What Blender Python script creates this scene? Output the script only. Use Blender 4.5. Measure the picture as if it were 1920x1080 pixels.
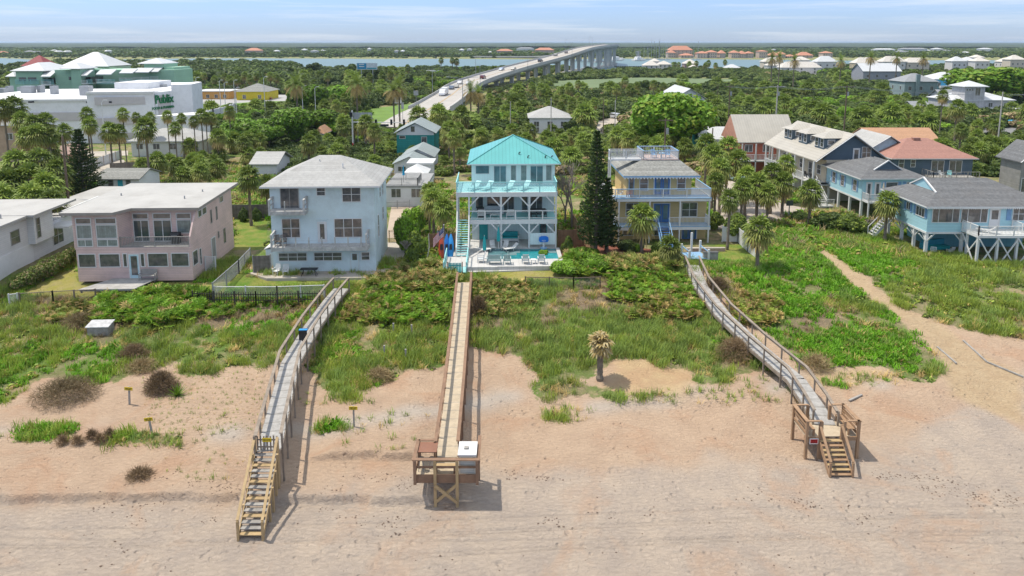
import bpy, math, random
import numpy as np
from mathutils import Vector, Matrix
R = math.radians
rnd = random.Random(7)
for o in list(bpy.data.objects): bpy.data.objects.remove(o)
SC = bpy.context.scene
COL = SC.collection
# ---------------------------------------------------------------- camera
CAMZ = 26.0; FPX = 1280.0; CY = 269.0; PITCH = math.atan(190.0/1280.0)
cam_d = bpy.data.cameras.new("camera"); cam = bpy.data.objects.new("camera", cam_d); COL.objects.link(cam)
cam.location = (0, 0, CAMZ); cam.rotation_euler = (R(90)-PITCH, 0, 0)
cam_d.sensor_width = 36; cam_d.lens = 36*FPX/1920; cam_d.shift_y = -(540-CY)/1920.0
cam_d.clip_start = 0.5; cam_d.clip_end = 60000
SC.camera = cam
# ---------------------------------------------------------------- light
SUN_EL, SUN_AZ = R(66), R(-76)       # azimuth from +Y towards +X
w = bpy.data.worlds.new("World"); SC.world = w; w.use_nodes = True
nt = w.node_tree; nt.nodes.clear()
wo = nt.nodes.new('ShaderNodeOutputWorld'); bg = nt.nodes.new('ShaderNodeBackground')
sky = nt.nodes.new('ShaderNodeTexSky'); sky.sky_type = 'NISHITA'; sky.sun_disc = False
sky.sun_elevation = SUN_EL; sky.sun_rotation = SUN_AZ; sky.altitude = 0
sky.air_density = 1.0; sky.dust_density = 0.1; sky.ozone_density = 2.0
tc = nt.nodes.new('ShaderNodeTexCoord'); mp = nt.nodes.new('ShaderNodeMapping'); mp.inputs['Scale'].default_value = (1.2, 1.2, 26)
nz = nt.nodes.new('ShaderNodeTexNoise'); nz.inputs['Scale'].default_value = 2.6; nz.inputs['Detail'].default_value = 7; nz.inputs['Roughness'].default_value = .62
rp = nt.nodes.new('ShaderNodeValToRGB'); rp.color_ramp.elements[0].position = .5; rp.color_ramp.elements[1].position = .78
rp.color_ramp.elements[1].color = (.55, .55, .55, 1)
mx = nt.nodes.new('ShaderNodeMixRGB'); mx.inputs[2].default_value = (3.2, 3.3, 3.4, 1)
nt.links.new(tc.outputs['Generated'], mp.inputs[0]); nt.links.new(mp.outputs[0], nz.inputs['Vector'])
sz = nt.nodes.new('ShaderNodeSeparateXYZ'); nt.links.new(tc.outputs['Generated'], sz.inputs[0]); nt.links.new(nz.outputs['Fac'], rp.inputs[0]); vl = nt.nodes.new('ShaderNodeMapRange'); vl.inputs['From Min'].default_value = .12; vl.inputs['From Max'].default_value = .5; vl.inputs['To Max'].default_value = .75; nt.links.new(sz.outputs[2], vl.inputs['Value']); ad = nt.nodes.new('ShaderNodeMath'); ad.operation = 'MAXIMUM'; nt.links.new(rp.outputs[0], ad.inputs[0]); nt.links.new(vl.outputs[0], ad.inputs[1]); nt.links.new(ad.outputs[0], mx.inputs[0])
tn = nt.nodes.new('ShaderNodeMixRGB'); tn.blend_type = 'MULTIPLY'; rz_ = nt.nodes.new('ShaderNodeMapRange'); rz_.inputs['From Max'].default_value = .55; rz_.inputs['To Min'].default_value = 1; rz_.inputs['To Max'].default_value = 0; nt.links.new(sz.outputs[2], rz_.inputs['Value']); nt.links.new(rz_.outputs[0], tn.inputs[0]); tn.inputs[2].default_value = (.205, .268, .475, 1); nt.links.new(sky.outputs[0], tn.inputs[1]); nt.links.new(tn.outputs[0], mx.inputs[1]); nt.links.new(mx.outputs[0], bg.inputs[0]); nt.links.new(bg.outputs[0], wo.inputs[0])
bg.inputs[1].default_value = 0.15
sd = bpy.data.lights.new("sun", 'SUN'); sd.energy = 2.3; sd.angle = R(.53); sd.color = (1, .93, .82)
sun = bpy.data.objects.new("sun", sd); COL.objects.link(sun)
sdir = Vector((math.sin(SUN_AZ)*math.cos(SUN_EL), math.cos(SUN_AZ)*math.cos(SUN_EL), math.sin(SUN_EL)))
sun.rotation_euler = sdir.to_track_quat('Z', 'Y').to_euler()
SC.view_settings.view_transform = 'Standard'; SC.view_settings.look = 'None'; SC.view_settings.exposure = 1.04; SC.view_settings.gamma = 1
SC.render.engine = 'CYCLES'
SC.cycles.max_bounces = 6; SC.cycles.transparent_max_bounces = 8; SC.cycles.volume_bounces = 0
# ---------------------------------------------------------------- projection helpers (pixels of the 1920x1080 photograph -> places on the ground)
CP, SP = math.cos(PITCH), math.sin(PITCH)
def ray(px, py):
    u, v = (px-960)/FPX, (CY-py)/FPX
    return Vector((u, CP+v*SP, -SP+v*CP))
def G(px, py, z=0.0):
    d = ray(px, py); t = (z-CAMZ)/d.z
    return Vector((d.x*t, d.y*t, z))
def GD(px, py, D):
    d = ray(px, py); t = D/d.y
    return Vector((d.x*t, D, CAMZ+d.z*t))
def to_px(x, y, z):
    dz = z-CAMZ; zc = y*CP-dz*SP; v = (y*SP+dz*CP)/zc
    return 960+FPX*x/zc, CY-FPX*v
# ---------------------------------------------------------------- tags
def tag(o, label=None, cat=None, group=None, kind=None):
    if label: o['label'] = label
    if cat: o['category'] = cat
    if group: o['group'] = group
    if kind: o['kind'] = kind
    return o
def empty(name, loc=(0,0,0), rz=0.0, label=None, cat=None, group=None):
    o = bpy.data.objects.new(name, None); COL.objects.link(o); o.location = loc; o.rotation_euler = (0, 0, rz)
    o.empty_display_size = .2
    return tag(o, label, cat, group)
def copy_tree(o, parent=None, loc=None, rz=None, scale=None, label=None, group=None):
    c = o.copy(); COL.objects.link(c); c.parent = parent
    if loc is not None: c.location = loc
    if rz is not None: c.rotation_euler = (c.rotation_euler.x, c.rotation_euler.y, rz)
    if scale is not None: c.scale = (scale,)*3 if not hasattr(scale, '__len__') else scale
    if label: c['label'] = label
    if group: c['group'] = group
    for ch in CH.get(o.name, []): 
        k = copy_tree(ch, c)
        CH.setdefault(c.name, []).append(k)
    return c
CH = {}
# ---------------------------------------------------------------- mesh builder
class MB:
    def __init__(s): s.v = []; s.f = []; s.m = []; s.k = 0
    def mat(s, k): s.k = k; return s
    def poly(s, pts):
        b = len(s.v); s.v += [tuple(p) for p in pts]; s.f.append(tuple(range(b, b+len(pts)))); s.m.append(s.k); return s
    def box(s, x0, y0, z0, x1, y1, z1):
        if x0 > x1: x0, x1 = x1, x0
        if y0 > y1: y0, y1 = y1, y0
        if z0 > z1: z0, z1 = z1, z0
        b = len(s.v)
        s.v += [(x0,y0,z0),(x1,y0,z0),(x1,y1,z0),(x0,y1,z0),(x0,y0,z1),(x1,y0,z1),(x1,y1,z1),(x0,y1,z1)]
        for f in ((0,3,2,1),(4,5,6,7),(0,1,5,4),(1,2,6,5),(2,3,7,6),(3,0,4,7)): s.f.append(tuple(b+i for i in f)); s.m.append(s.k)
        return s
    def beam(s, p, q, w=.1, h=.1, up=(0,0,1)):
        p, q = Vector(p), Vector(q); d = (q-p)
        if d.length < 1e-6: return s
        d.normalize(); u = Vector(up)
        if abs(d.dot(u)) > .98: u = Vector((0,1,0))
        a = d.cross(u).normalized()*(w/2); c = a.cross(d).normalized()*(h/2); b = len(s.v)
        for e in (p, q):
            for sa, sc in ((-1,-1),(1,-1),(1,1),(-1,1)): s.v.append(tuple(e+a*sa+c*sc))
        for f in ((0,1,2,3),(7,6,5,4),(0,4,5,1),(1,5,6,2),(2,6,7,3),(3,7,4,0)): s.f.append(tuple(b+i for i in f)); s.m.append(s.k)
        return s
    def cyl(s, p, q, r0, r1=None, n=8, cap=True):
        r1 = r0 if r1 is None else r1; p, q = Vector(p), Vector(q); d = (q-p).normalized()
        u = Vector((0,0,1)) if abs(d.z) < .9 else Vector((1,0,0)); a = d.cross(u).normalized(); c = a.cross(d); b = len(s.v)
        for e, r in ((p, r0), (q, r1)):
            for i in range(n):
                t = 2*math.pi*i/n; s.v.append(tuple(e+(a*math.cos(t)+c*math.sin(t))*r))
        for i in range(n):
            j = (i+1) % n; s.f.append((b+i, b+j, b+n+j, b+n+i)); s.m.append(s.k)
        if cap: s.f.append(tuple(b+i for i in range(n))[::-1]); s.m.append(s.k); s.f.append(tuple(b+n+i for i in range(n))); s.m.append(s.k)
        return s
    def prism(s, pts, z0, z1):
        n = len(pts); b = len(s.v); s.v += [(p[0], p[1], z0) for p in pts]+[(p[0], p[1], z1) for p in pts]
        s.f.append(tuple(b+n+i for i in range(n))); s.m.append(s.k); s.f.append(tuple(b+i for i in range(n))[::-1]); s.m.append(s.k)
        for i in range(n):
            j = (i+1) % n; s.f.append((b+i, b+j, b+n+j, b+n+i)); s.m.append(s.k)
        return s
    def extr(s, pts, off):
        """closed solid from a planar polygon pushed along off"""
        n = len(pts); b = len(s.v); o = Vector(off); s.v += [tuple(p) for p in pts]+[tuple(Vector(p)+o) for p in pts]
        s.f.append(tuple(b+n+i for i in range(n))); s.m.append(s.k); s.f.append(tuple(b+i for i in range(n))[::-1]); s.m.append(s.k)
        for i in range(n):
            j = (i+1) % n; s.f.append((b+i, b+j, b+n+j, b+n+i)); s.m.append(s.k)
        return s
    def build(s, name, mats, parent=None, loc=None, rz=0.0, smooth=False, **tg):
        me = bpy.data.meshes.new(name); me.from_pydata(s.v, [], s.f)
        if not isinstance(mats, (list, tuple)): mats = [mats]
        for m in mats: me.materials.append(m)
        if len(mats) > 1: me.polygons.foreach_set('material_index', s.m)
        if smooth: me.polygons.foreach_set('use_smooth', [True]*len(s.f))
        me.update()
        o = bpy.data.objects.new(name, me); COL.objects.link(o)
        if parent is not None: o.parent = parent; CH.setdefault(parent.name, []).append(o)
        if loc is not None: o.location = loc
        if rz: o.rotation_euler = (0, 0, rz)
        return tag(o, **tg)
# ---------------------------------------------------------------- materials
MATS = {}
def N(nt, typ, **kw):
    n = nt.nodes.new(typ)
    for k, v in kw.items():
        if k in n.inputs: n.inputs[k].default_value = v
        else: setattr(n, k, v)
    return n
def mat(name, col, rough=.75, var=.16, scale=1.2, bump=.0, bscale=12, lines=None, metal=0., spec=.4, col2=None, leaf=0., objrand=0., coord='Object', dirt=0.):
    """col linear rgb. lines=(axis, period m, darkening, bump)"""
    if name in MATS: return MATS[name]
    m = bpy.data.materials.new(name); m.use_nodes = True; nt = m.node_tree; nt.nodes.clear(); L = nt.links.new
    out = N(nt, 'ShaderNodeOutputMaterial'); bs = N(nt, 'ShaderNodeBsdfPrincipled'); bs.inputs['Roughness'].default_value = rough
    bs.inputs['Metallic'].default_value = metal; bs.inputs['Specular IOR Level'].default_value = spec
    tc = N(nt, 'ShaderNodeTexCoord')
    if coord == 'World':
        g = N(nt, 'ShaderNodeNewGeometry'); co = g.outputs['Position']
    else: co = tc.outputs['Object']
    n1 = N(nt, 'ShaderNodeTexNoise', Scale=scale, Detail=6.0, Roughness=.65); L(co, n1.inputs['Vector'])
    mr = N(nt, 'ShaderNodeMapRange'); mr.inputs['From Min'].default_value = .3; mr.inputs['From Max'].default_value = .7; L(n1.outputs['Fac'], mr.inputs['Value'])
    c2 = col2 if col2 else tuple(c*(1-var*1.5) for c in col); c1 = col if col2 else tuple(min(1, c*(1+var*.4)) for c in col)
    mix = N(nt, 'ShaderNodeMixRGB'); mix.inputs[1].default_value = (*c1, 1); mix.inputs[2].default_value = (*c2, 1); L(mr.outputs[0], mix.inputs[0])
    cur = mix.outputs[0]; hs = []
    if objrand:
        oi = N(nt, 'ShaderNodeObjectInfo'); mm = N(nt, 'ShaderNodeMapRange'); mm.inputs['To Min'].default_value = 1-objrand; mm.inputs['To Max'].default_value = 1+objrand
        L(oi.outputs['Random'], mm.inputs['Value']); v = N(nt, 'ShaderNodeVectorMath', operation='SCALE'); L(cur, v.inputs[0]); L(mm.outputs[0], v.inputs['Scale']); cur = v.outputs[0]
    if dirt:
        n3 = N(nt, 'ShaderNodeTexNoise', Scale=.35, Detail=8.0, Roughness=.75); L(co, n3.inputs['Vector'])
        r3 = N(nt, 'ShaderNodeMapRange'); r3.inputs['From Min'].default_value = .48; r3.inputs['From Max'].default_value = .72; r3.inputs['To Max'].default_value = dirt; L(n3.outputs['Fac'], r3.inputs['Value'])
        d = N(nt, 'ShaderNodeMixRGB'); d.inputs[2].default_value = (.16, .14, .12, 1); L(r3.outputs[0], d.inputs[0]); L(cur, d.inputs[1]); cur = d.outputs[0]
    if lines:
        ax, per, dark, lb = lines
        sx = N(nt, 'ShaderNodeSeparateXYZ'); L(co, sx.inputs[0])
        mu = N(nt, 'ShaderNodeMath', operation='MULTIPLY'); mu.inputs[1].default_value = 1/per; L(sx.outputs['XYZ'.index(ax)], mu.inputs[0])
        fr = N(nt, 'ShaderNodeMath', operation='FRACT'); L(mu.outputs[0], fr.inputs[0])
        lt = N(nt, 'ShaderNodeMath', operation='LESS_THAN'); lt.inputs[1].default_value = .14; L(fr.outputs[0], lt.inputs[0])
        ml = N(nt, 'ShaderNodeMath', operation='MULTIPLY'); ml.inputs[1].default_value = dark; L(lt.outputs[0], ml.inputs[0])
        # each board its own tone
        fl = N(nt, 'ShaderNodeMath', operation='FLOOR'); L(mu.outputs[0], fl.inputs[0]); wn = N(nt, 'ShaderNodeTexWhiteNoise', noise_dimensions='1D'); L(fl.outputs[0], wn.inputs['W'])
        bm = N(nt, 'ShaderNodeMapRange'); bm.inputs['To Min'].default_value = 1-var*.6; bm.inputs['To Max'].default_value = 1+var*.2; L(wn.outputs['Value'], bm.inputs['Value'])
        v = N(nt, 'ShaderNodeVectorMath', operation='SCALE'); L(cur, v.inputs[0]); L(bm.outputs[0], v.inputs['Scale']); cur = v.outputs[0]
        d = N(nt, 'ShaderNodeMixRGB'); d.inputs[2].default_value = (*(c*.25 for c in col), 1); L(ml.outputs[0], d.inputs[0]); L(cur, d.inputs[1]); cur = d.outputs[0]
        hs.append((fr.outputs[0], lb))
    L(cur, bs.inputs['Base Color'])
    if bump:
        n2 = N(nt, 'ShaderNodeTexNoise', Scale=bscale, Detail=5.0); L(co, n2.inputs['Vector']); hs.append((n2.outputs['Fac'], bump))
    nrm = None
    for h, st in hs:
        if st <= 0: continue
        b = N(nt, 'ShaderNodeBump'); b.inputs['Strength'].default_value = min(1, st*6); b.inputs['Distance'].default_value = .05; L(h, b.inputs['Height'])
        if nrm: L(nrm, b.inputs['Normal'])
        nrm = b.outputs[0]
    if nrm: L(nrm, bs.inputs['Normal'])
    if leaf:
        tr = N(nt, 'ShaderNodeBsdfTranslucent'); L(cur, tr.inputs[0]); ms = N(nt, 'ShaderNodeMixShader'); ms.inputs[0].default_value = leaf
        L(bs.outputs[0], ms.inputs[1]); L(tr.outputs[0], ms.inputs[2]); L(ms.outputs[0], out.inputs[0])
    else: L(bs.outputs[0], out.inputs[0])
    MATS[name] = m; return m
def s2l(r, g, b, k=1.0):
    f = lambda c: ((c/255+.055)/1.055)**2.4 if c > 10 else c/255/12.92
    return tuple(f(c)*k for c in (r, g, b))
def inpoly(X, Y, poly):
    r = np.zeros(X.shape, bool); n = len(poly)
    for i in range(n):
        x0, y0 = poly[i]; x1, y1 = poly[(i+1) % n]
        if y0 == y1: continue
        c = ((y0 > Y) != (y1 > Y)) & (X < (x1-x0)*(Y-y0)/(y1-y0)+x0); r ^= c
    return r
_rs = np.random.RandomState(3)
_P = _rs.rand(256, 256)
def vnoise(x, y, s=1.0):
    x = np.asarray(x)*s; y = np.asarray(y)*s; xi = np.floor(x).astype(int); yi = np.floor(y).astype(int); fx = x-xi; fy = y-yi
    fx = fx*fx*(3-2*fx); fy = fy*fy*(3-2*fy); g = lambda a, b: _P[a & 255, b & 255]
    return (g(xi, yi)*(1-fx)+g(xi+1, yi)*fx)*(1-fy)+(g(xi, yi+1)*(1-fx)+g(xi+1, yi+1)*fx)*fy
def fbm(x, y, s=1.0, o=4):
    r = 0; a = .5
    for i in range(o): r = r+a*vnoise(np.asarray(x)+i*37.3, np.asarray(y)-i*19.1, s*2**i); a *= .5
    return r
# ---------------------------------------------------------------- ground
_D = [0, 30, 35.45, 35.6, 37.5, 45, 50, 55, 60, 64, 67, 110, 160, 300, 560, 600, 30000]
_Zl = [-.8, -.2, .0, .46, .55, .95, 1.25, 1.7, 2.2, 2.75, 3.0, 3.0, 2.2, 1.4, 1.1, .9, .9]
_Zr = [-.8, -.2, .0, .0, .05, .4, .9, 1.5, 2.1, 2.6, 2.95, 3.0, 2.2, 1.4, 1.1, .9, .9]
def near_shore(px):   # distance of the near bank of the waterway by photo column
    return np.interp(px, [-400, 0, 110, 130, 240, 260, 480, 560, 700, 940, 1060, 1130, 1170, 1440, 1500, 1760, 1900, 2400],
                         [560, 560, 640, 900, 900, 720, 700, 640, 640, 660, 680, 560, 620, 640, 680, 680, 740, 740])
def far_shore(px):
    return np.interp(px, [-400, 0, 115, 250, 480, 800, 960, 1100, 1160, 1450, 1500, 1900, 2400],
                         [1150, 1160, 940, 1080, 1120, 1080, 1060, 1060, 1100, 1030, 980, 1000, 1000])
TRK_ = ((31.9, .045, .07), (32.13, .045, .06), (33.3, .04, .07), (33.5, .04, .06), (32.7, -.01, .05), (34.4, .03, .05))
def tracks(x, y): return np.clip(sum(np.exp(-((y-(a+s*x+.25*np.sin(x*.11)))/.055)**2) for a, s, d in TRK_), 0, 1)*np.clip((fbm(x, y, .12, 3)-.3)*4, .15, 1)
def H(x, y):
    x = np.asarray(x, float); y = np.asarray(y, float)
    wob = (fbm(x, y*0, .22, 3)-.45)*1.4+(fbm(x, y*.5, 1.3, 3)-.45)*.5
    yy = y+wob*np.clip((60-y)/20, 0, 1)
    zl = np.interp(yy, _D, _Zl); zr = np.interp(yy, _D, _Zr)
    t = np.clip((x+4)/4, 0, 1); z = zl*(1-t)+zr*t
    # a low foredune ridge on the right, along the end of the grass
    z = z+.45*np.exp(-((y-(47.0-(x-12)*.12))/1.6)**2)*np.clip((x-5)/5, 0, 1)*np.clip((24-x)/6, 0, 1)
    a = np.clip((y-38)/6, 0, 1)*np.clip((66-y)/6, 0, 1)
    z = z+a*((fbm(x, y, .16, 4)-.47)*.9+(fbm(x, y, .7, 3)-.45)*.22)
    z = z+np.clip((42-y)/4, 0, 1)*(fbm(x, y*2.2, .35, 4)-.47)*.12
    if np.size(x) > 10:
        for y0_, sl_, a_ in ((31.9, .045, .07), (32.13, .045, .06), (33.3, .04, .07), (33.5, .04, .06), (32.7, -.01, .05), (34.4, .03, .05)):
            z = z-a_*np.exp(-((y-(y0_+sl_*x+.25*np.sin(x*.11)))/.07)**2)
    yc = 38.6+(fbm(x, x*0+3, .8, 3)-.45)*1.2
    z = z+.5*np.clip((y-yc)/.14, 0, 1)*np.exp(-np.maximum(y-yc, 0)/2.5)*np.clip((x+13)/2, 0, 1)*np.clip((-5.4-x)/.8, 0, 1)
    px = 960+1280*x/np.maximum(y, 1)*1.0
    ns = near_shore(px)+(fbm(x, y, .012, 3)-.45)*50; fs = far_shore(px)+(fbm(x, y, .01, 3)-.45)*60
    wet = np.minimum(np.clip((y-ns)/14, 0, 1), np.clip((fs-y)/14, 0, 1))
    z = z-wet*2.5
    return z
# footprint relief and painted track shade in the material; regions by outline
VEG = [[(-400,560),(-400,800),(0,762),(40,740),(85,704),(150,715),(167,727),(207,720),(240,710),(233,700),(253,697),(290,693),(320,677),(347,680),(330,697),(333,710),(400,707),(417,690),(433,680),(493,693),(533,677),(560,660),(640,540),(640,500),(0,500)],
 [(600,560),(590,700),(600,730),(613,740),(667,730),(700,723),(740,707),(800,697),(833,680),(870,560),(870,500),(640,500)],
 [(860,500),(862,640),(883,647),(920,653),(953,663),(983,670),(990,687),(1020,707),(1003,727),(1010,750),(1033,753),(1093,740),(1120,753),(1180,763),(1173,733),(1150,723),(1100,720),(1080,717),(1113,707),(1140,687),(1160,673),(1200,670),(1213,687),(1240,690),(1297,687),(1304,701),(1293,722),(1375,726),(1388,701),(1430,690),(1500,760),(1480,720),(1340,560),(1290,490)],
 [(1290,480),(1452,640),(1500,690),(1523,683),(1594,683),(1672,690),(1690,704),(1743,719),(1785,701),(1750,662),(1700,612),(1683,595),(1644,570),(1580,520),(1502,448),(1400,440)],
 [(1515,440),(1594,496),(1665,551),(1700,580),(1771,612),(1920,637),(2400,640),(2400,440),(1700,400)],
 [(1540,720),(1560,708),(1600,712),(1665,706),(1662,716),(1600,722)],
 [(20,820),(50,800),(90,793),(140,800),(130,815),(60,826)],[(195,835),(215,815),(260,806),(340,818),(345,830),(300,828),(240,826)],[(570,818),(600,790),(640,790),(640,806),(600,815)],
 [(620,748),(640,737),(678,742),(670,755),(640,757)],[(1020,780),(1040,768),(1070,768),(1070,782)],[(1195,758),(1210,745),(1232,742),(1230,752)]]
LAWN = [[(40,555),(40,548),(120,505),(148,500),(150,532),(400,528),(470,500),(460,520),(720,520),(730,528),(400,548),(340,560),(180,556)],
 [(1320,490),(1320,474),(1350,455),(1405,455),(1420,488)],[(435,470),(435,400),(500,400),(500,470)],[(930,508),(1140,505),(1140,525),(930,528)]]
SANDP = [[(240,710),(320,677),(340,680),(300,720)],]
YEL = [[(40,555),(40,548),(120,505),(148,500),(150,532),(400,528),(400,545),(180,556)],[(930,508),(1140,505),(1140,525),(930,528)],[(1080,745),(1150,720),(1160,665),(1300,690),(1290,745)],[(1520,720),(1530,690),(1680,690),(1700,715)]]
TWIG = [[(330,600),(420,575),(600,555),(640,560),(560,620),(480,600),(400,620)],[(60,560),(220,545),(260,600),(190,650),(70,600)],[(1800,640),(1920,632),(1920,710),(1850,680)],[(1450,620),(1560,560),(1600,590),(1500,640)],[(840,630),(860,560),(990,600),(1100,520),(1300,540),(1250,580),(1000,620)],[(1430,690),(1500,690),(1520,760),(1430,720)],[(1340,500),(1400,560),(1420,600),(1350,600),(1310,520)]]
PATH = [[(1500,445),(1512,440),(1594,497),(1665,553),(1700,582),(1771,612),(1830,660),(1920,705),(1920,800),(1780,740),(1770,690),(1745,655),(1683,597),(1644,571),(1580,521)],[(0,580),(10,580),(35,640),(20,645)]]
def grid_mesh(name, xs, ys, zf, mats):
    X, Y = np.meshgrid(xs, ys); Z = zf(X, Y); nx, ny = len(xs), len(ys)
    co = np.stack([X, Y, Z], -1).reshape(-1, 3)
    i = np.arange(nx*ny).reshape(ny, nx); q = np.stack([i[:-1,:-1], i[:-1,1:], i[1:,1:], i[1:,:-1]], -1).reshape(-1, 4)
    me = bpy.data.meshes.new(name); me.vertices.add(len(co)); me.vertices.foreach_set('co', co.ravel())
    me.loops.add(q.size); me.loops.foreach_set('vertex_index', q.ravel()); me.polygons.add(len(q))
    me.polygons.foreach_set('loop_start', np.arange(len(q))*4); me.polygons.foreach_set('use_smooth', np.ones(len(q), bool)); me.update()
    for m in mats: me.materials.append(m)
    return me, X, Y, Z
xs = np.concatenate([-np.geomspace(75, 24000, 70)[::-1], np.arange(-74.5, 74.6, .32), np.geomspace(75, 24000, 70)])
ys = np.concatenate([np.arange(20, 31.6, .32), np.arange(31.6, 39.8, .08), np.arange(39.9, 72, .32), np.arange(72, 120, 1.2), np.geomspace(121, 1400, 190), np.geomspace(1430, 32000, 60)])
def masks(X, Y, Z):
    zc = Y*CP-(Z-CAMZ)*SP; PX = 960+FPX*X/zc; PY = CY-FPX*(Y*SP+(Z-CAMZ)*CP)/zc
    jx = (fbm(X, Y, .55, 4)-.47)*70*30/np.maximum(Y, 30); jy = (fbm(X+91, Y, .55, 4)-.47)*40*30/np.maximum(Y, 30)
    f = lambda ps, j=1.0: np.any([inpoly(PX+jx*j, PY+jy*j, p) for p in ps], 0).astype(np.float32)
    veg = f(VEG); lawn = f(LAWN, .2); path = f(PATH, .5); yel = f(YEL, .6); twig = f(TWIG, 1.2)
    veg = np.maximum(veg, (PY < 500))
    edge = np.interp(PX, [-300, 480, 700, 900, 1100, 1300, 1500, 1700, 1800, 1920, 2400], [940, 935, 905, 880, 880, 868, 862, 835, 760, 720, 700])
    tan = 1/(1+np.exp((PY-edge+jy*1.6+jx*.5)/9.0)); wht = np.exp(-((PY-np.interp(PX, [0, 480, 700, 1000, 1100, 1300, 1500, 1900], [800, 822, 790, 740, 755, 740, 715, 700])-jy*1.4)/13)**2)*(PY < edge)*(fbm(X, Y, .3, 3) > .42)
    return veg, lawn, path, yel, twig, tan, wht, PX, PY
def ground_mat():
    m = bpy.data.materials.new("ground_surface"); m.use_nodes = True; nt = m.node_tree; nt.nodes.clear(); L = nt.links.new
    out = N(nt, 'ShaderNodeOutputMaterial'); bs = N(nt, 'ShaderNodeBsdfPrincipled', Roughness=.95); bs.inputs['Specular IOR Level'].default_value = .15
    g = N(nt, 'ShaderNodeNewGeometry'); P = g.outputs['Position']
    def noise(s, d=6., r=.6, dist=0., sc=None):
        n = N(nt, 'ShaderNodeTexNoise', Scale=s, Detail=d, Roughness=r); n.inputs['Distortion'].default_value = dist
        if sc: mp = N(nt, 'ShaderNodeMapping'); mp.inputs['Scale'].default_value = sc; L(P, mp.inputs[0]); L(mp.outputs[0], n.inputs['Vector'])
        else: L(P, n.inputs['Vector'])
        return n.outputs['Fac']
    def rng(v, a, b, c=0., d=1.):
        r = N(nt, 'ShaderNodeMapRange'); 
        for k, q in zip(('From Min','From Max','To Min','To Max'), (a, b, c, d)): r.inputs[k].default_value = q
        L(v, r.inputs['Value']); return r.outputs[0]
    def mixc(f, a, b):
        x = N(nt, 'ShaderNodeMixRGB')
        if isinstance(f, float): x.inputs[0].default_value = f
        else: L(f, x.inputs[0])
        for i, q in ((1, a), (2, b)):
            if isinstance(q, tuple): x.inputs[i].default_value = (*q, 1)
            else: L(q, x.inputs[i])
        return x.outputs[0]
    a1 = N(nt, 'ShaderNodeAttribute', attribute_name='m1'); a2 = N(nt, 'ShaderNodeAttribute', attribute_name='m2')
    s1 = N(nt, 'ShaderNodeSeparateColor'); s2 = N(nt, 'ShaderNodeSeparateColor'); L(a1.outputs['Color'], s1.inputs[0]); L(a2.outputs['Color'], s2.inputs[0])
    veg, lawn, path = s1.outputs; yel, twig, tan = s2.outputs; trk = a2.outputs['Alpha']; wht = a1.outputs['Alpha']
    grey = mixc(rng(noise(.45, 7), .35, .65), (.48, .39, .305), (.40, .33, .27)); grey = mixc(rng(noise(.16, 5, .6, 1.5), .52, .66, 0, .7), grey, (.46, .32, .225))
    grey = mixc(rng(noise(.9, 6, .7, .6, (1, 2.5, 1)), .55, .72, 0, .55), grey, (.33, .29, .25))
    tanc = mixc(rng(noise(.5, 6), .35, .65), (.50, .365, .255), (.44, .315, .22)); tanc = mixc(rng(noise(.22, 5, .6, 1.), .5, .66, 0, .6), tanc, (.44, .265, .165))
    sand = mixc(tan, grey, tanc)
    sand = mixc(wht, sand, (.47, .42, .36))
    sand = mixc(rng(yel, 0, 1, 0, .8), sand, mixc(rng(noise(.6), .4, .6), (.52, .375, .2), (.47, .31, .17)))
    sand = mixc(path, sand, mixc(rng(noise(1.), .35, .65), (.49, .37, .23), (.43, .31, .19)))
    sand = mixc(rng(trk, 0, 1, 0, .42), sand, (.27, .235, .205))  # tyre tracks painted darker, standing in for shade their grooves hardly catch
    speck = rng(noise(14, 3, .8), .62, .72, 0, .45); sand = mixc(speck, sand, (.23, .18, .14))
    soil = mixc(rng(noise(.8, 8, .7), .35, .6), (.15, .17, .055), (.31, .25, .15)); soil = mixc(rng(noise(.27, 6, .6), .45, .6), soil, (.13, .2, .045))
    litter = mixc(rng(noise(2.4, 8, .8), .35, .65), (.3, .21, .14), (.14, .11, .08)); soil = mixc(rng(twig, 0, 1, 0, .85), soil, litter)
    lw = mixc(rng(noise(.6, 6), .35, .65), (.12, .22, .03), (.27, .26, .07)); lw = mixc(rng(yel, 0, 1, 0, .75), lw, mixc(rng(noise(.9, 6), .35, .65), (.33, .3, .06), (.42, .33, .16)))
    soil = mixc(rng(noise(.42, 6, .65), .56, .64, 0, .75), soil, mixc(.35, sand, (.25, .22, .1)))
    vn = N(nt, 'ShaderNodeMath', operation='ADD'); L(veg, vn.inputs[0]); L(rng(noise(1.3, 7, .75), .3, .7, -.38, .38), vn.inputs[1])
    c = mixc(rng(vn.outputs[0], .44, .6), sand, soil); c = mixc(path, c, sand); c = mixc(rng(lawn, .4, .6), c, lw)
    # far land: marsh and cleared ground
    L(c, bs.inputs['Base Color'])
    h = N(nt, 'ShaderNodeMath', operation='ADD'); v1 = N(nt, 'ShaderNodeTexVoronoi', Scale=1.9); v1.feature = 'SMOOTH_F1'; L(P, v1.inputs['Vector'])
    pm_ = N(nt, 'ShaderNodeMath', operation='MULTIPLY'); L(rng(v1.outputs['Distance'], .04, .26, -.75, 0), pm_.inputs[0]); L(rng(noise(.35, 4, .6), .47, .6), pm_.inputs[1]); L(pm_.outputs[0], h.inputs[0]); L(noise(3.2, 8, .72, .5, (1, 1.7, 1)), h.inputs[1])
    wv = N(nt, 'ShaderNodeTexWave', Scale=2.2); wv.bands_direction = 'Y'; wv.inputs['Distortion'].default_value = 1.2; wv.inputs['Detail'].default_value = 2; wv.inputs['Detail Scale'].default_value = .12
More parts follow.
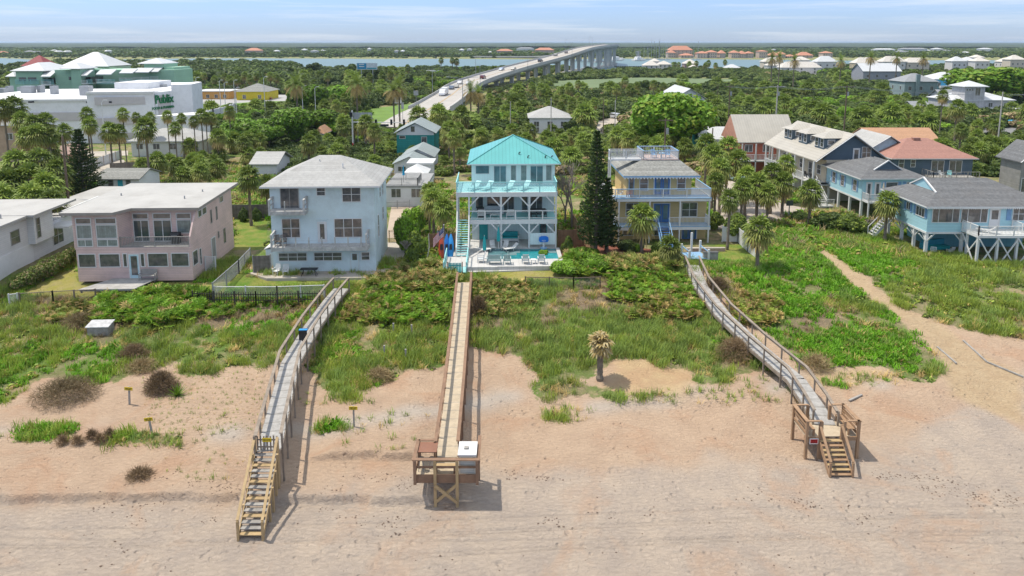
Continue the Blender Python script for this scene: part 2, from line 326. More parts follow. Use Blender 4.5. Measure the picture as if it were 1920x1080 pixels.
    mp = N(nt, 'ShaderNodeMapping'); mp.inputs['Rotation'].default_value = (0, 0, -.05); L(P, mp.inputs[0]); L(mp.outputs[0], wv.inputs['Vector'])
    sy = N(nt, 'ShaderNodeSeparateXYZ'); L(P, sy.inputs[0]); tr = rng(sy.outputs[1], 35.2, 36.6, .3, 0.)
    h3 = N(nt, 'ShaderNodeMath', operation='MULTIPLY'); L(wv.outputs['Fac'], h3.inputs[0]); h3.inputs[1].default_value = 0
    h2 = N(nt, 'ShaderNodeMath', operation='ADD'); L(h.outputs[0], h2.inputs[0]); L(h3.outputs[0], h2.inputs[1])
    b = N(nt, 'ShaderNodeBump'); b.inputs['Strength'].default_value = .9; b.inputs['Distance'].default_value = .3; L(h2.outputs[0], b.inputs['Height']); L(b.outputs[0], bs.inputs['Normal'])
    L(bs.outputs[0], out.inputs[0]); return m
me, X, Y, Z = grid_mesh("ground", xs, ys, H, [ground_mat()])
veg, lawn, path, yel, twig, tan, wht, PX, PY = masks(X, Y, Z)
def blur(a, n):
    for _ in range(n): b = np.pad(a, 1, mode='edge'); a = (b[:-2,1:-1]+b[2:,1:-1]+b[1:-1,:-2]+b[1:-1,2:]+2*b[1:-1,1:-1])/6
    return a
veg = blur(veg.astype(np.float32), 7); path = blur(path, 2); lawn = blur(lawn, 1); yel = blur(yel, 6); twig = blur(twig, 8); wht = blur(wht.astype(np.float32), 5)
for nm, cs in (('m1', (veg, lawn, path, wht)), ('m2', (yel, twig, tan, tracks(X, Y)))):
    a = me.color_attributes.new(nm, 'FLOAT_COLOR', 'POINT'); a.data.foreach_set('color', np.stack([np.asarray(c, np.float32) for c in cs], -1).astype(np.float32).ravel())
ground = bpy.data.objects.new("ground", me); COL.objects.link(ground); tag(ground, "pale beach sand rising to green dune and flat land behind", kind="structure")
# ---------------------------------------------------------------- water
wm = bpy.data.materials.new("river_water"); wm.use_nodes = True; nt = wm.node_tree; bs = nt.nodes['Principled BSDF']
bs.inputs['Base Color'].default_value = (.11, .18, .185, 1); bs.inputs['Roughness'].default_value = .45; bs.inputs['Specular IOR Level'].default_value = .5
n = N(nt, 'ShaderNodeTexNoise', Scale=.35, Detail=4.0); g = N(nt, 'ShaderNodeNewGeometry'); nt.links.new(g.outputs['Position'], n.inputs['Vector'])
b = N(nt, 'ShaderNodeBump'); b.inputs['Strength'].default_value = .35; b.inputs['Distance'].default_value = .4; nt.links.new(n.outputs[0], b.inputs['Height']); nt.links.new(b.outputs[0], bs.inputs['Normal'])
MB().poly([(-2500, 440, 0), (2500, 440, 0), (2500, 1330, 0), (-2500, 1330, 0)]).build("water", wm, label="calm blue grey river crossed by the bridge", kind="structure")
_hc = {}
def hz(x, y):
    if 74 < y < 540: return _interp(y)
    k = (round(x*8), round(y*8))
    if k not in _hc: _hc[k] = float(H(np.array([x]), np.array([y]))[0])
    return _hc[k]
def _interp(y):
    for i in range(len(_D)-1):
        if y < _D[i+1]: return _Zl[i]+(_Zl[i+1]-_Zl[i])*(y-_D[i])/(_D[i+1]-_D[i])
    return _Zl[-1]
def GT(px, py):
    """ground point under a photo position"""
    z = 1.5
    for _ in range(4): p = G(px, py, z); z = hz(p.x, p.y)
    p = G(px, py, z); return p
# ---------------------------------------------------------------- shared materials
WHITE = mat('white_paint', (.64,.64,.62), .55, .06, .8, dirt=.25)
WHITEM = mat('white_metal_roof', (.52,.52,.51), .4, .06, .5, lines=('X', .45, .2, .02), dirt=.2)
CREAMM = mat('cream_metal_roof', (.43,.40,.34), .42, .06, .5, lines=('X', .45, .25, .02), dirt=.2)
GLASS = mat('window_glass', (.035,.042,.046), .06, .8, 1.6, spec=.9, col2=(.16,.15,.14))
GLASSB = mat('blue_window_glass', (.10,.2,.23), .1, .4, .6, spec=.8)
CURT = mat('curtain_glass', (.22,.27,.26), .2, .3, 2., spec=.8, lines=('X', .22, .35, 0))
TRIM = mat('white_trim', (.62,.62,.61), .5, .05)
GREYT = mat('grey_trim', (.30,.29,.27), .6, .15)
PINK = mat('pink_siding', (.68,.50,.46), .8, .09, .5, lines=('Z', .17, .38, .05), dirt=.3)
PALEB = mat('pale_blue_stucco', (.58,.68,.70), .8, .08, .5, bump=.02, dirt=.3)
SHING = mat('pale_grey_shingle', (.41,.405,.385), .9, .12, 3, lines=('Z', .16, .22, .03), bump=.05, dirt=.3)
SHGREY = mat('dark_grey_shingle', (.165,.168,.17), .92, .25, 3, lines=('Z', .12, .3, .03), bump=.06, dirt=.3)
SHMID = mat('weathered_shingle', (.30,.30,.275), .92, .3, 4, lines=('Z', .13, .3, .03), bump=.06, dirt=.2)
SHRED = mat('red_shingle', (.36,.19,.15), .92, .15, 3, lines=('Z', .12, .2, .03), bump=.05)
SHORG = mat('orange_shingle', (.47,.27,.16), .92, .15, 3, lines=('Z', .12, .2, .03), bump=.05)
FLATR = mat('flat_membrane_roof', (.40,.39,.365), .8, .1, .3, bump=.02, dirt=.3)
TQM = mat('turquoise_metal_roof', (.10,.37,.36), .38, .06, .5, lines=('X', .42, .3, .02))
TQD = mat('turquoise_paint', (.02,.33,.34), .5, .12, 1)
TQP = mat('pale_turquoise_paint', (.30,.60,.60), .55, .08, 1)
AQW = mat('aqua_white_siding', (.66,.74,.72), .7, .05, .6, lines=('X', .3, .12, .01))
YEL_ = mat('yellow_siding', (.58,.44,.21), .8, .07, .5, lines=('Z', .17, .22, .03))
BLUET = mat('blue_paint', (.05,.15,.36), .5, .12)
BLUEP = mat('light_blue_paint', (.24,.41,.60), .5, .12)
LBLUE = mat('light_blue_siding', (.38,.62,.68), .75, .07, .5, lines=('Z', .17, .3, .04))
SLATEB = mat('slate_blue_siding', (.085,.125,.16), .75, .1, .5, lines=('Z', .17, .25, .03))
CREAM = mat('cream_siding', (.55,.48,.36), .8, .07, .5, lines=('Z', .17, .2, .03))
WSID = mat('white_siding', (.68,.68,.68), .8, .06, .5, lines=('Z', .2, .2, .03), dirt=.2)
STUC = mat('white_stucco', (.74,.74,.74), .85, .05, .5, bump=.015, dirt=.2)
OLDW = mat('weathered_wood', (.34,.32,.29), .9, .28, 2, bump=.05, bscale=18)
DECKG = mat('grey_deck_boards', (.42,.405,.38), .9, .2, 1.2, lines=('Y', .14, .55, .04), bump=.03)
DECKT = mat('tan_deck_boards', (.42,.35,.25), .9, .16, 1.2, lines=('Y', .14, .5, .04), bump=.03)
RAILB = mat('brown_rail_wood', (.24,.145,.09), .8, .2, 2, bump=.03)
RAILG = mat('greybrown_rail_wood', (.28,.23,.18), .85, .28, 2, bump=.04)
NEWW = mat('new_yellow_wood', (.42,.30,.155), .8, .2, 1.5, bump=.03)
FENW = mat('brown_fence_wood', (.30,.18,.10), .85, .22, 2, lines=('X', .14, .4, .03))
FENO = mat('tan_fence_wood', (.46,.29,.16), .85, .2, 2, lines=('X', .14, .4, .03))
FENG = mat('old_fence_wood', (.20,.175,.15), .9, .3, 2, lines=('X', .12, .4, .03))
CONC = mat('concrete', (.43,.385,.325), .9, .12, .35, bump=.02, dirt=.35)
CONCW = mat('white_paver', (.5,.49,.47), .8, .07, .8, lines=('X', .6, .15, .01))
CONCG = mat('bridge_concrete', (.42,.42,.40), .9, .12, .08, dirt=.3, coord='World')
ASPH = mat('grey_asphalt', (.20,.20,.20), .9, .15, .3, coord='World')
BLACK = mat('black_metal', (.02,.02,.022), .45, .2)
DARK = mat('dark_interior', (.045,.045,.045), .8, .2)
STEEL = mat('grey_metal', (.33,.34,.35), .4, .1, metal=.3)
POOLW = mat('pool_water', (.02,.27,.30), .06, .3, .8, bump=.02, bscale=3, spec=.6)
BRICK = mat('orange_brick', (.42,.13,.08), .85, .2, 3, bump=.03)
POLEW = mat('pole_wood', (.17,.12,.085), .9, .25, 3)
POLEC = mat('pole_concrete', (.45,.42,.38), .9, .1)

class House:
    def __init__(s, name, o, rz, label, cat='house', group=None):
        s.rz = R(rz); s.e = empty(name, o, s.rz, label, cat, group); s.o = Vector(o)
    def T(s, face, c=0.0):
        if face == 'F': return lambda u, z, n: (u, c-n, z)
        if face == 'B': return lambda u, z, n: (u, c+n, z)
        if face == 'R': return lambda u, z, n: (c+n, u, z)
        return lambda u, z, n: (c-n, u, z)
    def part(s, name, mb, m, parent=None, **k): return mb.build(name, m, parent or s.e, **k)
    def fb(s, mb, T, u0, z0, u1, z1, n0, n1):
        a, b = T(u0, z0, n0), T(u1, z1, n1); mb.box(*a, *b)
    def win(s, face, c, u0, z0, u1, z1, nx=1, nz=1, glass=None, fr=None, t=.07, name='window', cuts=None):
        T = s.T(face, c); mb = MB(); fr = fr or TRIM
        s.fb(mb, T, u0-t, z0-t, u1+t, z0, -.02, .06); s.fb(mb, T, u0-t, z1, u1+t, z1+t, -.02, .06)
        s.fb(mb, T, u0-t, z0, u0, z1, -.02, .058); s.fb(mb, T, u1, z0, u1+t, z1, -.02, .058)
        cs = cuts if cuts else [u0+(u1-u0)*i/nx for i in range(1, nx)]
        for x in cs: s.fb(mb, T, x-.03, z0, x+.03, z1, 0, .05)
        for i in range(1, nz): z = z0+(z1-z0)*i/nz; s.fb(mb, T, u0, z-.025, u1, z+.025, 0, .047)
        f = s.part(name, mb, fr); g = MB(); s.fb(g, T, u0+.001, z0+.001, u1-.001, z1-.001, -.015, .022); g.build('pane', glass or GLASS, f); return f
    def door(s, face, c, u0, z0, u1, z1, m=None, glass=None, fr=None, gz=.35, t=.08):
        T = s.T(face, c); mb = MB()
        s.fb(mb, T, u0-t, z0, u0, z1+t, -.02, .06); s.fb(mb, T, u1, z0, u1+t, z1+t, -.02, .06); s.fb(mb, T, u0, z1, u1, z1+t, -.02, .058)
        f = s.part('door_frame', mb, fr or TRIM); g = MB(); s.fb(g, T, u0+.002, z0+.01, u1-.002, z1-.002, -.015, .03); d = g.build('door', m or TRIM, f)
        if glass:
            g = MB(); s.fb(g, T, u0+.14, z0+gz, u1-.14, z1-.15, .0, .04); g.build('pane', glass, f)
        return f
def hip(mb, x0, y0, x1, y1, z, rise, th=.16, ridge=None, k_roof=0, k_fas=1):
    """hip roof slab with eaves rectangle at height z (underside)"""
    W, Dp = x1-x0, y1-y0; h = min(W, Dp)/2
    if ridge: a, b = ridge
    elif W >= Dp: a, b = (x0+h, (y0+y1)/2), (x1-h, (y0+y1)/2)
    else: a, b = ((x0+x1)/2, y0+h), ((x0+x1)/2, y1-h)
    zt = z+th; A, B = (*a, zt+rise), (*b, zt+rise); c = [(x0,y0,zt),(x1,y0,zt),(x1,y1,zt),(x0,y1,zt)]
    mb.mat(k_roof)
    if (a[0]-b[0])**2+(a[1]-b[1])**2 < 1e-4:
        for i in range(4): mb.poly([c[i], c[(i+1) % 4], A])
    elif W >= Dp: mb.poly([c[0], c[1], B, A]); mb.poly([c[1], c[2], B]); mb.poly([c[2], c[3], A, B]); mb.poly([c[3], c[0], A])
    else: mb.poly([c[0], c[1], A]); mb.poly([c[1], c[2], B, A]); mb.poly([c[2], c[3], B]); mb.poly([c[3], c[0], A, B])
    mb.mat(k_fas); d = [(x0,y0,z),(x1,y0,z),(x1,y1,z),(x0,y1,z)]
    for i in range(4): j = (i+1) % 4; mb.poly([d[i], d[j], c[j], c[i]])
    mb.poly(d[::-1]); mb.mat(k_roof); return mb
def gable(mb, x0, y0, x1, y1, z, rise, axis='X', th=.18, off=0.):
    """two roof slabs; ridge runs along axis; z = eave underside"""
    if axis == 'X':
        ym = (y0+y1)/2+off
        for (ya, yb) in ((y0, ym), (y1, ym)): mb.extr([(x0, ya, z), (x0, yb, z+rise), (x0, yb, z+rise+th), (x0, ya, z+th)], (x1-x0, 0, 0))
    else:
        xm = (x0+x1)/2+off
        for (xa, xb) in ((x0, xm), (x1, xm)): mb.extr([(xa, y0, z), (xb, y0, z+rise), (xb, y0, z+rise+th), (xa, y0, z+th)], (0, y1-y0, 0))
    return mb
def rail(mb, p, q, h=1.0, gap=.13, post=1.8, bw=.035, pw=.09, bottom=True, tw=.09, th=.05, balus=True, mid=0):
    p, q = Vector(p), Vector(q); d = q-p; Ln = d.length; up = Vector((0, 0, 1))
    mb.beam(p+up*h, q+up*h, tw, th)
    if bottom: mb.beam(p+up*.1, q+up*.1, .05, .05)
    for i in range(mid): zz = h*(i+1)/(mid+1); mb.beam(p+up*zz, q+up*zz, .04, .06)
    n = max(1, round(Ln/post))
    for i in range(n+1): c = p+d*i/n; mb.beam(c, c+up*(h+.04), pw, pw, up=(d.x, d.y, 0) if abs(d.x)+abs(d.y) > .01 else (1, 0, 0))
    if balus:
        m = max(1, round(Ln/gap))
        for i in range(1, m): c = p+d*i/m; mb.beam(c+up*.1, c+up*h, bw, bw, up=(d.x, d.y, 0))
    return mb
def steps(mb, p, q, w, n, th=.05, run=None, string=True, k=0):
    """treads from p (top) down to q; w width vector (Vector)"""
    p, q, w = Vector(p), Vector(q), Vector(w)
    for i in range(n):
        c = p+(q-p)*(i+.5)/n; d = Vector((q.x-p.x, q.y-p.y, 0)).normalized()*((run or (Vector((q.x-p.x, q.y-p.y, 0)).length/n))*.5*.92)
        b = [c-w/2-d, c+w/2-d, c+w/2+d, c-w/2+d]; mb.extr(b, (0, 0, th))
    if string:
        for s in (-1, 1): mb.beam(p+w*s*.5-Vector((0,0,.12)), q+w*s*.5-Vector((0,0,.12)), .05, .26)
    return mb
# ---------------------------------------------------------------- pink house
h = House('pink_house', (-42.05, 63.6, 3.0), 2.0, "two storey pink clapboard beach house with a flat pale roof and recessed balcony")
W, Dp = 10.95, 10.9
m = MB(); m.box(0,0,0,W,Dp,3.35)                       # lower storey
m.poly([(0,0,3.35),(4.1,0,3.35),(4.1,0,6.75),(0,0,6.75)]); m.poly([(4.1,0,3.35),(4.5,1.8,3.35),(4.5,1.8,6.75),(4.1,0,6.75)])
m.poly([(4.5,1.8,3.35),(W,1.8,3.35),(W,1.8,6.75),(4.5,1.8,6.75)]); m.poly([(0,Dp,3.35),(0,0,3.35),(0,0,6.75),(0,Dp,7.0)])
m.poly([(W,1.8,3.35),(W,Dp,3.35),(W,Dp,7.0),(W,1.8,6.75)]); m.poly([(W,Dp,3.35),(0,Dp,3.35),(0,Dp,7.0),(W,Dp,7.0)])
m.extr([(W-.16,.02,3.35),(W-.16,1.8,3.35),(W-.16,1.8,6.7),(W-.16,.75,5.5),(W-.16,.02,4.4)], (.16,0,0))
h.part('wall', m, PINK)
m = MB()
for x in (.03, 1.95, 4.1): m.box(x-.12,-.03,3.36,x+.06,.0,6.7)
m.box(-.03,-.035,3.2,W+.03,-.001,3.34); h.part('corner_trim', m, PINK)
m = MB(); r = [(-.8,-.75),(4.15,-.75),(5.0,1.0),(W+.55,1.0),(W+.5,Dp+.9),(-.5,Dp+.9)]; zz = [6.76,6.76,6.76,6.76,7.02,7.02]
n = len(r); b = [(x,y,z) for (x,y),z in zip(r,zz)]; t = [(x,y,z+.26) for x,y,z in b]
m.poly(t); m.mat(1).poly(b[::-1])
for i in range(n): j=(i+1)%n; m.poly([b[i],b[j],t[j],t[i]])
h.part('roof', m, [FLATR, mat('grey_brown_fascia', (.30,.265,.235), .8)])
for x, y in ((1.5,6.0),(8.6,4.6),(9.2,7.6)): h.part('roof_vent', MB().cyl((x,y,7.0),(x,y,7.42),.07), STEEL)
for a, b_ in ((.3,1.63),(2.15,4.0)):
    h.win('F',0,a,5.8,b_,6.28); h.win('F',0,a,4.36,b_,5.6,glass=CURT); h.win('F',0,a,3.56,b_,4.15,2,1,glass=CURT)
for a, b_, nx in ((.22,1.75,1),(2.2,4.05,1),(4.44,4.74,1),(6.1,6.4,1),(6.8,8.62,1),(9.05,10.62,1)): h.win('F',0,a,1.48,b_,2.72,nx)
h.door('F',0,4.98,.25,5.86,2.66,m=BLUEP and mat('pale_blue_door',(.45,.62,.66),.5),glass=GLASS)
for a, b_ in ((4.75,6.15),(6.7,8.35)):
    h.win('F',1.8,a,5.78,b_,6.24); h.win('F',1.8,a,3.5,b_,5.56,2,1,glass=mat('greenish_glass',(.07,.10,.10),.08,.4,.5,spec=.8), name='sliding_door')
h.win('F',1.8,8.97,5.78,10.3,6.24); h.win('F',1.8,8.97,4.3,10.3,5.56,glass=CURT)
for u0,z0,u1,z1 in ((.2,1.4,1.25,2.75),(1.74,1.0,2.1,2.6),(4.95,4.42,5.2,5.74),(6.4,4.42,6.65,5.74),(7.55,5.95,8.4,6.55),(8.05,1.35,8.5,2.9),(6.55,2.36,6.78,3.0),(2.0,5.78,2.75,6.4),(3.05,5.78,3.95,6.4)):
    h.win('R',W,u0,z0,u1,z1,fr=GREYT if z1<6 and u0>4 else TRIM,t=.05)
h.door('R',W,4.72,.3,5.65,2.75,m=GREYT)
m = MB(); m.box(4.15,.0,3.352,W-.17,1.79,3.40); h.part('balcony_deck', m, DECKG)
m = MB(); rail(m, (4.2,.08,3.4),(W-.2,.08,3.4),.98,.15,3.3,.03,.07); h.part('balcony_railing', m, GREYT)
hb = h.e
def place(H_, x, y, z=0): c, s_ = math.cos(H_.rz), math.sin(H_.rz); return (H_.o.x+c*x-s_*y, H_.o.y+s_*x+c*y, H_.o.z+z)
# platform + bench + grill
p = place(h, 2.3, -3.1, 0); t = empty('deck_platform', p, h.rz, "low weathered wooden platform in front of the pink house door", 'deck')
MB().prism([(-.6,.1),(4.5,.1),(5.3,3.05),(1.0,3.05)],.22,.3).build('boards', DECKG, t); m=MB().beam((-.5,.25,.17),(4.5,.25,.17),.05,.1).beam((1.0,2.9,.17),(5.1,2.9,.17),.05,.1).beam((-.4,.2,.17),(1.2,2.95,.17),.05,.1).beam((4.4,.2,.17),(5.0,2.95,.17),.05,.1)
for q in ((-.4,.25),(4.3,.25),(5.0,2.9),(1.2,2.9),(2,.25)): m.box(q[0]-.06,q[1]-.06,-.1,q[0]+.06,q[1]+.06,.22)
m.beam((-.5,.16,.15),(4.45,.16,.15),.05,.14); m.build('frame', OLDW, t)
def bench(loc, rz, label, w=1.5, mtl=None, group=None):
    t = empty('garden_bench', loc, rz, label, 'bench', group); mtl = mtl or GREYT
    m = MB()
    for i in range(4): m.box(-w/2,-.25+i*.13,.42,w/2,-.14+i*.13,.46)
    m.build('seat', mtl, t); m = MB()
    for i in range(4): m.beam((-w/2,.27+i*.03,.55+i*.12),(w/2,.27+i*.03,.55+i*.12),.03,.1)
    m.build('backrest', mtl, t)
    for s in (-1,1): m = MB(); m.box(s*w/2-.03,-.25,0,s*w/2+.03,-.2,.62); m.box(s*w/2-.03,.22,0,s*w/2+.03,.28,.9); m.box(s*w/2-.035,-.27,.6,s*w/2+.035,.25,.64); m.build('armrest', mtl, t)
    return t
bench(place(h,6.9,-.55,.3), h.rz, "grey wooden bench on the platform by the pink house door")
def grill(loc, rz, label):
    t = empty('barbecue_grill', loc, rz, label, 'grill'); MB().box(-.35,-.25,0,.35,.25,.7).box(-.65,-.2,.72,-.37,.2,.76).box(.37,-.2,.72,.65,.2,.76).build('cabinet', BLACK, t)
    m = MB(); n = 8
    pts = [(-.42, -.3+.0, .78)]; prof = [(-.3,.72),(-.3,.9),(-.2,1.08),(0,1.16),(.2,1.08),(.3,.9),(.3,.72)]
    m.extr([(-.42,a,b) for a,b in prof], (.84,0,0)); m.build('lid', BLACK, t); MB().cyl((-.3,-.33,.88),(.3,-.33,.88),.02).build('handle', STEEL, t); return t
grill(place(h,9.0,1.2,3.4), h.rz, "black barbecue grill on the balcony of the pink house")
def plastic_chair(loc, rz, label, mtl=None, group=None, name='patio_chair'):
    t = empty(name, loc, rz, label, 'chair', group); mtl = mtl or WHITE
    MB().box(-.26,-.26,.4,.26,.24,.44).build('seat', mtl, t); m = MB()
    for i in range(5): x=-.22+i*.11; m.beam((x,.24,.44),(x*1.1,.38,.98),.07,.03,up=(0,1,0))
    m.beam((-.25,.38,.98),(.25,.38,.98),.05,.05); m.build('backrest', mtl, t)
    for sx in (-1,1):
        for y in (-.24,.22): MB().beam((sx*.25,y,0),(sx*.24,y*.9,.42),.045,.045).build('leg', mtl, t)
        MB().beam((sx*.29,-.25,.64),(sx*.28,.3,.66),.06,.04).beam((sx*.28,-.24,.4),(sx*.29,-.24,.64),.04,.04).build('armrest', mtl, t)
    return t
# ---------------------------------------------------------------- pale blue house
h = House('pale_blue_house', (-24.1, 66.4, 3.0), 2.0, "three storey pale blue stucco house with a light grey hip roof and two front balconies"); HB = h
W, Dp = 10.3, 8.1
h.part('wall', MB().box(0,0,0,W,Dp,8.85), PALEB)
m = MB(); hip(m, -.75,-.75,W+.75,Dp+.75,8.78,2.35); h.part('roof', m, [SHING, TRIM])
for x, y in ((4.3,3.1),(6.9,2.0)): h.part('roof_vent', MB().cyl((x,y,10.2),(x,y,11.05 if x<5 else 10.8),.06), TRIM)
h.win('F',0,1.1,6.66,2.8,8.7,2,1,name='sliding_door',fr=GREYT); h.win('F',0,4.68,7.9,5.45,8.68,1,2); h.win('F',0,7.2,7.24,8.95,8.7,2,2)
h.win('F',0,1.1,3.62,2.8,5.48,2,2); h.door('F',0,4.68,3.05,5.4,5.1,glass=GLASS,t=.1); h.win('F',0,6.3,3.6,8.98,5.45,3,2)
h.win('F',0,.62,1.18,3.35,1.95,3,2); h.win('F',0,4.15,1.17,6.85,1.95,3,2); h.door('F',0,7.8,0.02,8.55,1.98,m=PALEB,glass=GLASS,gz=1.15,t=.05); h.win('F',0,8.9,1.2,9.65,1.96,1,2)
for u0,z0,u1,z1 in ((3.4,6.9,3.9,8.0),(5.2,6.75,5.7,7.9),(1.8,3.0,2.4,5.3),(4.9,4.0,5.5,5.4)): h.win('R',W,u0,z0,u1,z1,1,2,t=.05)
m = MB()   # surface conduit and lamp boxes
m.box(4.5,-.06,5.35,5.6,-.001,5.47); h.part('lintel', m, PALEB)
m = MB(); m.box(.25,-1.35,2.55,9.75,0,2.95); h.part('balcony_deck', m, [mat('flaking_white_wood',(.50,.49,.47),.85,.25,3,dirt=.6)])
FL = MATS['flaking_white_wood']
m = MB()
for i in range(7): x = 1.45+i*1.28; m.box(x-.055,-1.4,2.55,x+.055,-1.3,3.95)
for z in (3.3,3.65): m.beam((.4,-1.35,z),(9.7,-1.35,z),.012,.012)
for x in (.35,9.65):
    m.beam((x,-1.36,4.2),(x,-.05,4.35),.16,.1); m.box(x-.08,-1.42,2.5,x+.08,-1.28,4.25); m.box(x-.06,-.12,2.95,x+.06,-.02,4.35); m.beam((x,-1.3,3.5),(x,-.1,3.6),.08,.08)
h.part('balcony_railing', m, FL)
m = MB(); m.box(.2,-1.3,6.2,3.75,0,6.6); h.part('upper_balcony_deck', m, FL)
h.part('rail_post', MB().box(1.75,-1.33,6.2,1.85,-1.23,7.6), FL)
for x in (.3,3.65):
    m = MB()
    m.beam((x,-1.3,7.7),(x,-.05,7.8),.2,.12); m.box(x-.09,-1.36,6.2,x+.09,-1.22,7.7); m.box(x-.06,-.12,6.6,x+.06,-.02,7.8); m.beam((x,-1.25,7.1),(x,-.1,7.15),.08,.1)
    h.part('upper_balcony_railing', m, FL)
for i,x in enumerate((.55,1.5)):
    plastic_chair(place(h,x,-1.0 if i else -.9,.02), h.rz+(.15 if i else -.3), ("left" if i==0 else "right")+" of the two white patio chairs against the pale blue house wall")
for i,x in enumerate((.75,1.35)):
    plastic_chair(place(h,x,-.7,2.97), h.rz+.5-i*.2, ["dark balcony chair nearest the left end rail of the pale blue house","dark balcony chair beside the lower left window of the pale blue house"][i], mtl=mat('brown_chair',(.16,.13,.11)))
t = empty('patio_table', place(h,3.9,-1.3,0), h.rz, "long black folding table on the patio of the pale blue house", 'table')
MB().box(-.85,-.35,.7,.85,.35,.75).build('tabletop', BLACK, t)
for s in (-1,1): MB().beam((s*.75,-.3,0),(s*.5,.0,.7),.04,.04).beam((s*.75,.3,0),(s*.5,0,.7),.04,.04).build('leg', BLACK, t)
t = empty('board_gate', place(h,-1.9,-.2,0), h.rz+.1, "old brown board gate left of the pale blue house", 'gate')
MB().box(0,0,0,1.6,.06,1.75).build('gate_panel', FENG, t); MB().box(-.1,-.04,0,0,.1,1.85).box(1.6,-.04,0,1.7,.1,1.85).build('gate_post', OLDW, t)
t = empty('storage_shed', place(h,-1.2,1.5,0), h.rz, "small pale shed tucked against the left wall of the pale blue house", 'shed')
MB().box(0,0,0,1.1,1.8,1.9).build('wall', PALEB, t); MB().extr([(-.1,-.1,1.9),(1.15,-.1,2.35),(1.15,-.1,2.45),(-.1,-.1,2.0)],(0,2.1,0)).build('roof', WHITE, t)
# ---------------------------------------------------------------- turquoise roofed house
h = House('turquoise_roof_house', (-6.05, 73.2, 3.4), 1.5, "tall white beach house with a turquoise metal roof, two verandas and a roof deck"); HT = h
PX_ = (1.33, 4.85, 7.95, 10.9); BW = 3.3
m = MB(); m.box(1.5,BW,-.4,11.0,13.5,6.0); m.box(1.5,3.9,6.0,11.1,13.6,8.85); m.box(7.9,-.03,.35,10.95,.05,1.65); h.part('wall', m, AQW)
m = MB(); m.box(1.5,.1,2.85,10.95,BW,3.2); m.box(-.02,.1,5.8,1.45,3,6.28); m.box(1.45,.1,5.8,10.95,3.9,6.28); m.box(0,3.0,5.8,1.5,6,6.28); h.part('veranda_floor', m, TQP)
m = MB(); m.box(1.2,-.06,2.72,11.0,.1,3.22); m.box(-.05,-.06,5.8,11.0,.1,6.3); m.box(10.95,-.05,2.72,11.05,BW,3.2); m.box(10.95,-.05,5.8,11.05,3.9,6.28); m.box(-.1,-.04,5.8,-.02,6,6.28); h.part('beam', m, WHITE)
for x in PX_+(0.03,):
    z1 = 5.8 if x > .1 else 5.8; h.part('post', MB().box(x-.09,-.08,-.4,x+.09,.1,z1), WHITE)
h.part('post', MB().box(-.06,2.9,-.4,.12,3.08,5.8), WHITE)
for z in (2.72,5.8):
    for i,x in enumerate(PX_):
        if i>0: h.part('knee_brace', MB().beam((x,-.02,z-1.15),(x-1.05,-.02,z),.1,.13), WHITE)
        if i<3: h.part('knee_brace', MB().beam((x,-.025,z-1.15),(x+1.05,-.025,z),.1,.13), WHITE)
m = MB(); m.beam((1.33,0,4.2),(10.9,0,4.2),.14,.09); m.beam((1.33,0,3.4),(10.9,0,3.4),.06,.06)
for x in (3.06,4.85,6.44,7.95,9.43): m.box(x-.07,-.06,3.22,x+.07,.06,4.2)
for x in (-.02,): m.beam((0,0,7.4),(0,0,7.4),.01,.01)
h.part('veranda_railing', m, WHITE)
m = MB(); m.beam((-.05,-.02,7.42),(10.98,-.02,7.42),.12,.07); m.beam((-.05,-.02,7.42),(-.05,5.9,7.42),.1,.07); m.beam((10.98,0,7.42),(10.98,3.9,7.42),.1,.07)
for x in (0,1.94,3.75,5.51,7.31,9.09,10.93): m.box(x-.055,-.06,6.3,x+.055,.05,7.42)
for y in (1.5,3,4.5): m.box(-.1,y-.05,6.3,0,y+.05,7.42)
for y in (1.9,3.6): m.box(10.93,y-.05,6.3,11.03,y+.05,7.42)
rf = h.part('roof_deck_railing', m, TQP)
gl = bpy.data.materials.new('clear_rail_glass'); gl.use_nodes = True; b_ = gl.node_tree.nodes['Principled BSDF']; b_.inputs['Base Color'].default_value = (.55,.85,.85,1); b_.inputs['Alpha'].default_value = .28; b_.inputs['Roughness'].default_value = .05
m = MB(); m.box(0,-.015,6.36,10.93,-.005,7.36); m.box(-.06,0,6.36,-.05,5.8,7.36); m.build('glass_panel', gl, rf)
# roof
m = MB(); x0,x1,y0,y1 = 1.02,11.72,3.3,14.2
hip(m, x0,y0,x1,y1,8.74,2.6,.12); h.part('roof', m, [TQM, TRIM])
m = MB(); a = ((x0+x1)/2, y0+(x1-x0)/2); zt = 8.86
for c in ((x0,y0),(x1,y0)): m.beam((c[0],c[1],zt+.03),(a[0],a[1],zt+2.63),.16,.06)
m.beam((a[0],a[1],zt+2.63),(a[0],y1-(x1-x0)/2,zt+2.63),.16,.06); m.beam((x1,y1,zt+.03),(a[0],y1-(x1-x0)/2,zt+2.63),.16,.06); h.part('ridge_cap', m, TQM)
for x,y in ((7.0,5.0),(8.0,4.35),(10.0,4.35),(10.75,4.4)):
    z = 8.86+2.6*min(y-y0, x1-x)/5.35; h.part('roof_vent', MB().box(x-.06,y-.05,z-.05,x+.06,y+.05,z+.22).box(x+.02,y-.05,z+.2,x+.18,y+.05,z+.3), BLACK)
h.win('F',3.9,2.0,7.65,3.5,8.55,glass=GLASSB); h.win('F',3.9,4.1,6.5,5.45,8.5,2,name='sliding_door',glass=GLASSB); h.win('F',3.9,6.05,6.85,6.6,8.58,glass=CURT); h.win('F',3.9,7.2,6.85,7.8,8.58,glass=CURT)
h.win('F',3.9,8.3,6.5,9.7,8.48,2,name='sliding_door',glass=GLASSB); h.win('F',3.9,10.1,6.85,10.7,8.58,glass=CURT)
